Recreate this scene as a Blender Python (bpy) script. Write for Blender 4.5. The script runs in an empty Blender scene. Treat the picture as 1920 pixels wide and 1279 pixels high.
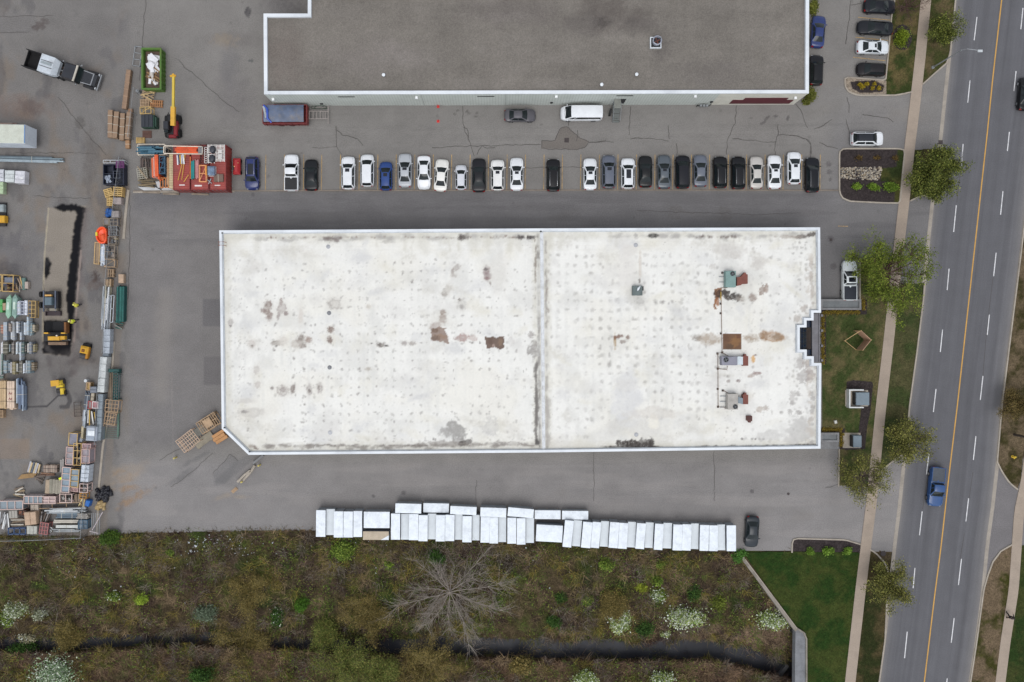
import bpy, math, random
import numpy as np
R = math.radians
random.seed(7)
SC = bpy.context.scene
COL = SC.collection
S, H, NX, NY = 13.5, 114.0, 934.0, 616.0
cam = bpy.data.objects.new('camera', bpy.data.cameras.new('camera'))
COL.objects.link(cam)
cam.location = (0, 0, H)
cam.data.sensor_width = 36.0
cam.data.lens = 36.0 * H / (1920 / S)
cam.data.shift_x = (960 - NX) / 1920
cam.data.shift_y = -(639.5 - NY) / 1920
cam.data.clip_start = 1.0
cam.data.clip_end = 6000.0
SC.camera = cam
SUN_EL = 70.0
world = bpy.data.worlds.new('World')
SC.world = world
world.use_nodes = True
wn = world.node_tree
wn.nodes.clear()
sky = wn.nodes.new('ShaderNodeTexSky')
sky.sky_type = 'NISHITA'
sky.sun_disc = False
sky.sun_elevation = R(SUN_EL)
sky.sun_rotation = R(180)
sky.air_density = 1.0
sky.dust_density = 1.5
sky.ozone_density = 0.6
bg = wn.nodes.new('ShaderNodeBackground')
bg.inputs['Strength'].default_value = 0.15
wo = wn.nodes.new('ShaderNodeOutputWorld')
cloud = wn.nodes.new('ShaderNodeHueSaturation')
cloud.inputs['Saturation'].default_value = 0.22
wn.links.new(sky.outputs[0], cloud.inputs['Color'])
wn.links.new(cloud.outputs[0], bg.inputs['Color'])
wn.links.new(bg.outputs[0], wo.inputs['Surface'])
sun = bpy.data.objects.new('sun', bpy.data.lights.new('sun', 'SUN'))
COL.objects.link(sun)
sun.data.energy = 0.8
sun.data.angle = R(36)
sun.data.color = (1.0, 0.985, 0.955)
sun.rotation_euler = (R(90 - SUN_EL), 0, R(-6))
SC.view_settings.view_transform = 'Standard'
SC.view_settings.look = 'None'
SC.view_settings.gamma = 1.0
SC.view_settings.exposure = 0.62
ALB = 0.80
def lin(v):
 v = v / 255.0
 return v / 12.92 if v <= 0.04045 else ((v + 0.055) / 1.055) ** 2.4
def C(r, g, b, k=1.0):
 return (lin(r) * ALB * k, lin(g) * ALB * k, lin(b) * ALB * k)
def W(px, py, z=0.0):
 f = (1 - z / H) / S
 return ((px - NX) * f, -(py - NY) * f, z)
def _hash(ix, iy, seed):
 n = (ix.astype(np.int64) * 374761393 + iy.astype(np.int64) * 668265263 + seed * 974711) & 0x7fffffff
 n = ((n ^ (n >> 13)) * 1274126177) & 0x7fffffff
 n = (n ^ (n >> 16)) & 0xffff
 return n / 65535.0
def vnoise(x, y, seed=0):
 x = np.asarray(x, float); y = np.asarray(y, float)
 ix = np.floor(x); iy = np.floor(y)
 fx = x - ix; fy = y - iy
 fx = fx * fx * (3 - 2 * fx); fy = fy * fy * (3 - 2 * fy)
 a = _hash(ix, iy, seed); b = _hash(ix + 1, iy, seed); c = _hash(ix, iy + 1, seed); d = _hash(ix + 1, iy + 1, seed)
 return (a * (1 - fx) + b * fx) * (1 - fy) + (c * (1 - fx) + d * fx) * fy
def fbm(x, y, seed=0, o=4):
 t = 0; a = 0.5; s = 0
 for k in range(o):
  t = t + a * vnoise(x * 2 ** k, y * 2 ** k, seed + k * 17); s += a; a *= 0.55
 return t / s
def sstep(a, b, x):
 t = np.clip((x - a) / (b - a), 0, 1)
 return t * t * (3 - 2 * t)
MATS = {}
def nodes_of(name):
 m = bpy.data.materials.new(name)
 m.use_nodes = True
 nt = m.node_tree
 return m, nt, nt.nodes['Principled BSDF'], nt.nodes.new, nt.links.new
def mat(name, col, rough=0.7, metal=0.0, var=0.14, vs=1.3, fine=0.10, fs=9.0, bump=0.0, bs=12.0, coat=0.0, spec=0.4, alpha=1.0, attr=None, dirt=None, stripe=None):
 """procedural material: base colour (or colour attribute) broken up by two noises, optional dirt tint, ribs and bump"""
 if name in MATS: return MATS[name]
 m, nt, p, N, L = nodes_of(name)
 p.inputs['Roughness'].default_value = rough
 p.inputs['Metallic'].default_value = metal
 p.inputs['Specular IOR Level'].default_value = spec
 p.inputs['Coat Weight'].default_value = coat
 p.inputs['Coat Roughness'].default_value = 0.06
 g = N('ShaderNodeNewGeometry')
 n1 = N('ShaderNodeTexNoise'); n1.inputs['Scale'].default_value = vs; n1.inputs['Detail'].default_value = 5
 n2 = N('ShaderNodeTexNoise'); n2.inputs['Scale'].default_value = fs; n2.inputs['Detail'].default_value = 3
 L(g.outputs['Position'], n1.inputs['Vector']); L(g.outputs['Position'], n2.inputs['Vector'])
 def rng(src, a):
  r = N('ShaderNodeMapRange'); r.inputs['From Min'].default_value = 0.28; r.inputs['From Max'].default_value = 0.72
  r.inputs['To Min'].default_value = 1 - a; r.inputs['To Max'].default_value = 1 + a
  L(src, r.inputs['Value']); return r.outputs[0]
 mu = N('ShaderNodeMath'); mu.operation = 'MULTIPLY'
 L(rng(n1.outputs['Fac'], var), mu.inputs[0]); L(rng(n2.outputs['Fac'], fine), mu.inputs[1])
 fac = mu.outputs[0]
 if stripe:
  sx = N('ShaderNodeSeparateXYZ'); L(g.outputs['Position'], sx.inputs[0])
  a = N('ShaderNodeMath'); a.operation = 'MULTIPLY'; a.inputs[1].default_value = stripe[1]
  L(sx.outputs[stripe[0]], a.inputs[0])
  fr = N('ShaderNodeMath'); fr.operation = 'FRACT'; L(a.outputs[0], fr.inputs[0])
  st = N('ShaderNodeMapRange'); st.inputs['From Min'].default_value = 0.0; st.inputs['From Max'].default_value = stripe[3] if len(stripe) > 3 else 0.22
  st.inputs['To Min'].default_value = 1 - stripe[2]; st.inputs['To Max'].default_value = 1
  L(fr.outputs[0], st.inputs['Value'])
  m2 = N('ShaderNodeMath'); m2.operation = 'MULTIPLY'; L(fac, m2.inputs[0]); L(st.outputs[0], m2.inputs[1]); fac = m2.outputs[0]
 if attr:
  at = N('ShaderNodeAttribute'); at.attribute_name = attr; src = at.outputs['Color']
 else:
  rgb = N('ShaderNodeRGB'); rgb.outputs[0].default_value = (*col, 1); src = rgb.outputs[0]
 if dirt:
  n3 = N('ShaderNodeTexNoise'); n3.inputs['Scale'].default_value = vs * 0.6; n3.inputs['Detail'].default_value = 8; n3.inputs['Roughness'].default_value = 0.7
  L(g.outputs['Position'], n3.inputs['Vector'])
  r3 = N('ShaderNodeMapRange'); r3.inputs['From Min'].default_value = 0.48; r3.inputs['From Max'].default_value = 0.68; r3.inputs['To Max'].default_value = dirt[1]
  L(n3.outputs['Fac'], r3.inputs['Value'])
  mx = N('ShaderNodeMix'); mx.data_type = 'RGBA'; L(r3.outputs[0], mx.inputs[0]); L(src, mx.inputs[6]); mx.inputs[7].default_value = (*dirt[0], 1)
  src = mx.outputs[2]
 vm = N('ShaderNodeVectorMath'); vm.operation = 'SCALE'
 L(src, vm.inputs[0]); L(fac, vm.inputs['Scale'])
 L(vm.outputs[0], p.inputs['Base Color'])
 if bump:
  nb = N('ShaderNodeTexNoise'); nb.inputs['Scale'].default_value = bs; nb.inputs['Detail'].default_value = 4
  L(g.outputs['Position'], nb.inputs['Vector'])
  b = N('ShaderNodeBump'); b.inputs['Strength'].default_value = bump; b.inputs['Distance'].default_value = 0.05
  L(nb.outputs['Fac'], b.inputs['Height']); L(b.outputs[0], p.inputs['Normal'])
 MATS[name] = m
 return m
PAINTS = {}
def paint(col, rough=0.32, metal=0.0):
 k = (col, rough)
 if sum(col) < 135: col = tuple(int(c * .78) for c in col)
 if k not in PAINTS:
  PAINTS[k] = mat('car_paint_%d' % len(PAINTS), C(*col), rough=rough, metal=metal, var=0.05, vs=0.8, fine=0.03, coat=0.25 if sum(col) > 150 else .08, spec=0.4 if sum(col) > 150 else .25, dirt=(C(*(int(c * .82 + (14 if sum(col) > 150 else 3)) for c in col)), 0.35))
 return PAINTS[k]
GLASS = mat('dark_window_glass', C(30, 37, 39), rough=0.08, var=0.25, vs=0.9, fine=0.02, spec=0.3)
SUNGLASS = mat('sunroof_glass', C(24, 28, 36), rough=0.06, var=0.1, spec=0.5)
RUBBER = mat('tyre_rubber', C(28, 28, 29), rough=0.85)
BLACKP = mat('black_plastic', C(30, 31, 33), rough=0.6)
CHROME = mat('bright_metal', C(170, 172, 175), rough=0.25, metal=0.8)
HEADL = mat('headlight_lens', C(205, 210, 215), rough=0.15, var=0.05)
TAILL = mat('tail_light_lens', C(140, 20, 22), rough=0.2)
GALV = mat('galvanised_steel', C(150, 154, 158), rough=0.45, metal=0.3, dirt=(C(110, 105, 98), 0.4))
CONC = mat('kerb_concrete', C(166, 157, 145), rough=0.9, var=0.12, vs=0.7, fine=0.14, bump=0.2, dirt=(C(120, 110, 98), 0.5))
CONCG = mat('grey_concrete', C(128, 128, 129), rough=0.9, var=0.12, fine=0.12, dirt=(C(98, 97, 96), 0.5))
WOOD = mat('pale_timber', C(196, 164, 118), rough=0.8, var=0.15, dirt=(C(150, 118, 80), 0.5))
WOODY = mat('yellow_timber', C(194, 164, 108), rough=0.8, var=0.15, dirt=(C(160, 124, 66), 0.5))
WOODP = mat('weathered_timber', C(172, 146, 118), rough=0.85, var=0.18, dirt=(C(118, 96, 74), 0.5))
WOODG = mat('grey_timber', C(140, 128, 114), rough=0.85, var=0.2, dirt=(C(96, 84, 72), 0.5))
CARD = mat('brown_cardboard', C(168, 132, 100), rough=0.8, var=0.07, dirt=(C(146, 112, 82), 0.4))
BARK = mat('grey_brown_bark', C(92, 80, 72), rough=0.95, var=0.25, vs=3)
BARKP = mat('pale_dead_bark', C(150, 138, 124), rough=0.95, var=0.25, vs=3)
LEAF = mat('leaf_surface', None, rough=0.75, var=0.05, fine=0.05, attr='col', spec=0.15)
def tag(o, label=None, cat=None, group=None, kind=None):
 if label: o['label'] = label
 if cat: o['category'] = cat
 if group: o['group'] = group
 if kind: o['kind'] = kind
 return o
def empty(name, loc, rot=0.0, label=None, cat=None, group=None):
 o = bpy.data.objects.new(name, None)
 COL.objects.link(o)
 o.location = loc; o.rotation_euler = (0, 0, rot)
 o.empty_display_size = 0.3
 return tag(o, label, cat, group)
def link(name, me, parent=None):
 o = bpy.data.objects.new(name, me)
 COL.objects.link(o)
 if parent is not None: o.parent = parent
 return o
def np_mesh(name, V, F, m, parent=None, cols=None, colname='col', smooth=False):
 """V (n,3) array, F (k,3|4) array -> one mesh object, optional colour per vertex"""
 V = np.ascontiguousarray(V, dtype=np.float32); F = np.ascontiguousarray(F, dtype=np.int32)
 me = bpy.data.meshes.new(name)
 me.vertices.add(len(V)); me.vertices.foreach_set('co', V.ravel())
 k = F.shape[1]
 me.loops.add(F.size); me.loops.foreach_set('vertex_index', F.ravel())
 me.polygons.add(len(F)); me.polygons.foreach_set('loop_start', np.arange(0, F.size, k, dtype=np.int32))
 if smooth: me.polygons.foreach_set('use_smooth', np.ones(len(F), dtype=bool))
 me.update(calc_edges=True)
 if cols is not None:
  a = me.color_attributes.new(colname, 'FLOAT_COLOR', 'POINT')
  c4 = np.ones((len(V), 4), dtype=np.float32); c4[:, :3] = cols
  a.data.foreach_set('color', c4.ravel())
 me.materials.append(m)
 return link(name, me, parent)
class MB:
 """collects simple shapes; build() links them as ONE mesh object"""
 def __init__(s): s.v = []; s.f = []; s.m = []; s.cur = 0
 def add(s, vs, fs):
  o = len(s.v); s.v += [tuple(v) for v in vs]
  for f in fs: s.f.append([o + i for i in f]); s.m.append(s.cur)
  return s
 def box(s, cx, cy, z0, z1, sx, sy, a=0.0, top=1.0, topy=None):
  ca, sa = math.cos(a), math.sin(a); ty = top if topy is None else topy
  vs = []
  for z, kx, ky in ((z0, 1, 1), (z1, top, ty)):
   for dx, dy in ((-1, -1), (1, -1), (1, 1), (-1, 1)):
    x, y = dx * sx / 2 * kx, dy * sy / 2 * ky
    vs.append((cx + x * ca - y * sa, cy + x * sa + y * ca, z))
  return s.add(vs, [(3, 2, 1, 0), (4, 5, 6, 7), (0, 1, 5, 4), (1, 2, 6, 5), (2, 3, 7, 6), (3, 0, 4, 7)])
 def bbox(s, cx, cy, z0, z1, sx, sy, a=0.0, b=0.02):
  """box whose upper edges are chamfered"""
  b = min(b, sx * .4, sy * .4, (z1 - z0) * .4)
  ca, sa = math.cos(a), math.sin(a); vs = []
  for z, k in ((z0, 0), (z1 - b, 0), (z1, b)):
   for dx, dy in ((-1, -1), (1, -1), (1, 1), (-1, 1)):
    x, y = dx * (sx / 2 - k), dy * (sy / 2 - k)
    vs.append((cx + x * ca - y * sa, cy + x * sa + y * ca, z))
  fs = [(3, 2, 1, 0), (8, 9, 10, 11)]
  for r in (0, 4):
   for i in range(4):
    j = (i + 1) % 4; fs.append((r + i, r + j, r + 4 + j, r + 4 + i))
  return s.add(vs, fs)
 def bar(s, p, q, w, h=None):
  """square bar from p to q"""
  h = w if h is None else h
  p = np.array(p, float); q = np.array(q, float); d = q - p; n = np.linalg.norm(d)
  if n < 1e-6: return s
  d /= n; up = np.array((0, 0, 1.0)) if abs(d[2]) < .95 else np.array((1.0, 0, 0))
  u = np.cross(d, up); u /= np.linalg.norm(u); v = np.cross(u, d)
  vs = [e + u * a * w / 2 + v * b * h / 2 for e in (p, q) for a, b in ((-1, -1), (1, -1), (1, 1), (-1, 1))]
  return s.add(vs, [(0, 1, 2, 3), (7, 6, 5, 4), (1, 0, 4, 5), (2, 1, 5, 6), (3, 2, 6, 7), (0, 3, 7, 4)])
 def tube(s, pts, rad, n=8, cap=True):
  pts = [np.array(p, float) for p in pts]
  rad = [rad] * len(pts) if not hasattr(rad, '__len__') else rad
  rings = []
  for i, p in enumerate(pts):
   d = pts[min(i + 1, len(pts) - 1)] - pts[max(i - 1, 0)]
   d /= (np.linalg.norm(d) + 1e-9)
   up = np.array((0, 0, 1.0)) if abs(d[2]) < .9 else np.array((1.0, 0, 0))
   u = np.cross(d, up); u /= np.linalg.norm(u); v = np.cross(d, u)
   rings.append([p + rad[i] * (u * math.cos(2 * math.pi * k / n) + v * math.sin(2 * math.pi * k / n)) for k in range(n)])
  vs = [q for r in rings for q in r]; fs = []
  for i in range(len(pts) - 1):
   for k in range(n):
    fs.append((i * n + k, i * n + (k + 1) % n, (i + 1) * n + (k + 1) % n, (i + 1) * n + k))
  if cap: fs += [tuple(range(n - 1, -1, -1)), tuple(range((len(pts) - 1) * n, len(pts) * n))]
  return s.add(vs, fs)
 def cyl(s, cx, cy, z0, z1, r, n=16, r2=None): return s.tube([(cx, cy, z0), (cx, cy, z1)], [r, r if r2 is None else r2], n)
 def prism(s, pts, z0, z1):
  n = len(pts)
  a = sum(pts[i][0] * pts[(i + 1) % n][1] - pts[(i + 1) % n][0] * pts[i][1] for i in range(n))
  if a < 0: pts = pts[::-1]
  vs = [(x, y, z0) for x, y, *_ in pts] + [(x, y, z1) for x, y, *_ in pts]
  return s.add(vs, [tuple(range(n - 1, -1, -1)), tuple(range(n, 2 * n))] + [(i, (i + 1) % n, n + (i + 1) % n, n + i) for i in range(n)])
 def grid(s, P, smooth=None):
  """P[i][j] points -> quads"""
  a, b = len(P), len(P[0])
  return s.add([P[i][j] for i in range(a) for j in range(b)], [(i * b + j, i * b + j + 1, (i + 1) * b + j + 1, (i + 1) * b + j) for i in range(a - 1) for j in range(b - 1)])
 def build(s, name, m, parent=None, smooth=False, ang=35):
  me = bpy.data.meshes.new(name)
  me.from_pydata(s.v, [], s.f)
  for x in (m if isinstance(m, (list, tuple)) else [m]): me.materials.append(x)
  if any(s.m): me.polygons.foreach_set('material_index', s.m)
  if smooth:
   me.polygons.foreach_set('use_smooth', [True] * len(s.f))
   me.set_sharp_from_angle(angle=R(ang))
  me.update()
  return link(name, me, parent)
def wp(pts, z=0.0): return [W(x, y, z) for x, y in pts]
def ribbon(pts, w, z, jitter=0.0):
 """flat strip along a polyline (world xy) -> V,F"""
 P = np.array([(p[0], p[1]) for p in pts], float)
 d = np.gradient(P, axis=0); d /= (np.linalg.norm(d, axis=1, keepdims=True) + 1e-9)
 n = np.stack([-d[:, 1], d[:, 0]], 1)
 w = np.broadcast_to(np.asarray(w, float), (len(P),))[:, None]
 A = P + n * w / 2; B = P - n * w / 2
 V = [(a[0], a[1], z) for a in A] + [(b[0], b[1], z) for b in B]
 k = len(P)
 return V, [(i, k + i, k + i + 1, i + 1) for i in range(k - 1)]
def kerb_run(mb, pts, w=0.16, z0=0.0, z1=0.13):
 P = np.array([(p[0], p[1]) for p in pts], float)
 d = np.gradient(P, axis=0); d /= (np.linalg.norm(d, axis=1, keepdims=True) + 1e-9)
 n = np.stack([-d[:, 1], d[:, 0]], 1); A = P + n * w / 2; B = P - n * w / 2; k = len(P); c = n * 0.02
 V = [(*a, z0) for a in A] + [(*a, z1 - .02) for a in A] + [(*a, z1) for a in A - c] + [(*b, z1) for b in B + c] + [(*b, z1 - .02) for b in B] + [(*b, z0) for b in B]
 F = [(r * k + i, r * k + i + 1, (r + 1) * k + i + 1, (r + 1) * k + i) for r in range(5) for i in range(k - 1)]
 F += [tuple(r * k for r in range(6)), tuple(r * k + k - 1 for r in range(5, -1, -1))]
 mb.add(V, F)
def resample(pts, step):
 P = np.array([p[:2] for p in pts], float)
 s = np.r_[0, np.cumsum(np.linalg.norm(np.diff(P, axis=0), axis=1))]
 n = max(2, int(s[-1] / step) + 1); t = np.linspace(0, s[-1], n)
 return np.stack([np.interp(t, s, P[:, 0]), np.interp(t, s, P[:, 1])], 1)
def inside(poly, X, Y):
 r = np.zeros(np.shape(X), bool); n = len(poly)
 for i in range(n):
  x0, y0 = poly[i]; x1, y1 = poly[(i + 1) % n]
  if y0 == y1: continue
  c = ((y0 > Y) != (y1 > Y)) & (X < (x1 - x0) * (Y - y0) / (y1 - y0) + x0)
  r ^= c
 return r
def offset_poly(pts, d):
 """inward offset (pts any winding) with mitres"""
 n = len(pts); a = sum(pts[i][0] * pts[(i + 1) % n][1] - pts[(i + 1) % n][0] * pts[i][1] for i in range(n))
 sg = 1 if a > 0 else -1; out = []
 for i in range(n):
  p0, p1, p2 = (np.array(pts[(i + k) % n][:2], float) for k in (-1, 0, 1))
  d1 = (p1 - p0) / np.linalg.norm(p1 - p0); d2 = (p2 - p1) / np.linalg.norm(p2 - p1)
  n1 = sg * np.array((-d1[1], d1[0])); n2 = sg * np.array((-d2[1], d2[0]))
  m = n1 + n2; m = m / (np.dot(m, n1) + 1e-9)
  out.append(tuple(p1 + m * d))
 return out
class Paint:
 """stain map over a grid of photo pixels; colours are albedo"""
 def __init__(s, xs, ys):
  s.xs, s.ys = xs, ys; s.X, s.Y = np.meshgrid(xs, ys); s.c = np.zeros((len(ys), len(xs), 3))
 def fill(s, col): s.c[:] = col
 def win(s, x0, y0, x1, y1):
  a, b = np.searchsorted(s.xs, (x0, x1)); c, d = np.searchsorted(s.ys, (y0, y1))
  return slice(c, d), slice(a, b)
 def mix(s, w, m, col):
  m = m[..., None]; s.c[w] = s.c[w] * (1 - m) + np.array(col) * m
 def mul(s, w, m, k):
  s.c[w] *= (1 + (np.array(k) - 1) * m[..., None])
 def blob(s, cx, cy, rx, ry, col, a=1.0, ang=0.0, rag=0.5, soft=0.25, seed=None, nf=3.0, rim=0.0, mulk=None, patchy=0.22):
  seed = int(cx * 7 + cy * 13) if seed is None else seed
  r = max(rx, ry) * 1.9 + 3
  w = s.win(cx - r, cy - r, cx + r, cy + r); X, Y = s.X[w], s.Y[w]
  if X.size == 0: return
  ca, sa = math.cos(R(ang)), math.sin(R(ang)); dx, dy = X - cx, Y - cy
  u = (dx * ca + dy * sa) / rx; v = (-dx * sa + dy * ca) / ry
  d = np.sqrt(u * u + v * v) + (fbm(X / max(rx, ry) * nf, Y / max(rx, ry) * nf, seed, 4) - 0.5) * 2 * rag
  m = 1 - sstep(1 - soft, 1 + soft, d)
  if rim: m = m * (1 - rim + rim * sstep(0.45, 0.95, d))
  if patchy: m = m * (1 - patchy * sstep(0.4, 0.6, fbm(X / 4.0, Y / 4.0, seed + 5, 3)))
  m = m * a
  s.mul(w, m, mulk) if mulk else s.mix(w, m, col)
 def poly(s, pts, col, a=1.0, soft=1.5, rag=0.0, seed=3, mulk=None, nf=0.12):
  P = np.array(pts, float); w = s.win(P[:, 0].min() - 8, P[:, 1].min() - 8, P[:, 0].max() + 8, P[:, 1].max() + 8)
  X, Y = s.X[w], s.Y[w]
  if X.size == 0: return
  if rag:
   X = X + (fbm(X * nf, Y * nf, seed) - .5) * 2 * rag; Y = Y + (fbm(X * nf + 50, Y * nf, seed + 9) - .5) * 2 * rag
  m = inside([tuple(p) for p in P], X, Y).astype(float)
  k = int(max(0, round(soft / (s.xs[1] - s.xs[0]))))
  for _ in range(k):
   q = np.pad(m, 1, mode='edge'); m = (q[:-2, 1:-1] + q[2:, 1:-1] + q[1:-1, :-2] + q[1:-1, 2:] + 2 * q[1:-1, 1:-1]) / 6
  s.mul(w, m * a, mulk) if mulk else s.mix(w, m * a, col)
 def line(s, pts, wd, col, a=1.0, soft=0.5, rag=0.0, seed=1, mulk=None, patchy=0.0):
  P = np.array(pts, float); g = wd * 2 + 6
  w = s.win(P[:, 0].min() - g, P[:, 1].min() - g, P[:, 0].max() + g, P[:, 1].max() + g); X, Y = s.X[w], s.Y[w]
  if X.size == 0: return
  d = np.full(X.shape, 1e9)
  for (x0, y0), (x1, y1) in zip(P[:-1], P[1:]):
   L2 = (x1 - x0) ** 2 + (y1 - y0) ** 2 + 1e-9
   t = np.clip(((X - x0) * (x1 - x0) + (Y - y0) * (y1 - y0)) / L2, 0, 1)
   d = np.minimum(d, np.hypot(X - x0 - t * (x1 - x0), Y - y0 - t * (y1 - y0)))
  if rag: d = d + (fbm(X * .15, Y * .15, seed) - .5) * 2 * rag
  m = 1 - sstep(wd * (1 - soft), wd * (1 + soft), d)
  if patchy: m = m * (1 - patchy * sstep(0.35, 0.65, fbm(X * .09, Y * .09, seed + 3)))
  s.mul(w, m * a, mulk) if mulk else s.mix(w, m * a, col)
 def sheet(s, name, m, z, keep=None, parent=None):
  """the grid as real geometry at height z (number or array)"""
  z = np.broadcast_to(np.asarray(z, float), s.X.shape); f = (1 - z / H) / S
  V = np.stack([(s.X - NX) * f, -(s.Y - NY) * f, z], -1).reshape(-1, 3)
  ny, nx = s.X.shape; I = np.arange(ny * nx).reshape(ny, nx)
  F = np.stack([I[1:, :-1], I[1:, 1:], I[:-1, 1:], I[:-1, :-1]], -1)
  F = F[keep] if keep is not None else F.reshape(-1, 4)
  return np_mesh(name, V, F, m, parent, s.c.reshape(-1, 3), 'paint', smooth=True)
# ================================================================ THE GROUND
def xi(y, pts):
 return np.interp(y, [p[0] for p in pts], [p[1] for p in pts])
WALK_W = [(-400, 1766), (0, 1726), (102, 1716), (200, 1705), (280, 1695), (380, 1685), (430, 1679), (560, 1664.7), (658, 1654), (760, 1642), (880, 1630), (957, 1622), (1020, 1614), (1105, 1603.5), (1279, 1584), (1600, 1548)]
KERB_W = [(-400, 1830), (0, 1791), (119, 1780), (183, 1773), (260, 1765), (375, 1750), (430, 1744), (560, 1731), (658, 1719), (760, 1705), (880, 1695), (957, 1687), (1020, 1679), (1105, 1670), (1200, 1659), (1279, 1648), (1600, 1612)]
KERB_E = [(-400, 2020), (0, 1975), (250, 1941), (480, 1913), (760, 1878), (868, 1869), (957, 1859), (1020, 1850), (1105, 1842), (1200, 1830), (1279, 1818), (1600, 1776)]
YELLOW = [(-400, 1924), (0, 1878), (150, 1861), (250, 1851), (478, 1826), (760, 1795), (890, 1779.4), (1020, 1765), (1120, 1752), (1279, 1733), (1600, 1694)]
WALK_E = [(-400, 2080), (600, 1954), (900, 1914), (960, 1901), (1105, 1891), (1200, 1876), (1279, 1866), (1600, 1820)]
LOT_S = [(-400, 1004), (190, 1004), (250, 999), (590, 993), (800, 1005), (1000, 1012), (1380, 1034), (1395, 1036), (1490, 1034), (2200, 1034)]
CREEK = [(-400, 1203), (0, 1206), (140, 1210), (270, 1200), (400, 1198), (530, 1205), (700, 1211), (900, 1213), (1020, 1216), (1200, 1219), (1330, 1218), (1400, 1231), (1460, 1250), (1510, 1256)]
def lot_edge(x): return np.interp(x, *zip(*LOT_S))
def creek_y(x): return np.interp(x, *zip(*CREEK))
def creek_hw(x): return np.interp(x, [-400, 0, 270, 530, 700, 900, 1500], [11, 11, 9, 9, 13, 17, 16])
def creek_z(x): return np.interp(x, [-400, 300, 1300, 1500], [-3.2, -3.4, -4.2, -4.4])
WALLP = [(1391, 1046), (1492, 1180), (1492, 1600)]
def wall_x(y): return np.interp(y, [1046, 1180, 1600], [1391, 1492, 1492])
def valley_z(X, Y):
 e = lot_edge(X) + 3; yc = creek_y(X); hw = creek_hw(X); D = creek_z(X)
 wob = (fbm(X * .03, Y * .03, 71, 3) - .5) * 14
 t = np.clip((Y - e) / (yc - hw - e), 0, 1)
 zn = D * (0.62 * sstep(0.02, 0.9, t) + 0.38 * sstep(0.84, 1.0, t))
 ts = np.clip((Y - (yc + hw)) / 90.0, 0, 1)
 zs = D * (1 - 0.5 * sstep(0, 0.10, ts) - 0.30 * sstep(0.1, 1, ts))
 inb = np.abs(Y - yc) <= hw
 z = np.where(Y < yc, zn, zs)
 z = z + (fbm(X * .05, Y * .05, 5, 4) - .5) * 0.9 * sstep(0, .15, t) * np.where(inb, .2, 1)
 z = np.where(inb, D - 0.35, z)
 z = np.where(Y < e, -0.08, np.minimum(z, -0.02))
 z = np.where((X > wall_x(Y)) & (Y > 1030), -0.08, z)
 z = np.where(X > 1525, -0.08, z)
 return z
def terrain_cols(X, Y):
 a = fbm(X * .018, Y * .018, 11, 5); b = fbm(X * .05, Y * .05, 23, 4); c = fbm(X * .16, Y * .16, 31, 3)
 base = np.array(C(92, 80, 60)); olive = np.array(C(80, 80, 46)); dark = np.array(C(62, 50, 46)); tan = np.array(C(128, 110, 88)); grn = np.array(C(60, 76, 36))
 col = np.broadcast_to(base, X.shape + (3,)).copy()
 for m, k in ((sstep(.5, .66, a), olive), (sstep(.52, .70, b) * .8, dark), (sstep(.60, .74, fbm(X * .04 + 9, Y * .04, 47, 4)) * .75, tan), (sstep(.62, .74, fbm(X * .03 + 40, Y * .03, 53, 4)) * .8, grn)):
  col = col * (1 - m[..., None]) + k * m[..., None]
 s = Y - creek_y(X)
 m = sstep(8, 22, s) * (1 - sstep(45, 95, s)) * .65
 col = col * (1 - m[..., None]) + np.array(C(122, 98, 82)) * m[..., None]
 m = sstep(1250, 1330, X) * sstep(1160, 1180, Y) * (1 - sstep(1235, 1255, Y)) * .85
 col = col * (1 - m[..., None]) + np.array(C(132, 112, 94)) * m[..., None]
 return col * .74 * (0.6 + 0.8 * c)[..., None]
EARTH = mat('earth_and_dead_grass', None, rough=1.0, var=0.2, fine=0.35, fs=5.0, bump=0.8, bs=5, attr='paint', spec=0.1)
far = np.array([900., 2500, 9000, 40000])
xs = np.r_[-100 - far[::-1], np.arange(-100, 1540, 3.0), np.array([1545, 1600, 1700, 2050]), 2050 + far]
ys = np.r_[-100 - far[::-1], np.array([-100, 300, 700, 960]), np.arange(975, 1400, 3.0), 1420 + far]
T = Paint(xs, ys)
T.c = terrain_cols(T.X, T.Y)
TZ = valley_z(T.X, T.Y)
TZ[T.Y > 1420] = np.where(T.X[T.Y > 1420] > 1500, -0.08, -1.0)
tag(T.sheet('ground', EARTH, TZ), 'rough brown and olive ground running down to a ditch', kind='structure')
WATER = mat('creek_water', C(54, 55, 60), rough=0.3, var=0.25, vs=0.25, fine=0.08, spec=0.06)
cx = np.arange(-140, 1500, 8.0); V = []; F = []
for i, x in enumerate(cx):
 y, h, z = creek_y(x), creek_hw(x) + 4, float(creek_z(x))
 V += [W(x, y - h, z), W(x, y + h, z)]
 if i: F.append((2 * i - 2, 2 * i - 1, 2 * i + 1, 2 * i))
tag(np_mesh('creek_water', V, F, WATER), 'narrow dark creek along the bottom of the ditch', kind='structure')
A = Paint(np.arange(-170, 1800, 1.9), np.arange(-170, 1062, 1.9))
X, Y = A.X, A.Y
def zone(col, m): A.c[:] = A.c * (1 - m[..., None]) + np.array(col) * m[..., None]
A.fill(C(127, 124, 121))
n_big = fbm(X * .006, Y * .006, 3, 4)
zone(C(111, 109, 110), sstep(352, 366, Y) * (1 - sstep(560, 640, Y)) * sstep(235, 260, X))
zone(C(118, 115, 113), sstep(0, 60, 262 - X + 0 * Y) * 0.9)
zone(C(117, 115, 115), sstep(1535, 1580, X) * sstep(150, 300, Y) * .8)
zone(C(132, 129, 128), sstep(845, 880, Y) * sstep(210, 240, X))
zone(C(121, 118, 117), (1 - sstep(410, 440, X)) * sstep(235, 250, X) * sstep(365, 420, Y) * (1 - sstep(820, 860, Y)))
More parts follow.
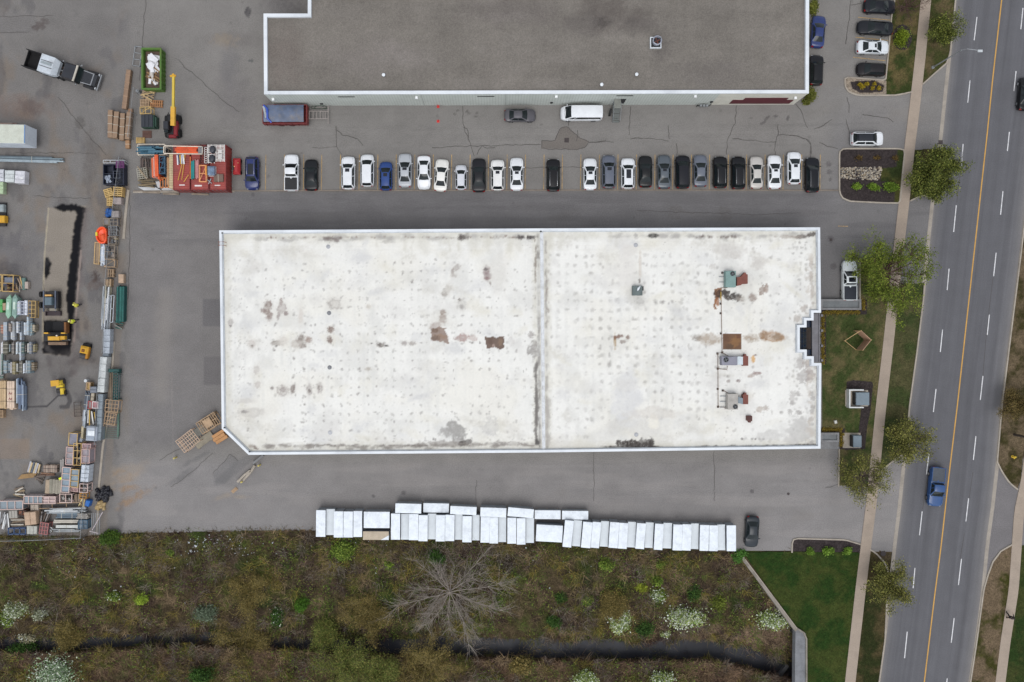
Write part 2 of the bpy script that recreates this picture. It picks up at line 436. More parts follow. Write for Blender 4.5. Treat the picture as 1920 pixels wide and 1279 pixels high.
A.c *= (0.92 + 0.16 * n_big)[..., None]
A.c *= (0.93 + 0.14 * fbm(X * .03, Y * .05, 8, 4))[..., None]
A.c *= (0.96 + 0.08 * fbm(X * .25, Y * .25, 88, 2))[..., None]
yard = (1 - sstep(225, 250, X))
m = yard * sstep(.52, .72, fbm(X * .02, Y * .014, 61, 4)); zone(C(124, 110, 96), m * .5)
m = yard * sstep(.56, .72, fbm(X * .035 + 7, Y * .02, 67, 4)); zone(C(92, 90, 92), m * .5)
m = sstep(352, 372, Y) * (1 - sstep(440, 470, Y)) * sstep(250, 330, X) * sstep(.46, .62, fbm(X * .008, Y * .09, 19, 3)); zone(C(104, 102, 103), m * .55)
m = sstep(852, 880, Y) * sstep(230, 300, X) * sstep(.5, .65, fbm(X * .007, Y * .05, 29, 3)); zone(C(142, 138, 136), m * .5)
for k in range(90):
 y = random.choice([random.uniform(205, 285), random.uniform(362, 428), random.uniform(862, 950), random.uniform(230, 280)])
 x = random.uniform(260, 1500); l = random.uniform(80, 420)
 d = random.uniform(-8, 8)
 A.line([(x, y), (x + l * .5, y + d * .3), (x + l, y + d)], random.uniform(.8, 2.6), None, .8, mulk=(.93,) * 3 if random.random() < .65 else (1.07,) * 3, rag=2, seed=k, patchy=.9)
for k in range(70):
 x, y = random.uniform(-20, 215), random.uniform(0, 900); a = random.uniform(-.5, .5) + R(80); l = random.uniform(40, 150); b = random.uniform(-.6, .6)
 pts = [(x + l * t * math.cos(a + b * t), y + l * t * math.sin(a + b * t)) for t in (0, .25, .5, .75, 1)]
 A.line(pts, random.uniform(1, 3), None, .8, mulk=(.9, .9, .91) if random.random() < .6 else (1.08, 1.05, 1.02), rag=2, seed=k, patchy=.9)
for k in range(420):
 x, y = random.uniform(-60, 1700), random.uniform(-60, 1000); r = random.choice([.9, 1.1, 1.3, 2.0, 3.0])
 A.blob(x, y, r, r * random.uniform(.6, 1.3), None, random.uniform(.3, .8), rag=.4, mulk=(.72, .71, .71), seed=k)
for k in range(60):
 x, y = random.uniform(-20, 1600), random.choice([random.uniform(0, 290), random.uniform(365, 430), random.uniform(860, 980)])
 A.blob(x, y, random.uniform(10, 40), random.uniform(4, 14), None, .6, ang=random.uniform(-20, 20), rag=.7, soft=.6, mulk=random.choice([(.92,) * 3, (1.07, 1.06, 1.05), (.95, .94, .92)]), seed=k + 900)
A.blob(75, 48, 14, 9, C(88, 80, 78), .8, -25, .9); A.blob(85, 40, 8, 5, C(92, 86, 84), .7, 30, .8)
A.poly([(-40, 25), (72, 28), (62, 62), (-40, 64)], None, .5, mulk=(.93, .93, .95), rag=2)
A.blob(20, 200, 60, 22, C(122, 100, 88), .5, 0, .9, .8); A.blob(60, 200, 22, 14, C(96, 84, 80), .5, 0, .8, .6)
A.blob(150, 230, 9, 12, C(92, 89, 86), .7, 0, .5); A.blob(170, 305, 14, 60, C(98, 92, 88), .55, 4, .8, .6)
A.blob(465, 22, 6, 9, C(60, 58, 62), .8, 0, .6); A.blob(470, 114, 5, 3, C(90, 92, 92), .8, 0, .7)
A.blob(540, 10, 48, 26, C(86, 82, 84), .6, 0, .5, .7); A.blob(440, 75, 40, 12, C(112, 108, 106), .7, 0, .8, .7)
A.blob(440, 185, 30, 45, C(110, 106, 106), .6, 0, .7, .7); A.blob(430, 120, 14, 40, C(108, 106, 108), .5, 0, .7, .7)
A.blob(215, 95, 90, 70, C(112, 109, 108), .4, 0, .6, .9); A.blob(420, 75, 20, 12, C(142, 130, 114), .6, 0, .8, .7)
for x, y in ((858, 207), (876, 209), (879, 213), (894, 212), (853, 214), (892, 218)): A.blob(x, y, 3.2, 2.4, C(96, 92, 90), .7, 0, .7)
for x, y, rx, ry, an in ((1438, 222, 6, 3, -40), (1455, 218, 4, 2, 0), (1477, 222, 2.5, 6, 20), (1408, 221, 3, 1, 0), (1430, 231, 6, 2, -30)): A.blob(x, y, rx, ry, C(88, 84, 84), .75, an, .8)
for x, y, r in ((1558, 449, 6), (1563, 500, 6), (1557, 337, 3), (1555, 322, 5), (1554, 308, 5), (700, 930, 3), (757, 924, 4), (1410, 922, 4), (415, 330, 4), (420, 355, 4)): A.blob(x, y, r, r, C(84, 80, 82), .65, 0, .6)
A.poly([(381, 560), (414, 560), (414, 611), (381, 611)], C(102, 100, 102), .7); A.poly([(382, 668), (415, 668), (415, 722), (382, 722)], C(104, 101, 102), .7)
A.poly([(399, 890), (433, 851), (450, 864), (425, 905), (404, 912)], C(106, 105, 106), .4, 3)
A.poly([(420, 908), (476, 862), (486, 852), (470, 850), (440, 866), (400, 905)], C(104, 103, 104), .45, 4)
A.blob(345, 892, 26, 6, C(100, 99, 100), .5, -32, .8, .6); A.blob(372, 858, 30, 4, C(102, 101, 102), .5, -28, .9, .6)
A.poly([(240, 365), (330, 365), (322, 850), (228, 850)], None, .5, 3, mulk=(.96, .96, .97)); A.line([(310, 560), (300, 740)], 16, C(138, 133, 128), .5, .9, 5)
A.line([(322, 700), (325, 860)], 1.2, None, .8, mulk=(1.14, 1.12, 1.1))
for x, y, rx, ry, an in ((238, 897, 22, 7, -22), (243, 915, 22, 5, -8), (250, 935, 30, 7, -30), (222, 885, 12, 5, -20)): A.blob(x, y, rx, ry, C(150, 118, 84), .55, an, .9, .6, patchy=.5)
for x, y, rx, ry, an in ((232, 890, 40, 16, -20), (420, 930, 18, 4, -20), (452, 932, 16, 3, 0)): A.blob(x, y, rx, ry, C(150, 138, 124), .5, an, .9, .7)
A.line([(830, 880), (1380, 880)], 9, None, .45, .9, 4, mulk=(.94,) * 3, patchy=.6); A.line([(600, 975), (1380, 985)], 14, None, .5, .9, 5, mulk=(.92, .91, .9), patchy=.5)
for x, y in ((1269, 392), (1357, 395), (1265, 405), (1360, 408)): A.blob(x, y, 10, 6, C(96, 92, 88), .5, 0, .9, rim=.6)
A.poly([(1585, 183), (1700, 183), (1690, 275), (1560, 275)], None, .5, 4, mulk=(1.05, 1.05, 1.06))
A.poly([(1015.4, 263.5), (1039.7, 263.5), (1052, 239), (1065, 237), (1082, 254.7), (1087.5, 258), (1104, 265), (1097, 277), (1082, 281), (1015.4, 278.5)], C(112, 106, 101), .85, .5)
for x, y in ((1563, 150), (1700, 215)): A.blob(x, y, 30, 16, C(132, 127, 122), .5, 0, .8, .7)
A.poly([(92, 390), (162, 386), (150, 470), (142, 560), (134, 668), (79, 664), (81, 540), (86, 460)], C(138, 130, 120), .95, 1, 1.2)
A.poly([(153, 390), (165, 392), (155, 470), (147, 560), (138, 660), (133, 660), (141, 560), (148, 470)], C(104, 96, 94), .7, 1.5, 2)
A.poly([(100, 387), (116, 383), (139, 383), (143, 380), (147, 387), (163, 388), (158, 403), (152, 440), (150, 475), (148, 500), (145, 530), (141, 570), (139, 600), (136, 632), (132, 668), (80, 663), (80, 600), (128, 604), (124, 560), (127, 520), (134, 470), (137, 430), (143, 403), (140, 395), (120, 397), (104, 391)], C(19, 19, 23), 1, 1.2, 3.2, nf=.18)
A.poly([(83, 483), (88, 481), (96, 492), (93, 510), (95, 512), (86, 523), (82, 518)], C(19, 19, 22), 1, 1.2, 2.8, nf=.24)
A.blob(150, 498, 5, 9, C(40, 38, 40), .9, 0, .3); A.line([(164, 395), (156, 470), (150, 540), (143, 620), (138, 700)], 6, C(112, 104, 102), .7, .8, 3, patchy=.6)
A.line([(91, 390), (84, 470), (81, 540), (80, 640)], 1.3, C(168, 158, 138), .85)
A.line([(152, 470), (146, 545), (139, 640)], 1.6, C(150, 136, 128), .7, rag=1)
for pts in ([(90, 670), (100, 700), (105, 740)], [(140, 600), (150, 640), (140, 690), (112, 735)], [(95, 660), (78, 640), (70, 640)], [(150, 560), (160, 590), (163, 640)], [(130, 680), (150, 668), (175, 676)]): A.line(pts, 5, C(86, 82, 82), .6, .8, 4, patchy=.7)
A.blob(180, 520, 7, 9, C(74, 62, 58), .8, 0, 1.1, .5, patchy=.5); A.blob(175, 535, 14, 8, C(96, 84, 80), .6, 0, 1, .6)
A.line([(113, 738), (88, 762), (60, 763), (45, 763)], 1.6, C(66, 64, 66), .85); A.line([(126, 735), (131, 752), (126, 763), (114, 763)], 4, C(74, 72, 73), .85, .4, 2)
A.poly([(-20, 822), (55, 822), (55, 860), (-20, 862)], C(134, 118, 104), .5, 2); A.blob(96, 856, 5, 9, C(92, 90, 92), .7, 0, .3)
A.blob(120, 680, 60, 16, C(92, 86, 84), .5, -10, .9, .7); A.blob(30, 470, 40, 40, C(98, 96, 100), .5, 0, .8, .8); A.blob(15, 500, 30, 12, C(76, 74, 78), .6, 0, .7, .7)
A.poly([(226, 512), (236, 512), (200, 1000), (186, 1000)], C(124, 116, 108), .6, 2, 2)
A.line([(228, 300), (240, 365)], 5, C(104, 92, 82), .7, .6, 3)
ASPH = mat('worn_asphalt', None, rough=0.95, var=0.06, vs=0.35, fine=0.16, fs=7.0, bump=0.25, bs=20, attr='paint', spec=0.2)
cX = (X[:-1, :-1] + X[1:, 1:]) / 2; cY = (Y[:-1, :-1] + Y[1:, 1:]) / 2
keep = (cX < xi(cY, KERB_W) + 3) & (cY < lot_edge(cX) + (fbm(cX * .2, cY * .2, 4, 3) - .5) * 5)
keep &= ~((cX > 1390) & (cY > 1033) & (cX < 1600))
lot = tag(A.sheet('parking_lot', ASPH, 0.0, keep), 'patched grey asphalt lot around both warehouses', kind='structure')
SEAL = mat('crack_filler', C(80, 76, 74), rough=0.9)
cr = MB()
def crack(z, pts, w=.075):
 P = resample(wp(pts), .35); n = len(P)
 P = P + (np.stack([fbm(np.arange(n) * .6, np.full(n, pts[0][0]), 3, 3), fbm(np.arange(n) * .6, np.full(n, pts[0][1]), 9, 3)], 1) - .5) * .35
 cr.add(*ribbon(P, w * (0.5 + fbm(np.arange(n) * .4, np.full(n, pts[0][1] * .3), 7, 2)), z))
def zc(ox, oy, s, *pts): return [(ox + x / s, oy + y / s) for x, y in pts]
a_, b_, c_, d_, e_, f_ = (780, 130, 5.333), (1080, 130, 4.0), (1480, 220, 4.364), (1480, 0, 4.364), (440, 0, 4.92), (440, 260, 5.333)
for k, pts in enumerate([
 zc(*a_, (468, 365), (470, 555), (520, 680), (545, 765), (575, 850), (577, 870)), zc(*a_, (165, 790), (240, 780), (540, 768), (900, 760), (1250, 752)), zc(*a_, (790, 790), (700, 782), (660, 765), (625, 820), (612, 860)), zc(*a_, (478, 585), (515, 605), (524, 680)),
 zc(*a_, (1255, 712), (1385, 712), (1450, 580), (1520, 572), (1610, 665), (1640, 685), (1730, 720), (1690, 785), (1610, 805), (1255, 792), (1255, 712)), zc(*a_, (1520, 570), (1520, 520)), zc(*a_, (1614, 608), (1610, 720)), zc(*a_, (1730, 725), (1900, 722)),
 zc(*b_, (410, 275), (400, 495)), zc(*b_, (412, 520), (590, 520), (690, 537)), zc(*b_, (690, 420), (700, 522)), zc(*b_, (1200, 270), (1195, 390), (1165, 470), (1135, 540), (1130, 640)), zc(*b_, (1170, 522), (1290, 535), (1340, 530), (1400, 550), (1500, 545)),
 zc(*b_, (1515, 410), (1515, 490), (1490, 560), (1492, 640)), zc(*b_, (1515, 490), (1620, 495), (1720, 525), (1758, 555), (1765, 640)), zc(*b_, (1650, 255), (1700, 340), (1730, 440)), zc(*b_, (755, 560), (755, 640)), zc(*b_, (100, 545), (285, 547)),
 zc(*c_, (0, 145), (90, 160), (165, 190), (175, 210), (175, 330)), zc(*c_, (245, 210), (300, 235), (400, 258)), zc(*c_, (345, 15), (280, 65), (200, 100)), zc(*c_, (465, 15), (490, 130)),
 zc(*d_, (500, 0), (490, 150), (465, 360)), zc(*d_, (470, 795), (490, 850), (492, 925)), zc(*d_, (595, 938), (700, 955), (790, 962), (850, 1003)), zc(*d_, (500, 40), (590, 30)), zc(*d_, (585, 0), (585, 30)),
 zc(*e_, (940, 1170), (940, 1279)), zc(*e_, (945, 1200), (990, 1248), (1140, 1275)), zc(*f_, (1020, 0), (1022, 75), (1070, 165)), zc(*f_, (1225, 0), (1285, 75)), zc(*f_, (780, 95), (1020, 85)),
 [(666, 297), (676, 297)], [(702, 314.5), (735, 314.5)], [(737, 314.5), (780, 315.5), (860, 315), (960, 314.5), (1100, 313.5), (1250, 313), (1400, 313), (1535, 312)],
 [(1113, 846), (1113, 940)], [(1339, 846), (1339, 905), (1340, 940)], [(893, 900), (893, 945), (895, 960)], [(300, 862), (340, 840), (398, 822)], [(398, 890), (433, 851), (447, 864)], [(320, 914), (365, 882), (398, 850)],
 [(110, 180), (135, 215), (170, 260), (200, 290)], [(82, 525), (82, 604)], [(30, 286), (100, 287), (180, 288)], [(38, 545), (38, 560)], [(65, 367), (100, 370), (170, 372)], [(262, 150), (268, 60), (275, -20)], [(330, 110), (420, 190), (450, 210)],
 [(1546, 915), (1600, 900)], [(100, 30), (-40, 32)], [(-30, 63), (55, 60)], [(243, 365), (244, 480), (240, 560)], [(1195, 395), (1400, 402), (1500, 400)]]):
 crack(.012 + .0007 * k, pts, .075 if k < 29 else .045)
cro = cr.build('asphalt_crack', SEAL, lot)
YELP = mat('faded_yellow_paint', C(176, 146, 98), rough=0.8, var=0.3, vs=1.5, fine=0.3, dirt=(C(130, 122, 112), 0.9))
WHTP = mat('white_road_paint', C(214, 214, 216), rough=0.7, var=0.15, vs=1.5, fine=0.2, dirt=(C(150, 150, 152), 0.6))
YELR = mat('yellow_road_paint', C(196, 150, 72), rough=0.7, var=0.12, fine=0.15)
pm = MB()
for i, x in enumerate([498, 533, 569, 602.8, 638, 673.4, 708, 742.5, 777.2, 812, 846.4, 881, 915.4, 950.4, 984.6, 1019.6, 1054, 1088.6, 1123.5, 1158.2, 1193, 1227.5, 1261.4, 1296, 1330, 1365, 1399.3, 1434, 1468.3, 1502.6, 1537.4]):
 pm.add(*ribbon(wp([(x + .6, 290), (x - .3, 356)]), .1, .02))
for (x0, y0, x1, y1) in ((1609, 32.6, 1671, 38), (1604, 70, 1665, 76), (1599.5, 107.5, 1660, 114), (1610, -8, 1675, -2)):
 pm.add(*ribbon(wp([(x0, y0), (x1, y1)]), .1, .02))
pm.add(*ribbon(wp([(1571, 424), (1590, 424.5)]), .1, .02))
tag(pm.build('parking_line_markings', YELP), 'faded yellow stall lines on the asphalt', kind='structure')
ry = np.arange(-190, 1480, 2.2); ru = np.linspace(0, 1, 90)
U, YY = np.meshgrid(ru, ry); x0, x1 = xi(YY, KERB_W), xi(YY, KERB_E); XX = x0 + (x1 - x0) * U
col = np.broadcast_to(np.array(C(98, 98, 102)), XX.shape + (3,)).copy()
col *= (0.86 + 0.28 * fbm(U * 26, YY * .004, 3, 5))[..., None]
col *= (0.94 + 0.12 * fbm(U * 70, YY * .01, 8, 3))[..., None]
for u0 in (.14, .32, .62, .84): col *= (1 - .08 * np.exp(-((U - u0) / .03) ** 2))[..., None]
ed = np.maximum(np.exp(-U / .035), np.exp(-(1 - U) / .05)) * (0.55 + .5 * fbm(U * 3, YY * .02, 13, 3)); ed = np.clip(ed, 0, 1)
col = col * (1 - ed[..., None] * .8) + np.array(C(146, 141, 136)) * ed[..., None] * .8
for k in range(46):
 u0, y0, l = random.uniform(.05, .95), random.uniform(-100, 1300), random.uniform(60, 400); w_ = np.exp(-((U - u0) / random.uniform(.004, .02)) ** 2) * np.exp(-((YY - y0) / l) ** 2); col *= (1 + random.choice((-.10, -.07, .06)) * w_)[..., None]
pm_ = sstep(.52, .66, fbm(XX * .02, YY * .02, 99, 4)) * sstep(960, 980, YY) * (1 - sstep(1010, 1035, YY)) * sstep(.7, .78, U); col *= (1 - .12 * pm_)[..., None]
V = np.stack([(XX - NX) / S, -(YY - NY) / S, np.full(XX.shape, .006)], -1).reshape(-1, 3)
I = np.arange(XX.size).reshape(XX.shape); F = np.stack([I[1:, :-1], I[1:, 1:], I[:-1, 1:], I[:-1, :-1]], -1).reshape(-1, 4)
ROADM = mat('road_asphalt', None, rough=0.9, var=0.05, vs=0.5, fine=0.12, fs=8.0, attr='paint', spec=0.2)
tag(np_mesh('road', V, F, ROADM, None, col.reshape(-1, 3), 'paint', True), 'four lane asphalt street', kind='structure')
mk = MB()
for (a, b, c, d) in ((1831.7, 32, 1826.5, 75.6), (1818.7, 151, 1814.5, 192.5), (1805.8, 270, 1802.6, 311.6), (1793, 385, 1788, 435), (1779.5, 504, 1775.8, 544), (1767.3, 618, 1763, 660), (1755, 729.5, 1750, 772.6), (1742, 848.5, 1737, 889.6), (1729, 959, 1724, 1003.8), (1715.5, 1065, 1712, 1103), (1701, 1184.5, 1696, 1234), (1845, -88, 1840, -44), (1687, 1300, 1682, 1345),
      (1918, 15, 1914, 55), (1905, 133.6, 1901, 170.7), (1892.5, 247.5, 1888.8, 283), (1880.5, 358.6, 1876, 402.6), (1867.7, 474, 1863, 518), (1855, 590, 1851, 628), (1843, 705, 1838, 750), (1829.8, 818, 1825, 862.5), (1816, 934.6, 1811, 977.7), (1802.7, 1048, 1797, 1097), (1789, 1159, 1783.5, 1205), (1776, 1272, 1771, 1315)):
 mk.add(*ribbon(wp([(a, b), (c, d)]), .13, .012))
tag(mk.build('lane_markings', WHTP), 'broken white lane lines on the street', kind='structure')
ym = MB(); ym.add(*ribbon(resample(wp([(x, y) for y, x in YELLOW]), 2.0), .16, .014))
tag(ym.build('centre_line_marking', YELR), 'solid yellow centre line of the street', kind='structure')
sm = MB()
sm.add(*ribbon(resample(wp([(1824, 885), (1817, 935)]), 1), .05, .0155)); sm.add(*ribbon(resample(wp([(1862, 520), (1857, 560), (1848, 640), (1843, 705)]), 1), .05, .0155)); sm.add(*ribbon(resample(wp([(1808, 1000), (1800, 1050)]), 1), .05, .0155))
for (pa, wd) in (([(1805, 285), (1794, 380)], .06), ([(1738, 895), (1730, 955)], .06)): sm.add(*ribbon(resample(wp(pa), 1), wd, .0155))
tag(sm.build('road_seam', SEAL), 'dark paving seam along the lane lines', kind='structure')
GUT = mat('gutter_concrete', C(158, 150, 140), rough=0.9, var=0.12, vs=0.6, fine=0.14, dirt=(C(122, 115, 108), 0.6))
SIDE = mat('sidewalk_concrete', C(160, 146, 132), rough=0.9, var=0.07, vs=0.5, fine=0.1, stripe=(1, 0.66, 0.16, 0.03), dirt=(C(138, 126, 114), 0.5))
for nm, pts, off, wd, lb in (('gutter', KERB_W, -.10, .5, 'pale concrete gutter on the west edge of the street'), ('gutter', KERB_E, .10, .5, 'pale concrete gutter on the east edge of the street')):
 P = resample(wp([(x, y) for y, x in pts]), 2.0); P[:, 0] += off
 g = MB(); g.add(*ribbon(P, wd, .018)); tag(g.build(nm, GUT), lb, kind='structure')
for pts, w, lb in ((WALK_W, 19.5, 'pinkish concrete sidewalk west of the street'), (WALK_E, 18.5, 'concrete sidewalk east of the street')):
 P = resample(wp([(x + w / 2, y) for y, x in pts]), 1.5)
 b = MB(); V, F = ribbon(P, w / S, .085); b.add(V, F)
 for side in (0, 1):
  k = len(P); E_ = V[side * k:(side + 1) * k]
  b.add(E_ + [(x, y, -.05) for x, y, z in E_], [(i, i + 1, k + i + 1, k + i) for i in range(k - 1)])
 tag(b.build('sidewalk', SIDE), lb, kind='structure')
def patch(name, poly, z, cols, m, label, step=1.3, kind='structure', bump=0.0):
 P = np.array(poly); p = Paint(np.arange(P[:, 0].min() - 2, P[:, 0].max() + 3, step), np.arange(P[:, 1].min() - 2, P[:, 1].max() + 3, step))
 p.c = cols(p.X, p.Y)
 cx_, cy_ = (p.X[:-1, :-1] + p.X[1:, 1:]) / 2, (p.Y[:-1, :-1] + p.Y[1:, 1:]) / 2
 zz = z + (fbm(p.X * .3, p.Y * .3, 6, 3) - .5) * bump
 return tag(p.sheet(name, m, zz, inside(poly, cx_, cy_)), label, kind=kind)
def lawn_cols(g=(62, 66, 36), d=(98, 84, 52), k=.5, s=0):
 def f(X, Y):
  a = fbm(X * .035, Y * .035, 41 + s, 5); b = fbm(X * .12, Y * .12, 43 + s, 4)
  m = np.clip(sstep(.38, .66, a) * k * 1.4 + sstep(.5, .7, b) * k * .5, 0, 1)[..., None]
  c = np.array(C(*g)) * (1 - m) + np.array(C(*d)) * m
  return c * .8 * (0.72 + .56 * fbm(X * .4, Y * .4, 45 + s, 3))[..., None]
 return f
def mulch_cols(X, Y):
 return np.array(C(58, 52, 52)) * (0.45 + 1.1 * fbm(X * .5, Y * .5, 77, 3))[..., None]
GRASSM = mat('turf', None, rough=1.0, var=0.15, vs=1.0, fine=0.3, fs=6, bump=0.7, bs=9, attr='paint', spec=0.1)
MULCH = mat('dark_bark_mulch', None, rough=1.0, var=0.15, fine=0.4, fs=9, bump=0.8, bs=14, attr='paint', spec=0.1)
def ex(poly): return poly
LAWNS = [
 ('front', [(1612, 486), (1676, 486), (1670, 540), (1658, 655), (1646, 760), (1633, 880), (1629, 914), (1572, 910), (1572, 842), (1541, 842), (1541, 583), (1617, 583), (1612, 560)], lawn_cols((66, 78, 42), (110, 100, 70), .52), 'front lawn of patchy dry and green grass by the white roofed warehouse'),
 ('verge', [(1748, -190), (1812, -190), (1791, 0), (1781, 100), (1774, 120), (1731, 158), (1724, 160), (1734, 90), (1742, 0)], lawn_cols((66, 72, 38), (104, 92, 66), .6, 2), 'grass verge beside the street lamp'),
 ('north', [(1696, -190), (1746, -190), (1730, 0), (1719, 100), (1709, 174), (1700, 176), (1660, 178), (1661, 150), (1671, 32), (1677, 0)], lawn_cols((58, 68, 34), (112, 98, 66), .55, 4), 'lawn strip between the stalls and sidewalk'),
 ('verge', [(1713, 281), (1758, 279), (1750, 372), (1728, 365), (1702, 378), (1706, 340)], lawn_cols((60, 64, 36), (96, 84, 58), .5, 6), 'small grass verge under the round green street tree'),
 ('verge', [(1684, 535), (1733, 530), (1731, 560), (1719, 658), (1705, 760), (1696, 852), (1680, 861), (1651, 884), (1645, 884), (1658, 760), (1670, 655), (1680, 560)], lawn_cols((64, 74, 42), (92, 86, 60), .42, 8), 'long grass verge between sidewalk and street'),
 ('verge', [(1627, 1031), (1641, 1037), (1656, 1053), (1665, 1070), (1659, 1200), (1648, 1279), (1630, 1440), (1584, 1440), (1600, 1279), (1617, 1105)], lawn_cols((48, 54, 28), (84, 74, 50), .6, 10), 'narrow grass verge south of the driveway'),
 ('south', [(1394, 1036), (1486, 1034), (1614, 1036), (1606, 1105), (1595, 1200), (1587, 1279), (1568, 1440), (1496, 1440), (1496, 1180), (1400, 1046)], lawn_cols((42, 64, 26), (72, 78, 38), .45, 12), 'dark green lawn beside the culvert wall'),
 ('verge', [(2008, -190), (2120, -190), (1934, 700), (1922, 820), (1914, 900), (1908, 917), (1893, 905), (1880, 885), (1870, 868), (1876, 790), (1914, 480)], lawn_cols((66, 62, 36), (110, 96, 76), .75, 14), 'worn grass verge with the yellow hydrant'),
 ('verge', [(1894, 1022), (1876, 1033), (1861.6, 1053), (1853, 1077), (1845.6, 1103), (1832, 1200), (1820, 1279), (1800, 1440), (1850, 1440), (1869, 1279), (1879, 1200), (1894, 1105), (1898, 1024)], lawn_cols((66, 66, 30), (116, 100, 80), .75, 16), 'worn grass verge on the east side south of the driveway'),
 ('east', [(1910, 1022), (1990, 1022), (1960, 1440), (1856, 1440), (1882, 1279), (1893, 1200), (1907, 1105)], lawn_cols((44, 62, 28), (74, 76, 42), .45, 18), 'green lawn east of the far sidewalk'),
]
for i, (nm, poly, cf, lb) in enumerate(LAWNS):
 patch('lawn', poly, .045, cf, GRASSM, lb, bump=.05)
eastlot = MB(); eastlot.add([W(x, y, .003) for x, y in ((1842, 1110), (1866, 860), (1990, 860), (1990, 1110))], [(0, 1, 2, 3)])
tag(eastlot.build('driveway', mat('driveway_asphalt', C(116, 113, 114), rough=.95, var=.1, vs=.4, fine=.16, fs=7, spec=.2)), 'asphalt driveway on the east side of the street', kind='structure')
ISL = [(1573.5, 357), (1573.5, 286), (1576, 281), (1583, 279), (1684, 279), (1696, 282), (1687, 381), (1652, 380.5), (1592, 377.5), (1579, 371), (1574, 362)]
def isl_cols(X, Y):
 c = mulch_cols(X, Y)
 g = lawn_cols((54, 64, 34), (92, 88, 48), .4)(X, Y); m = (sstep(1678, 1682, X - (330 - Y) * .06) + inside([(1651, 316), (1690, 312), (1690, 342), (1652, 340)], X, Y)).clip(0, 1)[..., None]
 c = c * (1 - m) + g * m
 return c
patch('planting_bed', ISL, .06, isl_cols, MULCH, 'dark mulch island at the end of the row of parked cars', bump=.06)
patch('planting_bed', [(1485, 1034), (1486, 1015), (1493, 1010), (1584.6, 1012.5), (1614, 1020), (1612, 1036)], .075, mulch_cols, MULCH, 'dark mulch bed beside the southern driveway', bump=.06)
patch('planting_bed', [(1584.5, 145.5), (1583.5, 160), (1590, 171.5), (1608, 178), (1662, 178), (1662, 151.5)], .05, lambda X, Y: np.where((inside([(1594, 153), (1640, 151), (1658, 160), (1655, 173), (1612, 174), (1598, 166)], X, Y))[..., None], mulch_cols(X, Y), np.array(C(142, 130, 116)) * (.6 + .8 * fbm(X * .6, Y * .6, 3, 2))[..., None]), MULCH, 'small gravel island with a mulch oval beside the stalls', bump=.05)
ell = lambda cx, cy, rx, ry: [(cx + rx * math.cos(t), cy + ry * math.sin(t)) for t in np.linspace(0, 2 * math.pi, 40)[:-1]]
patch('planting_bed', ell(1692, 70, 18, 24), .085, mulch_cols, MULCH, 'round mulch ring under the clipped shrub', .9, bump=.04)
patch('planting_bed', [(1587, 716), (1600, 713), (1635, 716), (1637, 722), (1632, 770), (1626, 800), (1622, 842), (1584, 844), (1584, 838), (1606, 836), (1610, 810), (1615, 765), (1594, 764), (1592, 740), (1587, 735)], .085, mulch_cols, MULCH, 'black mulch around the two utility boxes', .9, bump=.04)
patch('planting_bed', [(1541, 581), (1618, 581), (1618, 562), (1625, 562), (1625, 590), (1549, 590), (1549, 682), (1541, 682)], .085, mulch_cols, MULCH, 'narrow mulch bed along the entrance planter', .9, bump=.04)
patch('planting_bed', [(1541, 802), (1584, 804), (1584, 842), (1574, 842), (1574, 812), (1541, 811)], .085, mulch_cols, MULCH, 'narrow mulch bed beside the grey ramp wall', .9, bump=.04)
rng = np.random.default_rng(3); cob = MB()
for k in range(520):
 x, y = rng.uniform(1575, 1652), rng.uniform(313, 338)
 if not inside([(1575, 315), (1650, 313), (1653, 317), (1648, 338), (1575, 335)], np.array(x), np.array(y)): continue
 wx, wy, _ = W(x, y); r = rng.uniform(.07, .19); g = rng.integers(0, 3); cob.cur = int(g)
 n = 6; ph = rng.uniform(0, 6); b = [(wx + r * math.cos(ph + t * 1.047) * rng.uniform(.7, 1.1), wy + r * math.sin(ph + t * 1.047) * rng.uniform(.6, 1)) for t in range(n)]
 h = rng.uniform(.1, .22); V = [(p[0], p[1], .05) for p in b] + [(wx + (p[0] - wx) * .6, wy + (p[1] - wy) * .6, .05 + h) for p in b]
 cob.add(V, [(i, (i + 1) % n, n + (i + 1) % n, n + i) for i in range(n)] + [tuple(range(n, 2 * n))])
tag(cob.build('cobble_gravel', [mat('pale_stone', C(178, 168, 152), var=.2), mat('tan_stone', C(150, 136, 116), var=.2), mat('grey_stone', C(132, 128, 122), var=.2)]), 'band of pale river cobbles crossing the mulch island', kind='stuff')
def kerb(pts, label, w=.17, h=.14, close=False, m=CONC, step=.6):
 b = MB(); kerb_run(b, resample(wp(pts), step), w, -.02, h); return tag(b.build('kerb', m), label, kind='structure')
kerb([(250, 358.5), (440, 358), (800, 357), (1200, 356.5), (1573, 357)], 'long low kerb at the foot of the parking stalls', m=mat('worn_kerb', C(138, 127, 116), rough=.9, var=.15, vs=.7, dirt=(C(112, 104, 98), .7)))
kerb(ISL + [ISL[0]], 'kerb around the mulch island', .2)
kerb([(1484.5, 1036), (1485, 1016), (1488, 1011), (1493, 1009.5), (1584.6, 1012), (1613, 1020.5)], 'kerb around the south mulch bed', .2)
kerb([(1710, 172.5), (1690, 177), (1677, 179), (1608, 179), (1591, 173), (1584.5, 163), (1583.5, 157), (1584, 145), (1660, 151), (1665, 100), (1671, 32), (1677, 0), (1694, -170)], 'kerb around the northern lawn and stalls', .2)
kerb([(1791 + 21, -190), (1791, 0), (1781, 100), (1774, 119)], 'kerb of the northern verge', .2)
kerb([(1774, 119), (1752, 138), (1730, 158)], 'slanted kerb at the northern driveway', .2)
kerb([(1757.5, 280), (1750, 373)], 'kerb of the round tree verge', .2); kerb([(1750, 373), (1728, 366), (1706, 377)], 'curved kerb below the round tree verge', .2)
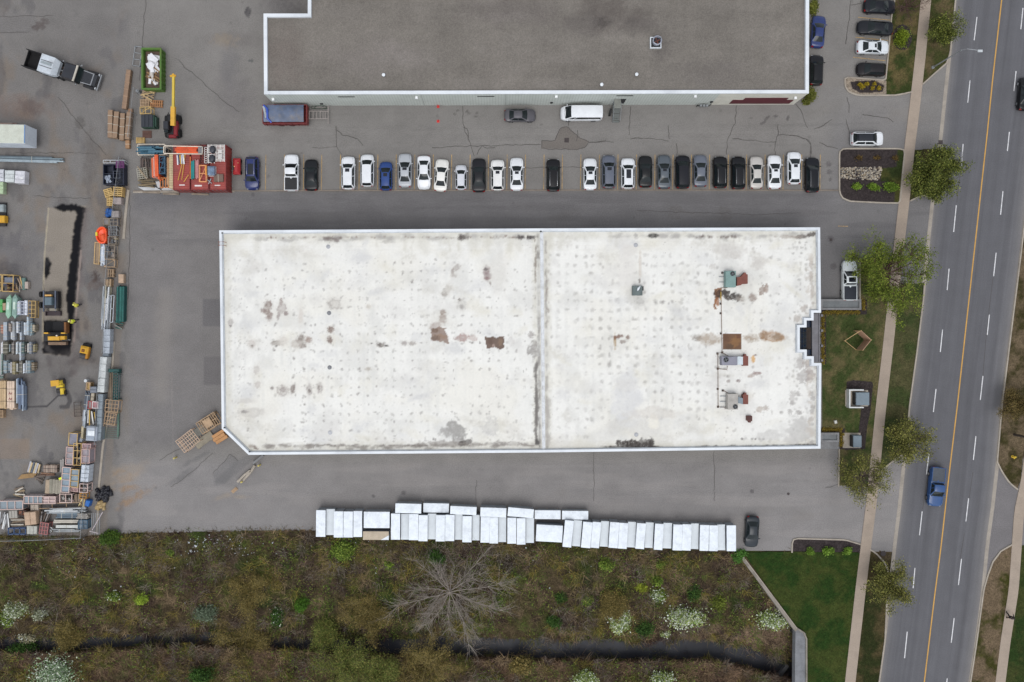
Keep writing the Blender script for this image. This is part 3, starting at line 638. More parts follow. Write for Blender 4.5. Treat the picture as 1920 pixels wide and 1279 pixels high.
kerb([(1733, 530), (1731, 560), (1719, 658), (1705, 760), (1696, 850)], 'kerb of the long verge', .2); kerb([(1696, 850), (1679, 860), (1651, 883)], 'slanted kerb at the end of the long verge', .2)
kerb([(1630, 1030), (1641, 1036), (1656, 1052), (1665, 1069), (1659, 1200), (1648, 1279), (1630, 1440)], 'curved kerb of the south verge', .2)
kerb([(1612, 488), (1612, 562)], 'kerb beside the short stall'); kerb([(1573, 842), (1572, 912)], 'kerb on the west side of the front lawn')
kerb([(2010, -190), (1975, 0), (1941, 250), (1913, 480), (1878, 760), (1869, 866), (1879, 886), (1892, 905), (1908, 918)], 'kerb of the east verge', .2)
kerb([(1897, 1021), (1876, 1033), (1861, 1053), (1852, 1077), (1844, 1105), (1831, 1200), (1819, 1279), (1796, 1440)], 'curved kerb of the south east verge', .2)
kerb([(241, 356), (236, 400), (232, 448)], 'concrete edge strip along the yard fence', .35, .12); kerb([(214, 640), (207, 760), (193, 838), (186, 910), (182, 1000)], 'concrete edge strip along the lower yard fence', .3, .1)
kerb([(440, 358.5), (250, 360)], 'timber edged kerb below the containers', .3, .12)
IRON = mat('cast_iron', C(66, 58, 58), rough=0.7, var=.2, stripe=(0, 14, .5))
def lid(name, px, py, w, h, lb, round_=False):
 b = MB(); x, y, _ = W(px, py)
 if round_: b.cyl(x, y, -.01, .03, w / S / 2, 20)
 else: b.box(x, y, -.01, .03, w / S, h / S)
 tag(b.build(name, IRON), lb, 'drain cover')
lid('manhole_cover', 1656, 1038, 10, 10, 'round rusty manhole cover in the southern driveway', True)
lid('drain_grate', 1763.5, 267, 8, 8, 'square drain grate at the street gutter')
lid('drain_grate', 1062.5, 263, 8.5, 8.5, 'square drain grate in the patched asphalt')
lid('drain_grate', 1558, 449.5, 5, 5, 'small dark grate near the white roof corner')
lid('manhole_cover', 1478, 926, 5, 5, 'small round cover in the south lot', True)
# ================================================================ THE TWO WAREHOUSES
ZR, ZC = 5.15, 5.6
def ring(mb, outer, inner, z):
 n = len(outer); mb.add([(*p[:2], z) for p in outer] + [(*p[:2], z) for p in inner], [(i, (i + 1) % n, n + (i + 1) % n, n + i) for i in range(n)])
def band(mb, poly, z0, z1, closed=True):
 n = len(poly); mb.add([(*p[:2], z0) for p in poly] + [(*p[:2], z1) for p in poly], [(i, (i + 1) % n, n + (i + 1) % n, n + i) for i in range(n if closed else n - 1)])
WHITEM = mat('white_metal_flashing', C(219, 224, 229), rough=0.45, var=0.05, vs=0.4, fine=0.03, dirt=(C(176, 182, 190), 0.5))
WALLW = mat('pale_wall_panel', C(206, 210, 206), rough=0.7, var=0.06, stripe=(0, 3.0, 0.18, .12))
WALLY = mat('pale_wall_panel_y', C(206, 210, 206), rough=0.7, var=0.06, stripe=(1, 3.0, 0.18, .12))
BEIGEW = mat('beige_wall', C(212, 210, 198), rough=0.8, var=0.06, dirt=(C(190, 186, 172), .4))
OUT = [(411, 432), (1018, 428.3), (1537.8, 426.3), (1539.5, 586.5), (1525.6, 586.5), (1525.6, 601), (1512.4, 601), (1512.4, 614), (1499.7, 614), (1499.7, 655.5), (1512.8, 655.5), (1512.8, 668), (1526, 668), (1526, 680.7), (1540, 680.7), (1538.6, 841.3), (1018, 848.5), (466, 853), (415.7, 804)]
OW = wp(OUT, ZC)
white = empty('warehouse', W(950, 640), 0, 'long white roofed warehouse with stained membrane and a clipped corner', 'warehouse')
def rel(o, root):
 o.location = (-root.location.x, -root.location.y, -root.location.z); return o
def part(mb, name, m, root, **k): return rel(mb.build(name, m, root, **k), root)
cap = MB(); IN = offset_poly(OW, .33); ring(cap, OW, IN, ZC); band(cap, OW, ZC - .42, ZC); band(cap, IN, ZR - .1, ZC)
part(cap, 'parapet_cap', WHITEM, white)
ed = MB(); I2, I3 = offset_poly(OW, .33), offset_poly(OW, .44); ring(ed, I2, I3, ZR + .16); band(ed, I3, ZR - .1, ZR + .16)
part(ed, 'parapet_upstand', mat('grey_white_upstand', C(196, 201, 206), rough=.7, var=.08, dirt=(C(150, 148, 144), .6)), white)
wl = MB(); WB = offset_poly(OW, .12); band(wl, WB, -.02, ZC - .3)
part(wl, 'wall', BEIGEW, white)
P = Paint(np.arange(404, 1548, 1.75), np.arange(420, 862, 1.75)); X, Y = P.X, P.Y
P.fill(C(227, 226, 221))
P.c *= (0.95 + .09 * fbm(X * .02, Y * .03, 2, 4))[..., None]
warm = sstep(.48, .7, fbm(X * .012, Y * .014, 6, 4)); P.c *= 1 - warm[..., None] * np.array((.02, .03, .055))
gry = sstep(.5, .72, fbm(X * .03, Y * .025, 12, 5)); P.c *= (1 - .10 * gry)[..., None]
P.c *= (.985 + .03 * fbm(X * .35, Y * .35, 14, 2))[..., None]
GR, BR, DK, RU, RED = C(168, 165, 160), C(124, 106, 96), C(58, 52, 48), C(134, 84, 50), C(132, 112, 112)
for i, x in enumerate(np.arange(440, 1540, 49.5)): P.line([(x, 440), (x + 2, 840)], .8, None, .5, mulk=(.95, .955, .96), seed=i, patchy=.6)
for y in (455, 462, 470, 820, 830): P.line([(430, y), (1530, y - 3)], 1.0, None, .6, mulk=(.93, .92, .90), patchy=.9, seed=y)
rg = np.random.default_rng(5)
def dots(x0, x1, y0, y1, dx, dy, p, r=(.8, 2.1), a=(.15, .6), cl=2):
 for x in np.arange(x0, x1, dx):
  for y in np.arange(y0, y1, dy):
   den = fbm(np.array(x * .012), np.array(y * .014), 21, 3)
   if rg.random() > p * (den * 1.6 + .45): continue
   al = rg.uniform(*a) * (.65 + 1.1 * den)
   for k in range(rg.integers(1, cl + 2)):
    P.blob(x + rg.normal(0, 2.3), y + rg.normal(0, 2.1), rg.uniform(*r) * 1.25, rg.uniform(*r) * 1.25, random.choice([C(146, 143, 139), C(160, 157, 151), C(120, 114, 110)]), min(.8, al * .85), rag=.6, soft=.6, patchy=0, seed=int(x * 3 + y + k))
dots(572, 800, 493, 830, 16.7, 16.6, .95); dots(800, 1003, 493, 830, 16.7, 16.6, .55); dots(432, 572, 490, 830, 17, 16.6, .45); dots(425, 465, 480, 800, 6, 8, .35, (.6, 1.2), (.2, .5), 1)
dots(1030, 1110, 445, 830, 17, 17, .8, (1.2, 2.8), (.1, .35)); dots(1110, 1330, 480, 800, 16.6, 17, .8, (1.2, 3.2), (.12, .45)); dots(1345, 1530, 450, 830, 16.6, 17, .5, (.9, 2.4), (.12, .45)); dots(1490, 1530, 455, 835, 11, 10, .5, (1, 2.5), (.2, .6), 1)
for k in range(900):
 x, y = rg.uniform(425, 1530), rg.uniform(440, 840); P.blob(x, y, rg.uniform(.5, 1.1), rg.uniform(.5, 1.0), C(120, 115, 110), rg.uniform(.15, .6), rag=.3, soft=.5, seed=k)
for k in range(210):
 x, y = rg.uniform(425, 1530), rg.uniform(440, 840)
 P.blob(x, y, rg.uniform(5, 24), rg.uniform(4, 14), random.choice([C(206, 204, 200), C(212, 208, 194), C(198, 198, 198)]), rg.uniform(.2, .6), rg.uniform(-40, 40), .8, .7, seed=k + 70)
B = P.blob
for pts in ([(425, 444), (1010, 441)], [(1026, 441), (1530, 438)], [(470, 840), (1008, 837)], [(1026, 838), (1530, 832)], [(424, 440), (427, 796)], [(1006, 440), (1009, 838)], [(1024, 440), (1026, 838)], [(1531, 435), (1531, 580)], [(1532, 685), (1531, 835)], [(428, 803), (472, 842)]): P.line(pts, 7, C(205, 202, 190), .75, .9, 4, seed=int(pts[0][1]), patchy=.5)
for k in range(80):
 x, y = rg.uniform(425, 1530), rg.choice([rg.uniform(436, 480), rg.uniform(790, 840), rg.uniform(440, 840)]); P.blob(x, y, rg.uniform(6, 34), rg.uniform(4, 12), C(194, 190, 180), rg.uniform(.15, .5), rg.uniform(-30, 30), .9, .7, seed=k + 500, patchy=.6)
P.line([(1009, 440), (1012, 838)], 2.2, C(120, 116, 112), .8, .8, 2, seed=5, patchy=.7); P.line([(1023, 445), (1026, 838)], 2, C(140, 136, 130), .7, .8, 2, seed=6, patchy=.8)
for k in range(46):
 x = rg.uniform(440, 1525); y0 = rg.uniform(436, 446); P.line([(x, y0), (x + rg.normal(0, 3), y0 + rg.uniform(6, 34))], rg.uniform(1.5, 7), C(200, 197, 186), rg.uniform(.2, .6), .9, 2, seed=k)
for k in range(64):
 x = 424 + 17.2 * k; P.line([(x, 450 + rg.uniform(0, 200)), (x + 1, rg.uniform(660, 830))], rg.uniform(1.5, 3.2), C(208, 208, 204), rg.uniform(.15, .5), .9, 1.5, seed=k + 300, patchy=.8)
def grime(pts, n, rx, ry, col, a, jit=2.5):
 q = resample(pts, 1.0)
 for k in range(n):
  x, y = q[rg.integers(0, len(q))]; B(x + rg.normal(0, jit), y + rg.normal(0, jit), rg.uniform(*rx), rg.uniform(*ry), col, rg.uniform(*a), 0, .7, .4, seed=k + int(x))
grime([(480, 447), (660, 447), (860, 445), (1005, 443)], 60, (4, 14), (2, 5), GR, (.2, .6)); grime([(500, 446), (1004, 444)], 70, (1, 3), (1, 2), BR, (.3, .7), 1)
grime([(610, 447), (640, 449)], 12, (3, 7), (2, 4), C(118, 108, 104), (.3, .7)); grime([(860, 445), (876, 446)], 12, (2, 5), (3, 6), C(92, 84, 80), (.4, .8), 2); grime([(966, 445), (1006, 445)], 20, (1.5, 3.5), (2, 4), C(78, 72, 70), (.4, .9), 1)
grime([(1150, 443), (1240, 443), (1380, 443), (1530, 440)], 60, (3, 9), (2, 4), GR, (.3, .7)); grime([(1300, 444), (1380, 444)], 25, (1.5, 3), (1.5, 3), C(110, 98, 92), (.3, .7), 1)
B(1225, 442, 10, 4.4, C(64, 62, 58), .95, 0, .25); B(1502, 444, 12, 4, C(92, 84, 78), .9, -8, .6); B(1521, 440, 8, 4.5, C(84, 76, 70), .9, -15, .6); B(1478, 444, 20, 4, C(160, 150, 140), .7, 0, .8)
grime([(500, 836), (700, 838), (800, 836), (1000, 834)], 120, (2, 9), (1.5, 3.5), C(140, 134, 128), (.3, .8), 2); grime([(560, 835), (800, 836)], 40, (2, 5), (1, 2), C(110, 104, 98), (.3, .8), 1)
B(855, 808, 15, 20, C(146, 144, 140), .85, -20, .8, .2); B(848, 812, 22, 11, C(156, 154, 150), .8, 10, .9, .2); B(862, 828, 16, 8, C(130, 126, 122), .7, 0, .8); B(872, 830, 14, 5, C(66, 58, 54), .9, -10, .7); B(842, 832, 40, 5, C(132, 126, 120), .7, 0, .8)
B(921, 800, 15, 16, C(190, 188, 184), .8, 0, .9, .2, rim=.5); B(950, 832, 40, 4, C(130, 124, 120), .7, 0, .8, patchy=.5)
grime([(1005, 680), (1006, 760), (1005, 830)], 70, (1.2, 3.4), (3, 9), C(112, 108, 104), (.4, .85), 1); B(1000, 655, 9, 15, C(146, 142, 138), .85, 10, .9); B(996, 628, 6, 6, C(140, 132, 128), .8, 0, .8); B(1007, 830, 4, 6, C(74, 70, 68), .9, 0, .5); grime([(1004, 450), (1004, 560)], 20, (1, 2), (3, 7), C(128, 118, 108), (.3, .7), .8)
grime([(1025, 470), (1026, 610)], 16, (1, 3), (2, 5), C(140, 130, 122), (.3, .7), 1.5); grime([(1026, 720), (1027, 840)], 24, (2, 5), (4, 10), C(170, 166, 160), (.3, .7), 2)
for x in np.arange(1160, 1228, 6.2): B(x + rg.normal(0, 1), 831 + rg.normal(0, 1.4), 4.4, rg.uniform(4, 9), C(52, 44, 38), .95, 0, .6, .2)
B(1195, 838, 52, 3.6, C(50, 44, 40), .95, 0, .6, .3); B(1222, 830, 5, 9, C(54, 48, 44), .95, 0, .5); B(1190, 800, 50, 18, C(196, 194, 190), .5, 0, .9, .5); B(1175, 745, 28, 46, C(206, 206, 206), .75, 0, .5, .3)
B(1225, 790, 10, 14, C(226, 222, 210), .8); B(1225, 775, 44, 10, C(196, 190, 182), .5, 0, .9); B(1175, 720, 22, 12, C(208, 206, 202), .6, 0, .8)
grime([(1300, 838), (1380, 838), (1530, 835)], 60, (2, 6), (1, 2.2), C(84, 78, 74), (.4, .9), 1); grime([(1480, 836), (1534, 835)], 20, (2, 6), (1.2, 2.4), C(54, 48, 46), (.5, .9), .7)
for x in (1391, 1410, 1417, 1424, 1431): B(x, 823, 2.2, 2, C(100, 94, 92), .8, 0, .4)
B(1438, 818, 32, 9, C(192, 190, 186), .7, -8, .8); B(1500, 805, 24, 24, C(186, 184, 180), .8, 0, .7, .2); B(1488, 822, 16, 10, C(196, 194, 190), .7, -20, .8)
B(1508, 706, 13, 12, C(172, 168, 164), .85, 0, .8, .2); B(1519, 703, 8, 13, C(160, 150, 144), .8, 0, .8); B(1499, 680, 7, 12, C(176, 172, 168), .8, 15, .9); B(1514, 682, 9, 7, C(158, 148, 142), .7, 0, .9); B(1486, 744, 6, 12, C(180, 176, 172), .75, 0, .9)
for x, y in ((1524, 747), (1524, 763), (1522, 772), (1520, 786), (1522, 830), (1498, 773), (1482, 772), (1497, 738), (1521, 738), (1485, 756)): B(x, y, 4.5, 4.5, C(160, 156, 152), .75, 0, .7)
for x, y, rx, ry in ((1521, 496, 4, 8), (1521, 518, 4, 9), (1521, 522, 3, 6), (1524, 568, 3, 3), (1506, 580, 6, 5), (1495, 597, 7, 7), (1510, 574, 4, 3), (1523, 545, 3, 16), (1512, 588, 3, 2), (1481, 597, 2, 2)): B(x, y, rx, ry, C(176, 168, 160), .8, 0, .7, .2)
grime([(1531, 452), (1532, 560), (1532, 720), (1532, 830)], 34, (.8, 1.7), (2, 7), C(70, 66, 66), (.4, .9), .4)
grime([(1519, 470), (1520, 840)], 50, (2, 5), (2, 6), C(190, 182, 172), (.3, .7), 3)
for x, y, rx, ry in ((1424, 488, 16, 9), (1422, 497, 12, 8), (1368, 470, 30, 14), (1378, 478, 10, 8), (1336, 500, 6, 5)): B(x, y, rx, ry, C(196, 192, 186), .7, 0, .8, .4)
P.poly([(1339, 541), (1352, 541), (1352, 548), (1341, 572), (1345, 579), (1340, 580), (1338, 575), (1340, 560)], C(138, 98, 68), .95, .6, 2); B(1346, 551, 7, 9, C(60, 44, 34), .95, 0, .6); B(1345, 566, 4, 8, C(150, 96, 56), .9, 0, .5)
B(1360, 551, 9, 9, C(54, 44, 36), .95, 20, .7, .15); B(1379, 557, 12, 7, C(52, 44, 40), .95, 12, .7, .2); B(1389, 560, 8, 5, C(150, 140, 130), .6, 0, .8, .5); B(1366, 560, 7, 3, C(64, 54, 46), .9, 0, .6)
B(1411, 558, 8, 7.5, C(142, 128, 118), .85, -10, .5, .3); B(1429, 544, 5, 9, C(146, 130, 120), .9, 25, .7, .15); B(1437, 541, 4, 9, C(150, 132, 120), .85, 5, .5, .15)
B(1330, 636, 24, 9.5, C(168, 154, 138), .85, 0, .55, .3, patchy=.35); B(1306, 633, 9, 5, C(126, 116, 106), .7, 0, .8, .5); B(1409, 634, 14, 8, C(160, 144, 126), .85, -8, .7, .3, patchy=.4); B(1450, 631, 24, 10.5, C(158, 122, 84), .95, 5, .35, .2, rim=.35); B(1458, 632, 12, 6, C(128, 104, 78), .7, 0, .6, .4); B(1432, 630, 10, 8, C(140, 112, 84), .8, 0, .6)
P.poly([(1354, 624.5), (1391, 624), (1391, 656), (1354, 656)], C(236, 236, 236), .9, .5); P.poly([(1355.5, 625.5), (1390.5, 625.5), (1390, 655), (1355.5, 655)], C(108, 78, 56), 1, .3); B(1378, 640, 9, 10, C(138, 100, 62), .8, 0, .9, .4); B(1362, 634, 7, 8, C(94, 64, 46), .8, 0, .9, .4); B(1384, 632, 5, 4, C(96, 58, 40), .7, 0, .8); B(1368, 650, 8, 5, C(86, 66, 50), .8, 0, .8)
for x, y, rx, ry, c_ in ((1153, 640, 2.4, 13, C(164, 140, 104)), (1153, 633, 2.5, 4, C(120, 86, 70)), (1163, 630, 6, 3, C(124, 100, 88)), (1177, 633, 4, 4, C(120, 96, 84)), (1168, 641, 6, 3.5, C(136, 124, 116)), (1158, 632, 4, 2, C(130, 104, 92)), (1412, 673, 4, 7, C(206, 164, 108)), (1416, 666, 3, 2, C(130, 112, 104)), (1418, 700, 8, 4, C(150, 132, 126)), (1407, 705, 6, 3, C(170, 156, 146)), (1366, 715, 4, 3, C(156, 148, 142)), (1384, 714, 4, 3, C(142, 130, 126)), (1424, 768, 7, 6, C(186, 176, 166)), (1435, 765, 5, 5, C(180, 172, 164)), (1360, 766, 2, 2, C(140, 130, 124))): B(x, y, rx, ry, c_, .9, 0, .6, .25)
B(1194, 560, 16, 16, C(196, 194, 188), .8, 0, .8, .5); B(1186, 552, 9, 12, C(206, 204, 198), .7, 0, .8); B(1200, 565, 8, 6, C(160, 158, 154), .7, 20, .9, rim=.6); B(1176, 500, 16, 50, C(216, 213, 208), .7, 0, .5, .5); B(1200, 500, 3, 24, C(196, 186, 174), .6, 0, .7); B(1199, 527, 2.2, 4, C(108, 98, 92), .9, 0, .4); B(1180, 470, 14, 10, C(210, 206, 200), .6)
for x, y, rx, ry, an, c_, rim in ((503, 572, 7, 9, 0, C(122, 104, 96), 0), (504, 590, 6, 12, -15, C(128, 110, 102), 0), (495, 583, 6, 5, 20, C(134, 118, 112), 0), (527, 566, 3, 6, 0, C(140, 126, 120), 0), (529, 578, 8, 9, 30, C(150, 138, 134), .5), (536, 588, 4, 4, 0, C(140, 128, 124), 0), (522, 592, 3, 8, 10, C(160, 152, 148), 0), (627, 570, 11, 9, 10, C(146, 138, 132), .7), (620, 618, 6.5, 6, 0, C(112, 90, 78), 0), (618, 637, 5, 7, -20, C(120, 102, 94), 0), (564, 637, 8, 8, 0, C(118, 106, 98), 0), (566, 648, 7, 5, 0, C(124, 112, 104), 0), (578, 637, 6, 6, 0, C(142, 122, 112), 0), (556, 645, 9, 7, 0, C(178, 170, 162), .5), (520, 643, 10, 5, 0, C(134, 126, 118), 0), (518, 649, 2, 2, 0, C(58, 56, 56), 0), (531, 640, 8, 7, 0, C(204, 198, 190), .4), (472, 645, 6, 7, 0, C(190, 182, 176), .4), (473, 649, 3, 3, 0, C(130, 122, 116), 0), (714, 647, 7, 4, 0, C(96, 88, 82), 0), (724, 648, 5, 1.6, 8, C(70, 66, 64), 0), (697, 644, 2.2, 1.6, 0, C(80, 78, 78), 0), (432, 605, 4.5, 7, 0, C(158, 152, 150), .3), (432, 611, 2.5, 2, 0, C(112, 108, 108), 0), (758, 644, 5, 4, 0, C(160, 154, 150), 0), (773, 644, 6, 4, 0, C(164, 158, 152), 0), (691, 575, 4, 4, 0, C(196, 190, 180), 0), (564, 592, 4, 14, 0, C(206, 200, 192), 0),
        (530, 733, 11, 9.5, 0, C(140, 130, 126), .72), (531, 731, 6, 5, 0, C(150, 142, 138), 0), (549, 729, 4.5, 8.5, 10, C(118, 106, 100), 0), (580, 730, 5, 10, 0, C(150, 142, 138), .4), (580, 733, 2.5, 4, 0, C(116, 108, 104), 0), (599, 727, 5, 9, 0, C(158, 150, 146), .4), (598, 727, 2, 5, 0, C(134, 126, 120), 0), (483, 721, 5, 6, 0, C(180, 172, 166), .3), (481, 693, 5, 8, 10, C(182, 176, 170), .3), (462, 752, 12, 4, 0, C(196, 192, 186), .3), (472, 774, 22, 8, -4, C(188, 184, 178), .55), (458, 772, 7, 3, 0, C(140, 136, 132), 0), (510, 728, 3, 3, 0, C(140, 132, 128), 0), (478, 839, 6, 3, 30, C(120, 106, 98), 0), (470, 836, 4, 3, 0, C(150, 140, 130), 0), (690, 692, 6, 3, 0, C(180, 174, 164), 0),
        (913, 512, 6.5, 13, -8, C(130, 110, 110), 0), (911, 505, 4, 3, 0, C(92, 84, 84), 0), (914, 522, 6, 3, 0, C(126, 98, 98), 0), (919, 531, 1.6, 4, -20, C(120, 110, 106), 0), (856, 502, 7, 5, -35, C(148, 140, 134), .3), (849, 509, 3, 7, 10, C(160, 152, 146), 0), (852, 517, 5, 3, 0, C(178, 172, 166), 0), (834, 551, 6, 5, 0, C(150, 144, 136), .2), (841, 541, 6, 7, 30, C(192, 188, 180), 0), (866, 571, 8, 9, 0, C(176, 174, 170), .7), (862, 562, 3, 3, 0, C(128, 122, 116), 0), (866, 575, 4, 4, 0, C(150, 146, 142), 0), (830, 586, 5.5, 5, 0, C(116, 92, 78), 0), (830, 598, 6.5, 9, 0, C(140, 124, 114), .2), (937, 512, 11, 24, 0, C(214, 212, 206), 0), (817, 612, 10, 8, -30, C(160, 146, 138), .3)):
 B(x, y, rx * 1.5, ry * 1.4, C(206, 202, 194), .5, an, .7, .7); B(x, y, rx, ry, c_, .88, an, .6, .34, rim=rim)
P.poly([(809, 618), (822, 612), (836, 618), (842, 640), (840, 646), (832, 640), (810, 641)], C(138, 118, 106), .9, .8, 4, nf=.2); B(816, 620, 8, 5, C(112, 92, 78), .9, 0, .7); B(826, 632, 12, 5, C(146, 122, 104), .9, 0, .8, patchy=.4); B(816, 634, 8, 5, C(112, 94, 82), .9, 0, .8)
B(868, 633, 10, 7, C(146, 110, 104), .9, 0, .8, .2, patchy=.4); B(888, 634, 8, 4.5, C(164, 136, 128), .85, 0, .8, .2, rim=.4); B(860, 634, 8, 4, C(160, 140, 134), .8, 0, .9); B(880, 630, 20, 12, C(206, 202, 196), .4, 0, .7, .5)
P.poly([(908.5, 630.5), (914, 633), (926, 631), (930, 633.5), (936, 631), (945, 630.5), (945.5, 653), (938, 656), (926, 650), (918, 655), (912, 652)], C(110, 92, 82), 1, .4, 2, nf=.2); B(920, 640, 6, 7, C(96, 76, 66), .8, 0, .8); B(938, 642, 5, 6, C(132, 110, 92), .8, 0, .8); B(925, 648, 3, 3, C(170, 150, 140), .8, 0, .5); B(958, 640, 6, 8, C(196, 192, 188), .7, 0, .8, rim=.5)
P.poly([(1341, 546), (1343.4, 546), (1343.4, 570), (1341, 570)], C(150, 98, 60), .4)
ROOFM = mat('white_roof_membrane', None, rough=0.6, var=0.025, vs=.5, fine=0.03, fs=4, attr='paint', bump=.1, bs=3, spec=.3)
inner_px = [(NX + p[0] * S / (1 - ZR / H), NY - p[1] * S / (1 - ZR / H)) for p in offset_poly(OW, .2)]
cx_, cy_ = (X[:-1, :-1] + X[1:, 1:]) / 2, (Y[:-1, :-1] + Y[1:, 1:]) / 2
rel(P.sheet('roof', ROOFM, ZR, inside(inner_px, cx_, cy_), white), white)
j = MB(); p0, p1 = W(1015.5, 436, ZR), W(1019.5, 843, ZR); dx = .22
for k, (w, h) in enumerate(((.44, .10), (.20, .20))): j.bar((p0[0], p0[1], ZR + h / 2 + .002 * k), (p1[0], p1[1], ZR + h / 2 + .002 * k), w, h)
part(j, 'expansion_joint', mat('joint_cover', C(216, 219, 222), rough=.6, var=.06, dirt=(C(160, 158, 156), .7)), white)
for x, y, c in ((615.5, 462.5, 0), (617, 587, 1), (618, 689, 1), (619, 811, 0), (1193, 815, 0), (1192, 459.5, 0)):
 b = MB(); wx, wy, _ = W(x, y, ZR); b.cyl(wx, wy, ZR - .01, ZR + .05, .30, 18, .24); b.cyl(wx, wy, ZR + .05, ZR + .14, .16, 12, .1)
 part(b, 'roof_drain', mat('drain_dome' if c else 'drain_pale', C(128, 130, 134) if c else C(176, 178, 182), rough=.5, metal=.3), white, smooth=True)
for x, y in ((417, 437), (1014, 434), (421, 802), (468, 847)):
 b = MB(); wx, wy, _ = W(x, y, ZC); b.box(wx, wy, ZC, ZC + .06, .22, .16); part(b, 'scupper', BLACKP, white)
lad = MB()
for y in (453.5, 460):
 a, b_ = W(409, y, ZC + .5), W(420, y, ZC + .5); lad.tube([(a[0], a[1], 0.3), a, b_, (b_[0], b_[1], ZR)], .035, 6)
a = W(409, 453.5, ZC + .5); b_ = W(409, 460, ZC + .5)
for z in np.arange(.5, 5.8, .35): lad.tube([(a[0], a[1], z), (b_[0], b_[1], z)], .02, 5)
part(lad, 'roof_ladder', mat('rusty_steel', C(138, 92, 74), rough=.8, var=.25), white)
gx = [W(1500, 614, 0)[0] - .2, W(1511, 614, 0)[0] + .5, W(1521, 600)[0] + .2]
y0, y1 = W(0, 598)[1], W(0, 671)[1]
def slab(mb, x0, x1, ya, yb, z0, z1): mb.box((x0 + x1) / 2, (ya + yb) / 2, z0, z1, abs(x1 - x0), abs(ya - yb))
gl = MB(); fr = MB()
za, zb = 4.7, 2.7
pa, pb = W(1501, 0, za)[0], W(1511.5, 0, zb)[0]; ya, yb = W(0, 615, za)[1], W(0, 655, za)[1]
gl.add([(pa, ya, za), (pb, ya, zb), (pb, yb, zb), (pa, yb, za)], [(0, 1, 2, 3)]); gl.add([(pb, ya, zb), (pb, ya, 0), (pb, yb, 0), (pb, yb, zb)], [(0, 1, 2, 3)])
for ys_, ye in ((602, 614), (656, 667)):
 q0, q1 = W(0, ys_, za)[1], W(0, ye, za)[1]; x0, x1 = W(1513, 0, 4)[0], W(1522, 0, 2.6)[0]
 gl.add([(x0, q0, 4.0), (x1, q0, 2.6), (x1, q1, 2.6), (x0, q1, 4.0)], [(0, 1, 2, 3)]); fr.bar((x0, q1, 4.0), (x1, q1, 2.6), .07); fr.bar((x1, q0, 2.6), (x1, q0, 0), .07); fr.bar((x1, q1, 2.6), (x1, q1, 0), .07)
for t in np.linspace(0, 1, 5): y = ya + (yb - ya) * t; fr.bar((pa, y, za + .02), (pb, y, zb + .02), .07); fr.bar((pb, y, zb), (pb, y, 0), .07)
for z, x in ((za, pa), (zb, pb), ((za + zb) / 2, (pa + pb) / 2)): fr.bar((x, ya, z + .03), (x, yb, z + .03), .06)
part(gl, 'entrance_glazing', mat('blue_tinted_glass', C(36, 48, 66), rough=.08, var=.25, vs=.6, spec=.5), white); part(fr, 'glazing_frame', BLACKP, white)
fl = MB(); slab(fl, pb, W(1524, 0)[0] + .1, W(0, 598)[1], W(0, 672)[1], -.02, .09)
part(fl, 'entrance_floor', mat('brown_tile', C(88, 76, 68), rough=.7, stripe=(1, 1.1, .45, .08), var=.15), white)
can = MB(); x0, x1 = W(1522.5, 0, 3.0)[0], W(1536.5, 0, 3.0)[0]; can.bbox((x0 + x1) / 2, (W(0, 588, 3)[1] + W(0, 679, 3)[1]) / 2, 2.55, 3.0, x1 - x0, W(0, 588, 3)[1] - W(0, 679, 3)[1], 0, .03)
can.box(x1 - .06, (W(0, 588, 3)[1] + W(0, 679, 3)[1]) / 2, 3.0, 3.14, .12, W(0, 588, 3)[1] - W(0, 679, 3)[1])
for yy in (592, 620, 648, 675): wx, wy, _ = W(1533, yy, 1); can.box(wx, wy, 0, 2.55, .3, .3)
part(can, 'entrance_canopy', mat('grey_metal_roof', C(118, 117, 122), rough=.6, stripe=(0, 1.4, .12, .1), dirt=(C(100, 98, 100), .5)), white)
BLKD = mat('vent_black', C(40, 42, 46), rough=.7)
REDD = mat('rust_red_duct', C(122, 72, 62), rough=.75, var=.15, dirt=(C(96, 58, 48), .6))
def fan(mb_ring, mb_bl, cx, cy, z, r):
 n = 20; mb_ring.add([(cx + r * k * math.cos(2 * math.pi * i / n), cy + r * k * math.sin(2 * math.pi * i / n), zz) for k, zz in ((1.12, z - .01), (1.12, z + .07), (.95, z + .07), (.95, z - .01)) for i in range(n)], [(q * n + i, q * n + (i + 1) % n, (q + 1) * n + (i + 1) % n, (q + 1) * n + i) for q in range(3) for i in range(n)])
 for i in range(4):
  a = i * math.pi / 2 + .4; mb_bl.add([(cx + .06 * math.cos(a - 1), cy + .06 * math.sin(a - 1), z + .03), (cx + r * .9 * math.cos(a - .28), cy + r * .9 * math.sin(a - .28), z + .02), (cx + r * .9 * math.cos(a + .28), cy + r * .9 * math.sin(a + .28), z + .05), (cx + .06 * math.cos(a + 1), cy + .06 * math.sin(a + 1), z + .04)], [(0, 1, 2, 3)])
 mb_bl.cyl(cx, cy, z, z + .07, .09, 8)
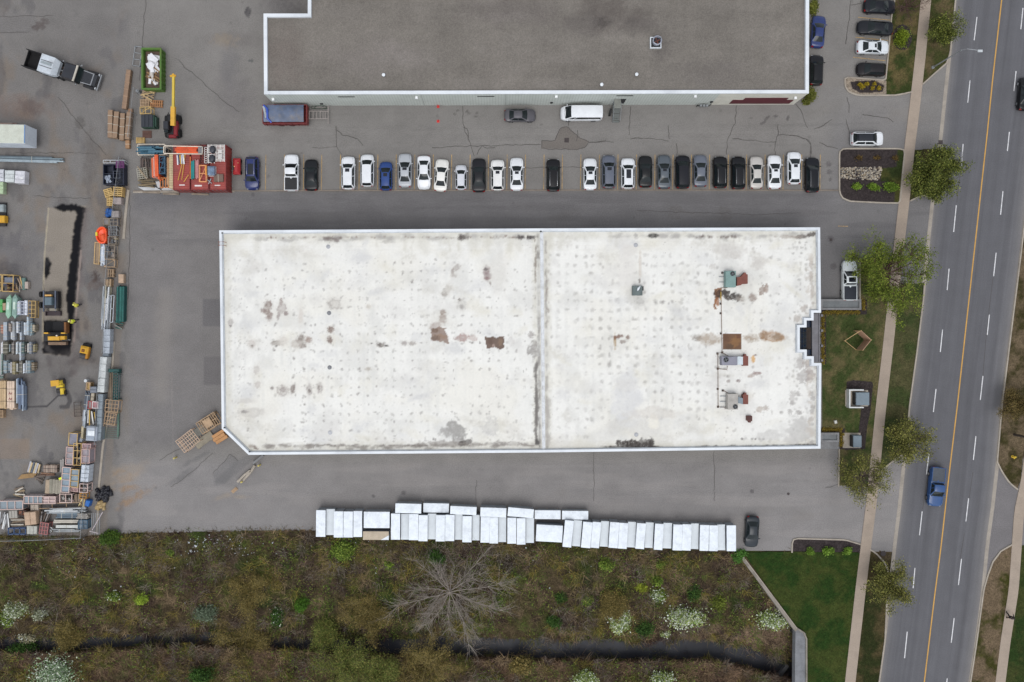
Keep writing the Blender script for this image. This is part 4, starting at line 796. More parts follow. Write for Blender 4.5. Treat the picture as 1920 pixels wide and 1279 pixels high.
def hvac(body, z1, col, duct, fanc, fr_, label, hood=None, feet=()):
 (x0, y0, x1, y1) = body; zt = ZR + z1
 a, b = W(x0, y0, zt), W(x1, y1, zt)
 cx, cy = (a[0] + b[0]) / 2, (a[1] + b[1]) / 2
 root = empty('rooftop_unit', (cx, cy, ZR), 0, label, 'rooftop unit')
 bd = MB(); bd.bbox(cx, cy, ZR + .12, zt, abs(b[0] - a[0]), abs(b[1] - a[1]), 0, .04)
 part(bd, 'cabinet', mat('unit_' + '_'.join(map(str, col)), C(*col), rough=.55, var=.08, dirt=(C(*(int(c * .8) for c in col)), .5)), root)
 cb = MB(); cb.box(cx, cy, ZR - .02, ZR + .12, abs(b[0] - a[0]) * .92, abs(b[1] - a[1]) * .92); part(cb, 'roof_curb', GALV, root)
 sh = MB(); sh.box(cx, cy + (abs(b[1] - a[1]) / 2 + .012), ZR + .3, zt - .2, abs(b[0] - a[0]) * .6, .02); part(sh, 'side_grille', BLACKP, root)
 d = MB(); pts = [W(x, y, ZR + .75) for x, y in duct]; d.prism(pts, ZR + .05, ZR + .75); part(d, 'duct', REDD, root)
 if hood:
  h = MB(); pts = [W(x, y, ZR + .95) for x, y in hood[0]]; h.prism(pts, ZR + .25, ZR + .95); part(h, 'intake_hood', mat('hood_%d' % hood[1][0], C(*hood[1]), rough=.45, var=.08), root)
 f1, f2, f3 = MB(), MB(), MB(); fx, fy, _ = W(*fanc, zt); fan(f1, f2, fx, fy, zt, fr_); f3.cyl(fx, fy, zt + .002, zt + .006, fr_ * .97, 20)
 part(f3, 'fan_opening', mat('deep_black', C(16, 18, 20), rough=.8), root); part(f1, 'fan_ring', mat('fan_ring_grey', C(70, 74, 78), rough=.5), root); part(f2, 'fan_blade', mat('fan_blade_grey', C(90, 94, 96), rough=.5), root)
 for (q0, q1) in feet:
  k = MB(); k.bar(W(*q0, ZR + .12), W(*q1, ZR + .12), .09); part(k, 'support_rail', GALV, root)
hvac((1361, 508, 1380, 538.5), 1.15, (118, 146, 142), [(1381.5, 520), (1389, 519), (1394, 514), (1396, 511), (1398.5, 511), (1399, 514), (1402, 514.5), (1402, 532), (1392, 532.5), (1389, 535), (1382, 536)], (1373.5, 513.3), .27, 'teal rooftop unit with a red brown duct, northernmost of three', feet=(((1348, 519), (1361, 519)), ((1349, 529), (1361, 529))))
hvac((1353.5, 668.5, 1382.5, 685), 1.1, (134, 134, 146), [(1393, 667.5), (1396, 667.5), (1396, 664), (1399, 664), (1399, 667), (1403, 668), (1403, 686), (1393, 686)], (1361.3, 674.6), .3, 'slim grey lilac rooftop unit with a white hood and red duct', hood=([(1382.5, 670), (1385, 668.5), (1393, 669), (1393, 684), (1382.5, 684)], (196, 206, 212)), feet=(((1349, 672), (1354, 672)),))
hvac((1364.5, 738.5, 1384, 768), 1.15, (168, 164, 158), [(1393, 740), (1396, 740), (1396, 736.5), (1399.5, 736.5), (1399.5, 740), (1403, 740.5), (1403, 758), (1393, 758)], (1378.6, 762.5), .28, 'beige rooftop unit with a blue grey hood, southernmost of three', hood=([(1384, 744), (1393, 747), (1393, 758), (1384, 756)], (122, 134, 142)), feet=(((1350, 743), (1364, 743)), ((1350, 753), (1364, 753)), ((1350, 764), (1364, 764))))
def rv(px, py, label, h=.5, r=.22, m=None, z=ZR):
 x, y, _ = W(px, py, z + h); root = empty('roof_vent', (x, y, z), 0, label, 'roof vent')
 b = MB(); b.cyl(x, y, z - .02, z + h * .75, r * .75, 14); part(b, 'pipe', GALV, root, smooth=True)
 c = MB(); c.tube([(x, y, z + h * .75), (x, y, z + h * .92), (x, y, z + h)], [r, r, r * .3], 16); part(c, 'cap', m or WHITEM, root, smooth=True)
sb = empty('exhaust_fan', W(1195, 544, ZR), 0, 'grey green square exhaust fan box with a white scoop', 'exhaust fan')
b = MB(); x, y, _ = W(1195.5, 545, ZR + .7); b.bbox(x, y, ZR - .02, ZR + .7, 1.3, 1.25, 0, .05); part(b, 'housing', mat('fan_box_green', C(96, 108, 108), rough=.6, var=.15, dirt=(C(70, 74, 72), .6)), sb)
b = MB(); x, y, _ = W(1197, 541, ZR + .8); b.tube([(x - .1, y - .3, ZR + .71), (x, y, ZR + .8), (x + .25, y + .3, ZR + .74)], [.05, .16, .05], 8); part(b, 'scoop', WHITEM, sb, smooth=True)
b = MB(); x, y, _ = W(1203, 541, ZR + .4); b.box(x + .1, y, ZR, ZR + .5, .3, .55); part(b, 'side_duct', BLACKP, sb)
bx = empty('duct_box', W(1405, 785, ZR), 0, 'small red brown duct box alone near the south end of the roof', 'duct')
b = MB(); pts = [W(q, r_, ZR + .5) for q, r_ in ((1400.5, 780), (1410.5, 780), (1410.5, 790), (1408, 790), (1408, 792.5), (1404, 792.5), (1404, 790), (1400.5, 789))]; b.prism(pts, ZR - .02, ZR + .5); part(b, 'housing', mat('dark_red_duct', C(98, 64, 58), rough=.8, var=.15), bx)
b = MB(); b.prism([W(q, r_, ZR + .53) for q, r_ in ((1401.5, 781), (1409.5, 781), (1409.5, 789), (1401.5, 788))], ZR + .5, ZR + .54); part(b, 'lid', mat('dark_red_lid', C(84, 56, 52), rough=.8), bx)
gp = empty('gas_pipe', W(1352, 600, ZR), 0, 'thin brown gas pipe on blocks across the white roof', 'pipe')
b = MB()
for pts in ([(1352, 545), (1353, 600), (1354, 661), (1346, 662.5), (1346.3, 700), (1346.6, 763), (1362, 764)], [(1354, 661), (1366, 668)], [(1346.3, 691.5), (1363, 693), (1364, 686)], [(1351, 540), (1362, 540), (1366, 538)], [(1356, 732), (1366, 738)]): b.tube([W(q, r_, ZR + .16) for q, r_ in pts], .04, 6)
part(b, 'pipe', mat('pipe_brown', C(122, 100, 84), rough=.7), gp)
for q, r_ in ((1351.5, 569.5), (1351.5, 587.5), (1352, 625.5), (1345.5, 663), (1346, 691.5), (1346, 729.5), (1346.5, 763), (1354.5, 511.5), (1355.5, 732.5), (1354.5, 661)):
 b = MB(); x, y, _ = W(q, r_, ZR + .12); b.bbox(x, y, ZR - .01, ZR + .14, .26, .26, 0, .03); part(b, 'pipe_block', mat('block_dark', C(78, 70, 66), rough=.8), gp)
b = MB(); b.tube([W(1351.7, 547, ZR + .2), W(1351.7, 563, ZR + .2)], .05, 6); part(b, 'yellow_section', mat('yellow_pipe', C(196, 160, 60), rough=.6), gp)
O2 = [(494, 25.4), (577, 25.4), (577, -330), (1518, -330), (1516.7, 175), (495, 177)]
OW2 = wp(O2, ZC); Z2 = 5.2
grey = empty('warehouse', W(1000, 60), 0, 'grey gravel roofed warehouse with pale ribbed walls north of the parked row', 'warehouse')
cap = MB(); IN2 = offset_poly(OW2, .45); ring(cap, OW2, IN2, ZC); band(cap, OW2, ZC - .16, ZC); band(cap, IN2, Z2 - .1, ZC); part(cap, 'parapet_cap', WHITEM, grey)
WB2 = offset_poly(OW2, .03)
wl = MB(); k = W(1352, 176, ZC)[0]
p = WB2; fr_ = MB(); n = len(p)
yw = p[5][1]; yw2 = p[4][1]
def ywall(x): return yw + (yw2 - yw) * (x - p[5][0]) / (p[4][0] - p[5][0])
wl.add([(p[5][0], yw, -.02), (k, ywall(k), -.02), (k, ywall(k), ZC - .1), (p[5][0], yw, ZC - .1)], [(0, 1, 2, 3)])
part(wl, 'wall', mat('ribbed_wall_panel', C(198, 204, 198), rough=.55, var=.05, vs=.5, stripe=(0, 2.6, .30, .25), dirt=(C(178, 184, 178), .4), spec=.3), grey)
wl = MB(); wl.add([(k, ywall(k), -.02), (p[4][0], yw2, -.02), (p[4][0], yw2, ZC - .1), (k, ywall(k), ZC - .1)], [(0, 1, 2, 3)])
for i in (0, 1, 2, 3):
 j_ = (i + 1) % n; wl.add([(*p[i], -.02), (*p[j_], -.02), (*p[j_], ZC - .1), (*p[i], ZC - .1)], [(0, 1, 2, 3)])
wl.add([(*p[5], -.02), (*p[0], -.02), (*p[0], ZC - .1), (*p[5], ZC - .1)], [(0, 1, 2, 3)])
part(wl, 'wall', BEIGEW, grey)
P = Paint(np.arange(488, 1524, 2.2), np.arange(-30, 182, 2.2)); X, Y = P.X, P.Y
P.fill(C(119, 114, 108)); P.c *= (.86 + .28 * fbm(X * .012, Y * .016, 4, 5))[..., None]; P.c *= (.93 + .14 * fbm(X * .06, Y * .004, 7, 4))[..., None]; P.c *= (.95 + .1 * fbm(X * .02, Y * .12, 9, 4))[..., None]; P.c *= (.9 + .2 * fbm(X * .4, Y * .4, 15, 2))[..., None]
P.blob(1140, 20, 60, 34, C(96, 90, 86), .8, 0, .7, .6); P.blob(1200, 50, 40, 16, C(92, 87, 84), .6, 0, .8, .6); P.blob(1090, 45, 40, 20, C(100, 95, 92), .6, 0, .8, .6); P.blob(960, 20, 80, 24, C(104, 98, 95), .6, 0, .7, .6); P.blob(1240, 90, 18, 26, C(98, 93, 90), .6, 0, .6, .6)
P.blob(1130, 45, 14, 10, C(62, 58, 58), .5, 0, 1, .6); P.blob(690, 110, 90, 30, C(126, 120, 116), .6, 0, .8, .7); P.blob(535, 110, 36, 50, C(112, 104, 99), .7, 0, .6, .7); P.blob(1330, 140, 60, 20, C(104, 99, 96), .5, 0, .8, .6)
for k_ in range(60): P.blob(rg.uniform(500, 1510), rg.uniform(0, 170), rg.uniform(10, 60), rg.uniform(5, 20), None, .7, 0, .8, .6, mulk=random.choice([(.93,) * 3, (1.06, 1.06, 1.07)]), seed=k_)
P.line([(500, 171.5), (1512, 169.5)], 1.5, C(100, 98, 102), .7)
GRAVR = mat('grey_gravel_roof', None, rough=1, var=.06, vs=.4, fine=.17, fs=7, attr='paint', bump=.3, bs=16, spec=.1)
inn = [(NX + q[0] * S / (1 - Z2 / H), NY - q[1] * S / (1 - Z2 / H)) for q in offset_poly(OW2, .2)]
cx_, cy_ = (X[:-1, :-1] + X[1:, 1:]) / 2, (Y[:-1, :-1] + Y[1:, 1:]) / 2
rel(P.sheet('roof', GRAVR, Z2, inside(inn, cx_, cy_), grey), grey)
b = MB(); q = offset_poly(OW2, .2); yb_ = W(0, -29, Z2)[1]; b.prism([q[2], q[3], (q[3][0], yb_ - .02), (q[2][0], yb_ - .02)], Z2 - .3, Z2 - .004); part(b, 'roof', mat('far_gravel', C(119, 112, 108), rough=1, fine=.3, var=.1), grey)
yWl = ywall(0)
def onwall(px, py):
 t = (NY - py) / S; z = H * (1 - (yWl) / t) ; return (px - NX) * (1 - z / H) / S, z
def wallbox(x0, x1, z0, z1, d=.04): b = MB(); xm = (x0 + x1) / 2; b.box(xm, ywall(xm) - d / 2 - .003, z0, z1, x1 - x0, d); return b
for px0, px1, py in ((634, 665, 180.9), (895, 927, 180.6), (1156, 1187, 179.8)):
 xa, z = onwall(px0, py); xb, _ = onwall(px1, py); part(wallbox(xa, xb, z - .12, z + .12), 'wall_louvre', BLACKP, grey)
for px_, py in ((512, 183.5), (781, 180.6), (1043, 179.4), (1304, 179.3), (1491.5, 182.7)):
 x, z = onwall(px_, py); part(wallbox(x - .16, x + .16, z - .12, z + .08, .3), 'wall_lamp', mat('lamp_white', C(238, 240, 242), rough=.4), grey)
for px_, py in ((603, 193.4), (1034, 192.2), (1334, 191.2)):
 x, z = onwall(px_, py); part(wallbox(x - .18, x + .18, max(z - .15, .2), z + .2, .14), 'wall_box', BLACKP, grey)
for pa_, pb_, py0, py1 in ((1397.5, 1474, 184.4, 188.2), (1374, 1479.5, 188.2, 195)):
 xa, z1 = onwall(pa_, py0); xb, z0 = onwall(pb_, py1); part(wallbox(xa, xb, z0 + .01, z1, .05), 'red_wall_band', mat('dark_red_paint', C(92, 34, 44), rough=.6, var=.1), grey)
for xx in (792, 948): x, _ = onwall(xx, 185); part(wallbox(x - .03, x + .03, .1, ZC - .2, .02), 'panel_seam', mat('seam_grey', C(150, 154, 150)), grey)
x, _ = onwall(1164, 193); part(wallbox(x - .45, x + .45, .9, 3.0, .05), 'door', mat('door_dark', C(40, 42, 46), rough=.5), grey)
rv(719, 140, 'small white roof vent alone in the west half of the gravel roof', z=Z2); rv(1128.5, 158, 'white roof vent nearest the south parapet', z=Z2, h=.7); rv(1194, 139, 'small white roof vent near the roof hatch', z=Z2)
hx = empty('exhaust_fan', W(1230, 80, Z2), 0, 'square white curbed exhaust fan with a grey drum on the gravel roof', 'exhaust fan')
x, y, _ = W(1229.5, 80, Z2 + .3); b = MB()
for s_ in (-1, 1): b.box(x + s_ * .68, y, Z2 - .02, Z2 + .35, .12, 1.48); b.box(x, y + s_ * .68, Z2 - .02, Z2 + .346, 1.24, .12)
part(b, 'curb', WHITEM, hx); b = MB(); b.box(x, y, Z2, Z2 + .2, 1.24, 1.24); part(b, 'base', BLKD, hx); n = 20; b = MB()
b.add([(x + .1 + r_ * math.cos(2 * math.pi * i / n), y + .12 + r_ * math.sin(2 * math.pi * i / n), z) for r_, z in ((.55, Z2 + .2), (.62, Z2 + .9), (.5, Z2 + .95), (.44, Z2 + .6)) for i in range(n)], [(q * n + i, q * n + (i + 1) % n, (q + 1) * n + (i + 1) % n, (q + 1) * n + i) for q in range(3) for i in range(n)]); part(b, 'drum', mat('drum_grey', C(150, 154, 166), rough=.5), hx, smooth=True)
b = MB(); b.cyl(x + .1, y + .12, Z2 + .2, Z2 + .55, .46, 18); part(b, 'throat', BLKD, hx); b = MB(); b2 = MB(); fan(b2, b, x + .1, y + .12, Z2 + .6, .42); part(b, 'fan_blade', REDD, hx); b = MB(); b.bar((x - .4, y - .1, Z2 + .98), (x + .6, y + .4, Z2 + .98), .08); part(b, 'strut', BLKD, hx)
st = empty('steel_stair', W(1160, 200), 0, 'small grey steel landing and stair at the side door of the grey warehouse', 'stair')
xd, _ = onwall(1160, 195); yy = ywall(xd); b = MB(); b.box(xd - .35, yy - .75, .8, .9, 1.0, 1.3)
for i in range(4): b.box(xd - .35, yy - 1.55 - i * .26, .62 - i * .2, .68 - i * .2, .95, .26)
part(b, 'landing', mat('steel_grate', C(110, 114, 112), rough=.6, metal=.3), st)
b = MB()
for s in (-.85, .15):
 b.tube([(xd + s, yy - .1, 1.9), (xd + s, yy - 1.4, 1.9), (xd + s, yy - 2.4, 1.0)], .03, 6)
 for yy_, z in ((yy - .1, .9), (yy - 1.4, .9), (yy - 2.4, 0)): b.tube([(xd + s, yy_, z - .1), (xd + s, yy_, z + 1)], .03, 6)
part(b, 'handrail', GALV, st)
b = MB(); b.box(xd - .5, yy - .65, 2.95, 3.05, .9, 1.2); part(b, 'canopy', mat('canopy_grey', C(122, 124, 118), rough=.5, stripe=(1, 4, .2)), st)
b = MB(); b.box(xd - 1.15, yy - 1.2, .05, 1.0, .25, .8, -.2); part(b, 'post_guard', BLACKP, st)
gm = empty('gas_meter', W(1318, 199), 0, 'grey gas meter with pipes against the pale ribbed wall', 'gas meter')
xd, _ = onwall(1318, 197); yy = ywall(xd); b = MB()
for i in range(3): b.bbox(xd - .45 + i * .42, yy - .3, .5, .9, .3, .26)
part(b, 'meter', GALV, gm)
b = MB(); b.tube([(xd - .9, yy - .25, .4), (xd + .8, yy - .25, .4)], .05, 6); b.tube([(xd + .8, yy - .25, .4), (xd + .8, yy - .25, 1.4), (xd + .8, yy, 1.4)], .05, 6); b.tube([(xd - .9, yy - .25, -.02), (xd - .9, yy - .25, .9)], .05, 6)
part(b, 'pipe', BLACKP, gm)
hs = MB(); hx_, hy_, _ = W(600, 201.5); hs.tube([(hx_ + math.cos(t) * (.3 + .05 * t) * 1.6, hy_ + math.sin(t) * .22, .05 + .004 * t) for t in np.linspace(0, 12, 50)], .035, 5)
tag(hs.build('hose', mat('green_hose', C(52, 72, 58))), 'coiled dark hose on the asphalt by the pale wall', 'hose')
for y, lb in ((200, 'red traffic cone at the foot of the ribbed wall'), (227.5, 'red traffic cone out on the asphalt')):
 x, yy, _ = W(821.5, y); r = empty('traffic_cone', (x, yy, 0), 0, lb, 'cone'); b = MB(); b.box(x, yy, -.005, .04, .36, .36); part(b, 'base', mat('cone_red', C(226, 66, 62), rough=.5), r); b = MB(); b.cyl(x, yy, .04, .62, .14, 14, .03); part(b, 'body', mat('cone_red', C(226, 66, 62), rough=.5), r)
def thingbox(name, label, cat, px, py, parts, group=None, rot=0):
 r = empty(name, W(px, py), rot, label, cat, group)
 for nm, mb, m in parts: part(mb, nm, m, r)
 return r
def frame4(px0, py0, px1, py1, z0, z1, t=.2):
 b = MB(); a, c = W(px0, py0, z1), W(px1, py1, z1); x0, x1 = sorted((a[0], c[0])); y0, y1 = sorted((a[1], c[1]))
 b.box((x0 + x1) / 2, y0 + t / 2, z0, z1, x1 - x0, t); b.box((x0 + x1) / 2, y1 - t / 2, z0, z1, x1 - x0, t)
 b.box(x0 + t / 2, (y0 + y1) / 2, z0, z1 - .002, t, y1 - y0 - 2 * t); b.box(x1 - t / 2, (y0 + y1) / 2, z0, z1 - .002, t, y1 - y0 - 2 * t)
 return b
def fillbox(px0, py0, px1, py1, z0, z1, inset=.2):
 b = MB(); a, c = W(px0, py0, z1), W(px1, py1, z1); x0, x1 = sorted((a[0], c[0])); y0, y1 = sorted((a[1], c[1])); b.box((x0 + x1) / 2, (y0 + y1) / 2, z0, z1, x1 - x0 - 2 * inset, y1 - y0 - 2 * inset); return b
thingbox('planter', 'long grey concrete planter wall south of the white pickup', 'planter', 1577, 571, [('wall', frame4(1539, 561, 1615, 581, -.02, .8, .28), CONCG), ('cover', fillbox(1539, 561, 1615, 581, 0, .62, .28), mat('planter_cover', C(112, 116, 118), rough=.7, dirt=(C(92, 92, 92), .5)))])
thingbox('planter', 'short grey concrete ramp wall at the south east corner of the white roof', 'planter', 1557, 826, [('wall', frame4(1538.5, 811.5, 1573.5, 829, -.02, .8, .26), CONCG), ('cover', fillbox(1538.5, 811.5, 1573.5, 829, 0, .6, .26), mat('planter_cover', C(112, 116, 118)))])
thingbox('ramp', 'pale concrete ramp below the grey wall at the warehouse corner', 'ramp', 1557, 836, [('deck', fillbox(1539, 829, 1574, 842, -.02, .12, 0), CONCG)])
for pts, lb in (([(455, 902.5), (472, 884), (479, 872)], 'upper low concrete dock wall by the clipped corner'), ([(447, 903), (462, 888), (471, 881.5)], 'lower low concrete dock wall by the clipped corner')):
 b = MB(); kerb_run(b, resample(wp(pts), .4), .3, -.02, .5); tag(b.build('dock_wall', CONC), lb, 'wall')
b = MB(); kerb_run(b, resample(wp([(476, 868), (495, 853)]), .4), .3, -.02, .5); tag(b.build('dock_wall', CONCG), 'grey dock wall running under the eave of the clipped corner', 'wall')
YB = mat('bollard_yellow', C(206, 190, 110), rough=.6)
for x, y, lb in ((488, 871.5, 'yellow bollard beside the upper dock wall'), (456, 902, 'yellow bollard at the end of the dock wall'), (331, 857.5, 'yellow bollard by the pale pallet stack')):
 b = MB(); wx, wy, _ = W(x, y); b.cyl(wx, wy, -.02, .95, .12, 12); b.cyl(wx, wy, .95, 1.02, .12, 12, .05); tag(b.build('bollard', YB, smooth=True), lb, 'bollard')
b = MB(); wx, wy, _ = W(440, 919); b.box(wx, wy, -.005, .12, .9, .45, .7); b.box(wx, wy, .12, .16, .5, .12, .7); tag(b.build('timber_offcut', WOODP), 'small brown timber offcut on the asphalt by the dock', 'timber')
CW = mat('old_concrete', C(140, 133, 124), rough=.95, var=.15, dirt=(C(100, 94, 86), .6), bump=.2)
rw = empty('retaining_wall', W(1440, 1110), 0, 'long slanting concrete retaining wall between lawn and ditch', 'wall')
b = MB(); kerb_run(b, resample(wp([(1390, 1044), (1436, 1105), (1492, 1181)]), 1.0), .42, -5.5, .32); part(b, 'wall', CW, rw)
b = MB(); kerb_run(b, resample(wp([(1392.5, 1043), (1438.5, 1104), (1494.5, 1179)]), 1.0), .10, .3, .42); part(b, 'coping', CONC, rw)
hw = empty('culvert_headwall', W(1500, 1230), 0, 'grey concrete culvert headwall over the end of the creek', 'culvert')
b = MB(); b.prism([W(x, y, .3) for x, y in ((1492, 1180), (1495, 1177), (1511, 1188.5), (1511.5, 1420), (1490, 1420), (1491, 1240))], -.9, .25); part(b, 'slab', mat('headwall_grey', C(126, 128, 132), rough=.95, var=.12, stripe=(1, .4, .35, .03), dirt=(C(104, 104, 104), .5)), hw)
b = MB(); kerb_run(b, resample(wp([(1495, 1178.5), (1511.5, 1189), (1512, 1420)], .3), 1), .2, .2, .5); part(b, 'parapet', CW, hw)
x0, x1 = W(1490, 0)[0] + .1, W(1512, 0)[0]; b = MB()
b.box((x0 + x1) / 2, W(0, 1190)[1], -6, -.9, x1 - x0, .6); b.box((x0 + x1) / 2, W(0, 1305)[1], -6, -.9, x1 - x0, .6); b.box(x1 + .2, W(0, 1250)[1], -6, -.9, .4, 9)
part(b, 'tunnel_wall', mat('shade_dark_concrete', C(52, 50, 48), rough=.9), hw)  # shade inside the culvert put into the dark concrete colour
b = MB(); q = W(1452, 1262, -3.6); b.box(q[0] + 1.2, q[1], -5, -3.7, .5, 2.6, R(-35)); part(b, 'sill', mat('wet_concrete', C(84, 84, 86), rough=.7), hw)
# ================================================================ VEHICLES
def lerp(x, pts): return float(np.interp(x, [p[0] for p in pts], [p[1] for p in pts]))
SPEC = {
 'sedan': dict(L=4.65, W=1.83, H=1.44, belt=.93, deck=[(-.5, .62), (-.485, .92), (-.44, 1.0), (-.30, 1.04), (.24, 1.0), (.30, .96), (.43, .82), (.48, .68), (.5, .5)], gh=(.245, .07, -.20, -.355), rw=.60, bow=.16),
 'suv': dict(L=4.6, W=1.88, H=1.70, belt=1.08, deck=[(-.5, .7), (-.49, 1.05), (-.45, 1.12), (.25, 1.12), (.31, 1.10), (.43, 1.0), (.48, .82), (.5, .55)], gh=(.265, .12, -.40, -.475), rw=.64, bow=.14),
 'hatch': dict(L=4.1, W=1.74, H=1.48, belt=.96, deck=[(-.5, .62), (-.485, .94), (-.44, 1.0), (.28, 1.0), (.34, .97), (.44, .82), (.485, .68), (.5, .5)], gh=(.285, .10, -.37, -.465), rw=.62, bow=.15),
 'minivan': dict(L=5.0, W=1.95, H=1.75, belt=1.05, deck=[(-.5, .7), (-.49, 1.0), (-.45, 1.1), (.30, 1.1), (.36, 1.05), (.45, .9), (.485, .75), (.5, .55)], gh=(.32, .15, -.42, -.48), rw=.68, bow=.16),
 'pickup': dict(L=5.6, W=1.98, H=1.86, belt=1.15, deck=[(-.5, .6), (-.495, 1.1), (-.1, 1.14), (.24, 1.14), (.30, 1.12), (.45, 1.06), (.485, .9), (.5, .6)], gh=(.235, .10, -.075, -.115), rw=.74, bow=.10),
 'van': dict(L=5.7, W=2.0, H=2.05, belt=1.25, deck=[(-.5, .7), (-.495, 1.2), (.34, 1.22), (.40, 1.14), (.46, 1.0), (.49, .8), (.5, .55)], gh=(.385, .26, -.485, -.497), rw=.80, bow=.10),
}
def car(kind, px, py, head, col, label, cat, L=None, Wd=None, sunroof=None, rails=None, roofcol=None, bed=None, group=None, rough=.3, name=None, hl=True, tail=None, glass=None):
 """px, py: photo pixel of the middle at roof-belt height; head: photo direction of the bonnet in degrees (0 east, 90 up)"""
 sp = SPEC[kind]; L = L or sp['L']; Wd = Wd or sp['W']; Hh = sp['H']; belt = sp['belt']
 x, y, _ = W(px, py, belt * .8)
 nm = name or {'sedan': 'parked_sedan', 'suv': 'parked_suv', 'hatch': 'parked_hatchback', 'minivan': 'parked_minivan', 'pickup': 'pickup_truck', 'van': 'passenger_van'}[kind]
 root = empty(nm, (x, y, 0), R(head), label, cat, group)
 pm = paint(col, rough); g = glass or GLASS
 hw = Wd / 2
 st = np.array(sorted(set([-.5, -.497, -.488, -.47, -.44, -.40, -.36, -.30, -.22, -.14, -.06, .02, .10, .18, .24, .28, .32, .37, .41, .445, .47, .486, .496, .5])))
 def halfw(u):
  e = max(0, (abs(u) - .36) / .14); t = .985 if abs(u) < .36 else 1
  k = 1 - (.26 if u > 0 else .20) * e ** 2.6
  return hw * k * (1 - .012 * (abs(u) < .12))
 def wheelcut(u): return min(abs(u - .31), abs(u + .29)) < .075
 rows = []
 for u in st:
  w = halfw(u); d = lerp(u, sp['deck']); z0 = .24 + (.14 if abs(u) > .47 else 0)
  prof = [(0, z0), (w * .86, z0), (w * .97, z0 + .10), (w, min(.62, d * .72)), (w * .985, d * .9), (w * .93, d * .975), (w * .82, d), (w * .45, d + .025), (0, d + .035)]
  full = [(yy, z) for yy, z in prof] + [(-yy, z) for yy, z in prof[-2:0:-1]]
  bow = .10 if u > .35 else (.05 if u < -.4 else 0)
  rows.append([(u * L - (bow * (yy / hw) ** 2 * math.copysign(1, u) * 1.2), yy, z) for yy, z in full])
 b = MB(); n = len(rows[0])
 b.add([p for r in rows for p in r], [(i * n + k, i * n + (k + 1) % n, (i + 1) * n + (k + 1) % n, (i + 1) * n + k) for i in range(len(rows) - 1) for k in range(n)] + [tuple(range(n - 1, -1, -1)), tuple(range((len(rows) - 1) * n, len(rows) * n))])
 c0, r0, r1, c1 = [v * L for v in sp['gh']]; rw = hw * sp['rw'] if kind != 'van' else hw * .84; bw = hw * .925
 dz0, dz1 = lerp(c0 / L, sp['deck']) + .005, lerp(c1 / L, sp['deck']) + .005
 inn = rw - .075; ny = 9
 ys = [inn * t for t in np.linspace(1, -1, ny)]
 def crown(yy, u): return Hh - .055 * (yy / rw) ** 2 - .07 * ((u - (r0 + r1) / 2) / ((r0 - r1) / 2 + .01)) ** 2 * .6
 def bowx(xx, yy, k): return xx - sp['bow'] * k * (yy / hw) ** 2 * (1 if xx > 0 else -1) * 1.3
 wind0 = [(bowx(c0, yy * (bw / rw) * .93, 1), yy * (bw / rw) * .96, dz0) for yy in ys]; wind1 = [(bowx(r0, yy, .55), yy, crown(yy, r0) - .01) for yy in ys]
 def mid(A, B, t, out=.03): return [tuple(a * (1 - t) + q * t + (out * 4 * t * (1 - t) if i == 2 else 0) for i, (a, q) in enumerate(zip(p, s))) for p, s in zip(A, B)]
 ws = MB(); ws.grid([wind0, mid(wind0, wind1, .35), mid(wind0, wind1, .7), wind1])
 rear1 = [(bowx(r1, yy * .97, .5), yy * .97, crown(yy, r1) - .01) for yy in ys]; rear0 = [(bowx(c1, yy * (bw / rw) * .9, .6), yy * (bw / rw) * .9, dz1) for yy in ys]
 rwg = MB(); rwg.grid([rear1, mid(rear1, rear0, .5, .02), rear0])
 roof_x = np.linspace(r0, r1, 7)
 roof = [wind1] + [[(bowx(u, yy, .55 * (1 - k / 3) if k < 3 else .5 * (k - 3) / 3), yy, crown(yy, u)) for yy in ys] for k, u in list(enumerate(roof_x))[1:-1]] + [rear1]
 rf = MB(); rf.grid(roof)
 for s in (1, -1):
  e = 0 if s == 1 else -1
  edge = [r[e] for r in roof]
  rail = [(p[0], s * (rw if p[0] > r1 + .3 else rw * .98), p[2] - .05) for p in edge]
  basef = (wind0[e][0] - .06, s * bw, dz0 - .01); baser = (rear0[e][0] + .05, s * bw * .97, dz1 - .01)
  b.grid([edge, rail]); b.grid([[wind0[e], wind1[e]], [basef, rail[0]]]); b.grid([[rear0[e], rear1[e]], [baser, rail[-1]]])
  m = len(rail); lowx = [basef[0] + (baser[0] - basef[0]) * t for t in np.linspace(0, 1, m)]
  low = [(lx, s * (bw * (1 - .03 * t)), dz0 + (dz1 - dz0) * t - .01) for lx, t in zip(lowx, np.linspace(0, 1, m))]
  b.grid([low, rail])
  sg = MB(); k0, k1 = .16, .86
  def sidept(t, h):
   i = t * (m - 1); a = int(min(i, m - 2)); f = i - a
   lo = np.array(low[a]) * (1 - f) + np.array(low[a + 1]) * f; hi = np.array(rail[a]) * (1 - f) + np.array(rail[a + 1]) * f
   p = lo * (1 - h) + hi * h; p[1] += s * .012; p[2] += .006; return tuple(p)
  segs = ((.03, .47), (.51, .97)) if kind not in ('pickup', 'van') else ((.05, .52), (.58, .96))
  if kind == 'van': segs = ((.03, .17), (.21, .97))
  for ta, tb in segs: sg.grid([[sidept(t, .10) for t in np.linspace(ta, tb, 5)], [sidept(t, .92) for t in np.linspace(ta + (.05 if ta < .1 else 0), tb - (.04 if tb > .9 else 0), 5)]])
  sg.build('side_window', g, root, smooth=True)
  mi = MB(); mx = c0 - .28 * (c0 - r0); mi.tube([(mx, s * (bw + .0), dz0 + .03), (mx - .02, s * (bw + .12), dz0 + .06), (mx - .04, s * (bw + .23), dz0 + .07)], [.03, .075, .05], 7)
  mi.build('mirror', pm if roofcol is None else BLACKP, root, smooth=True)
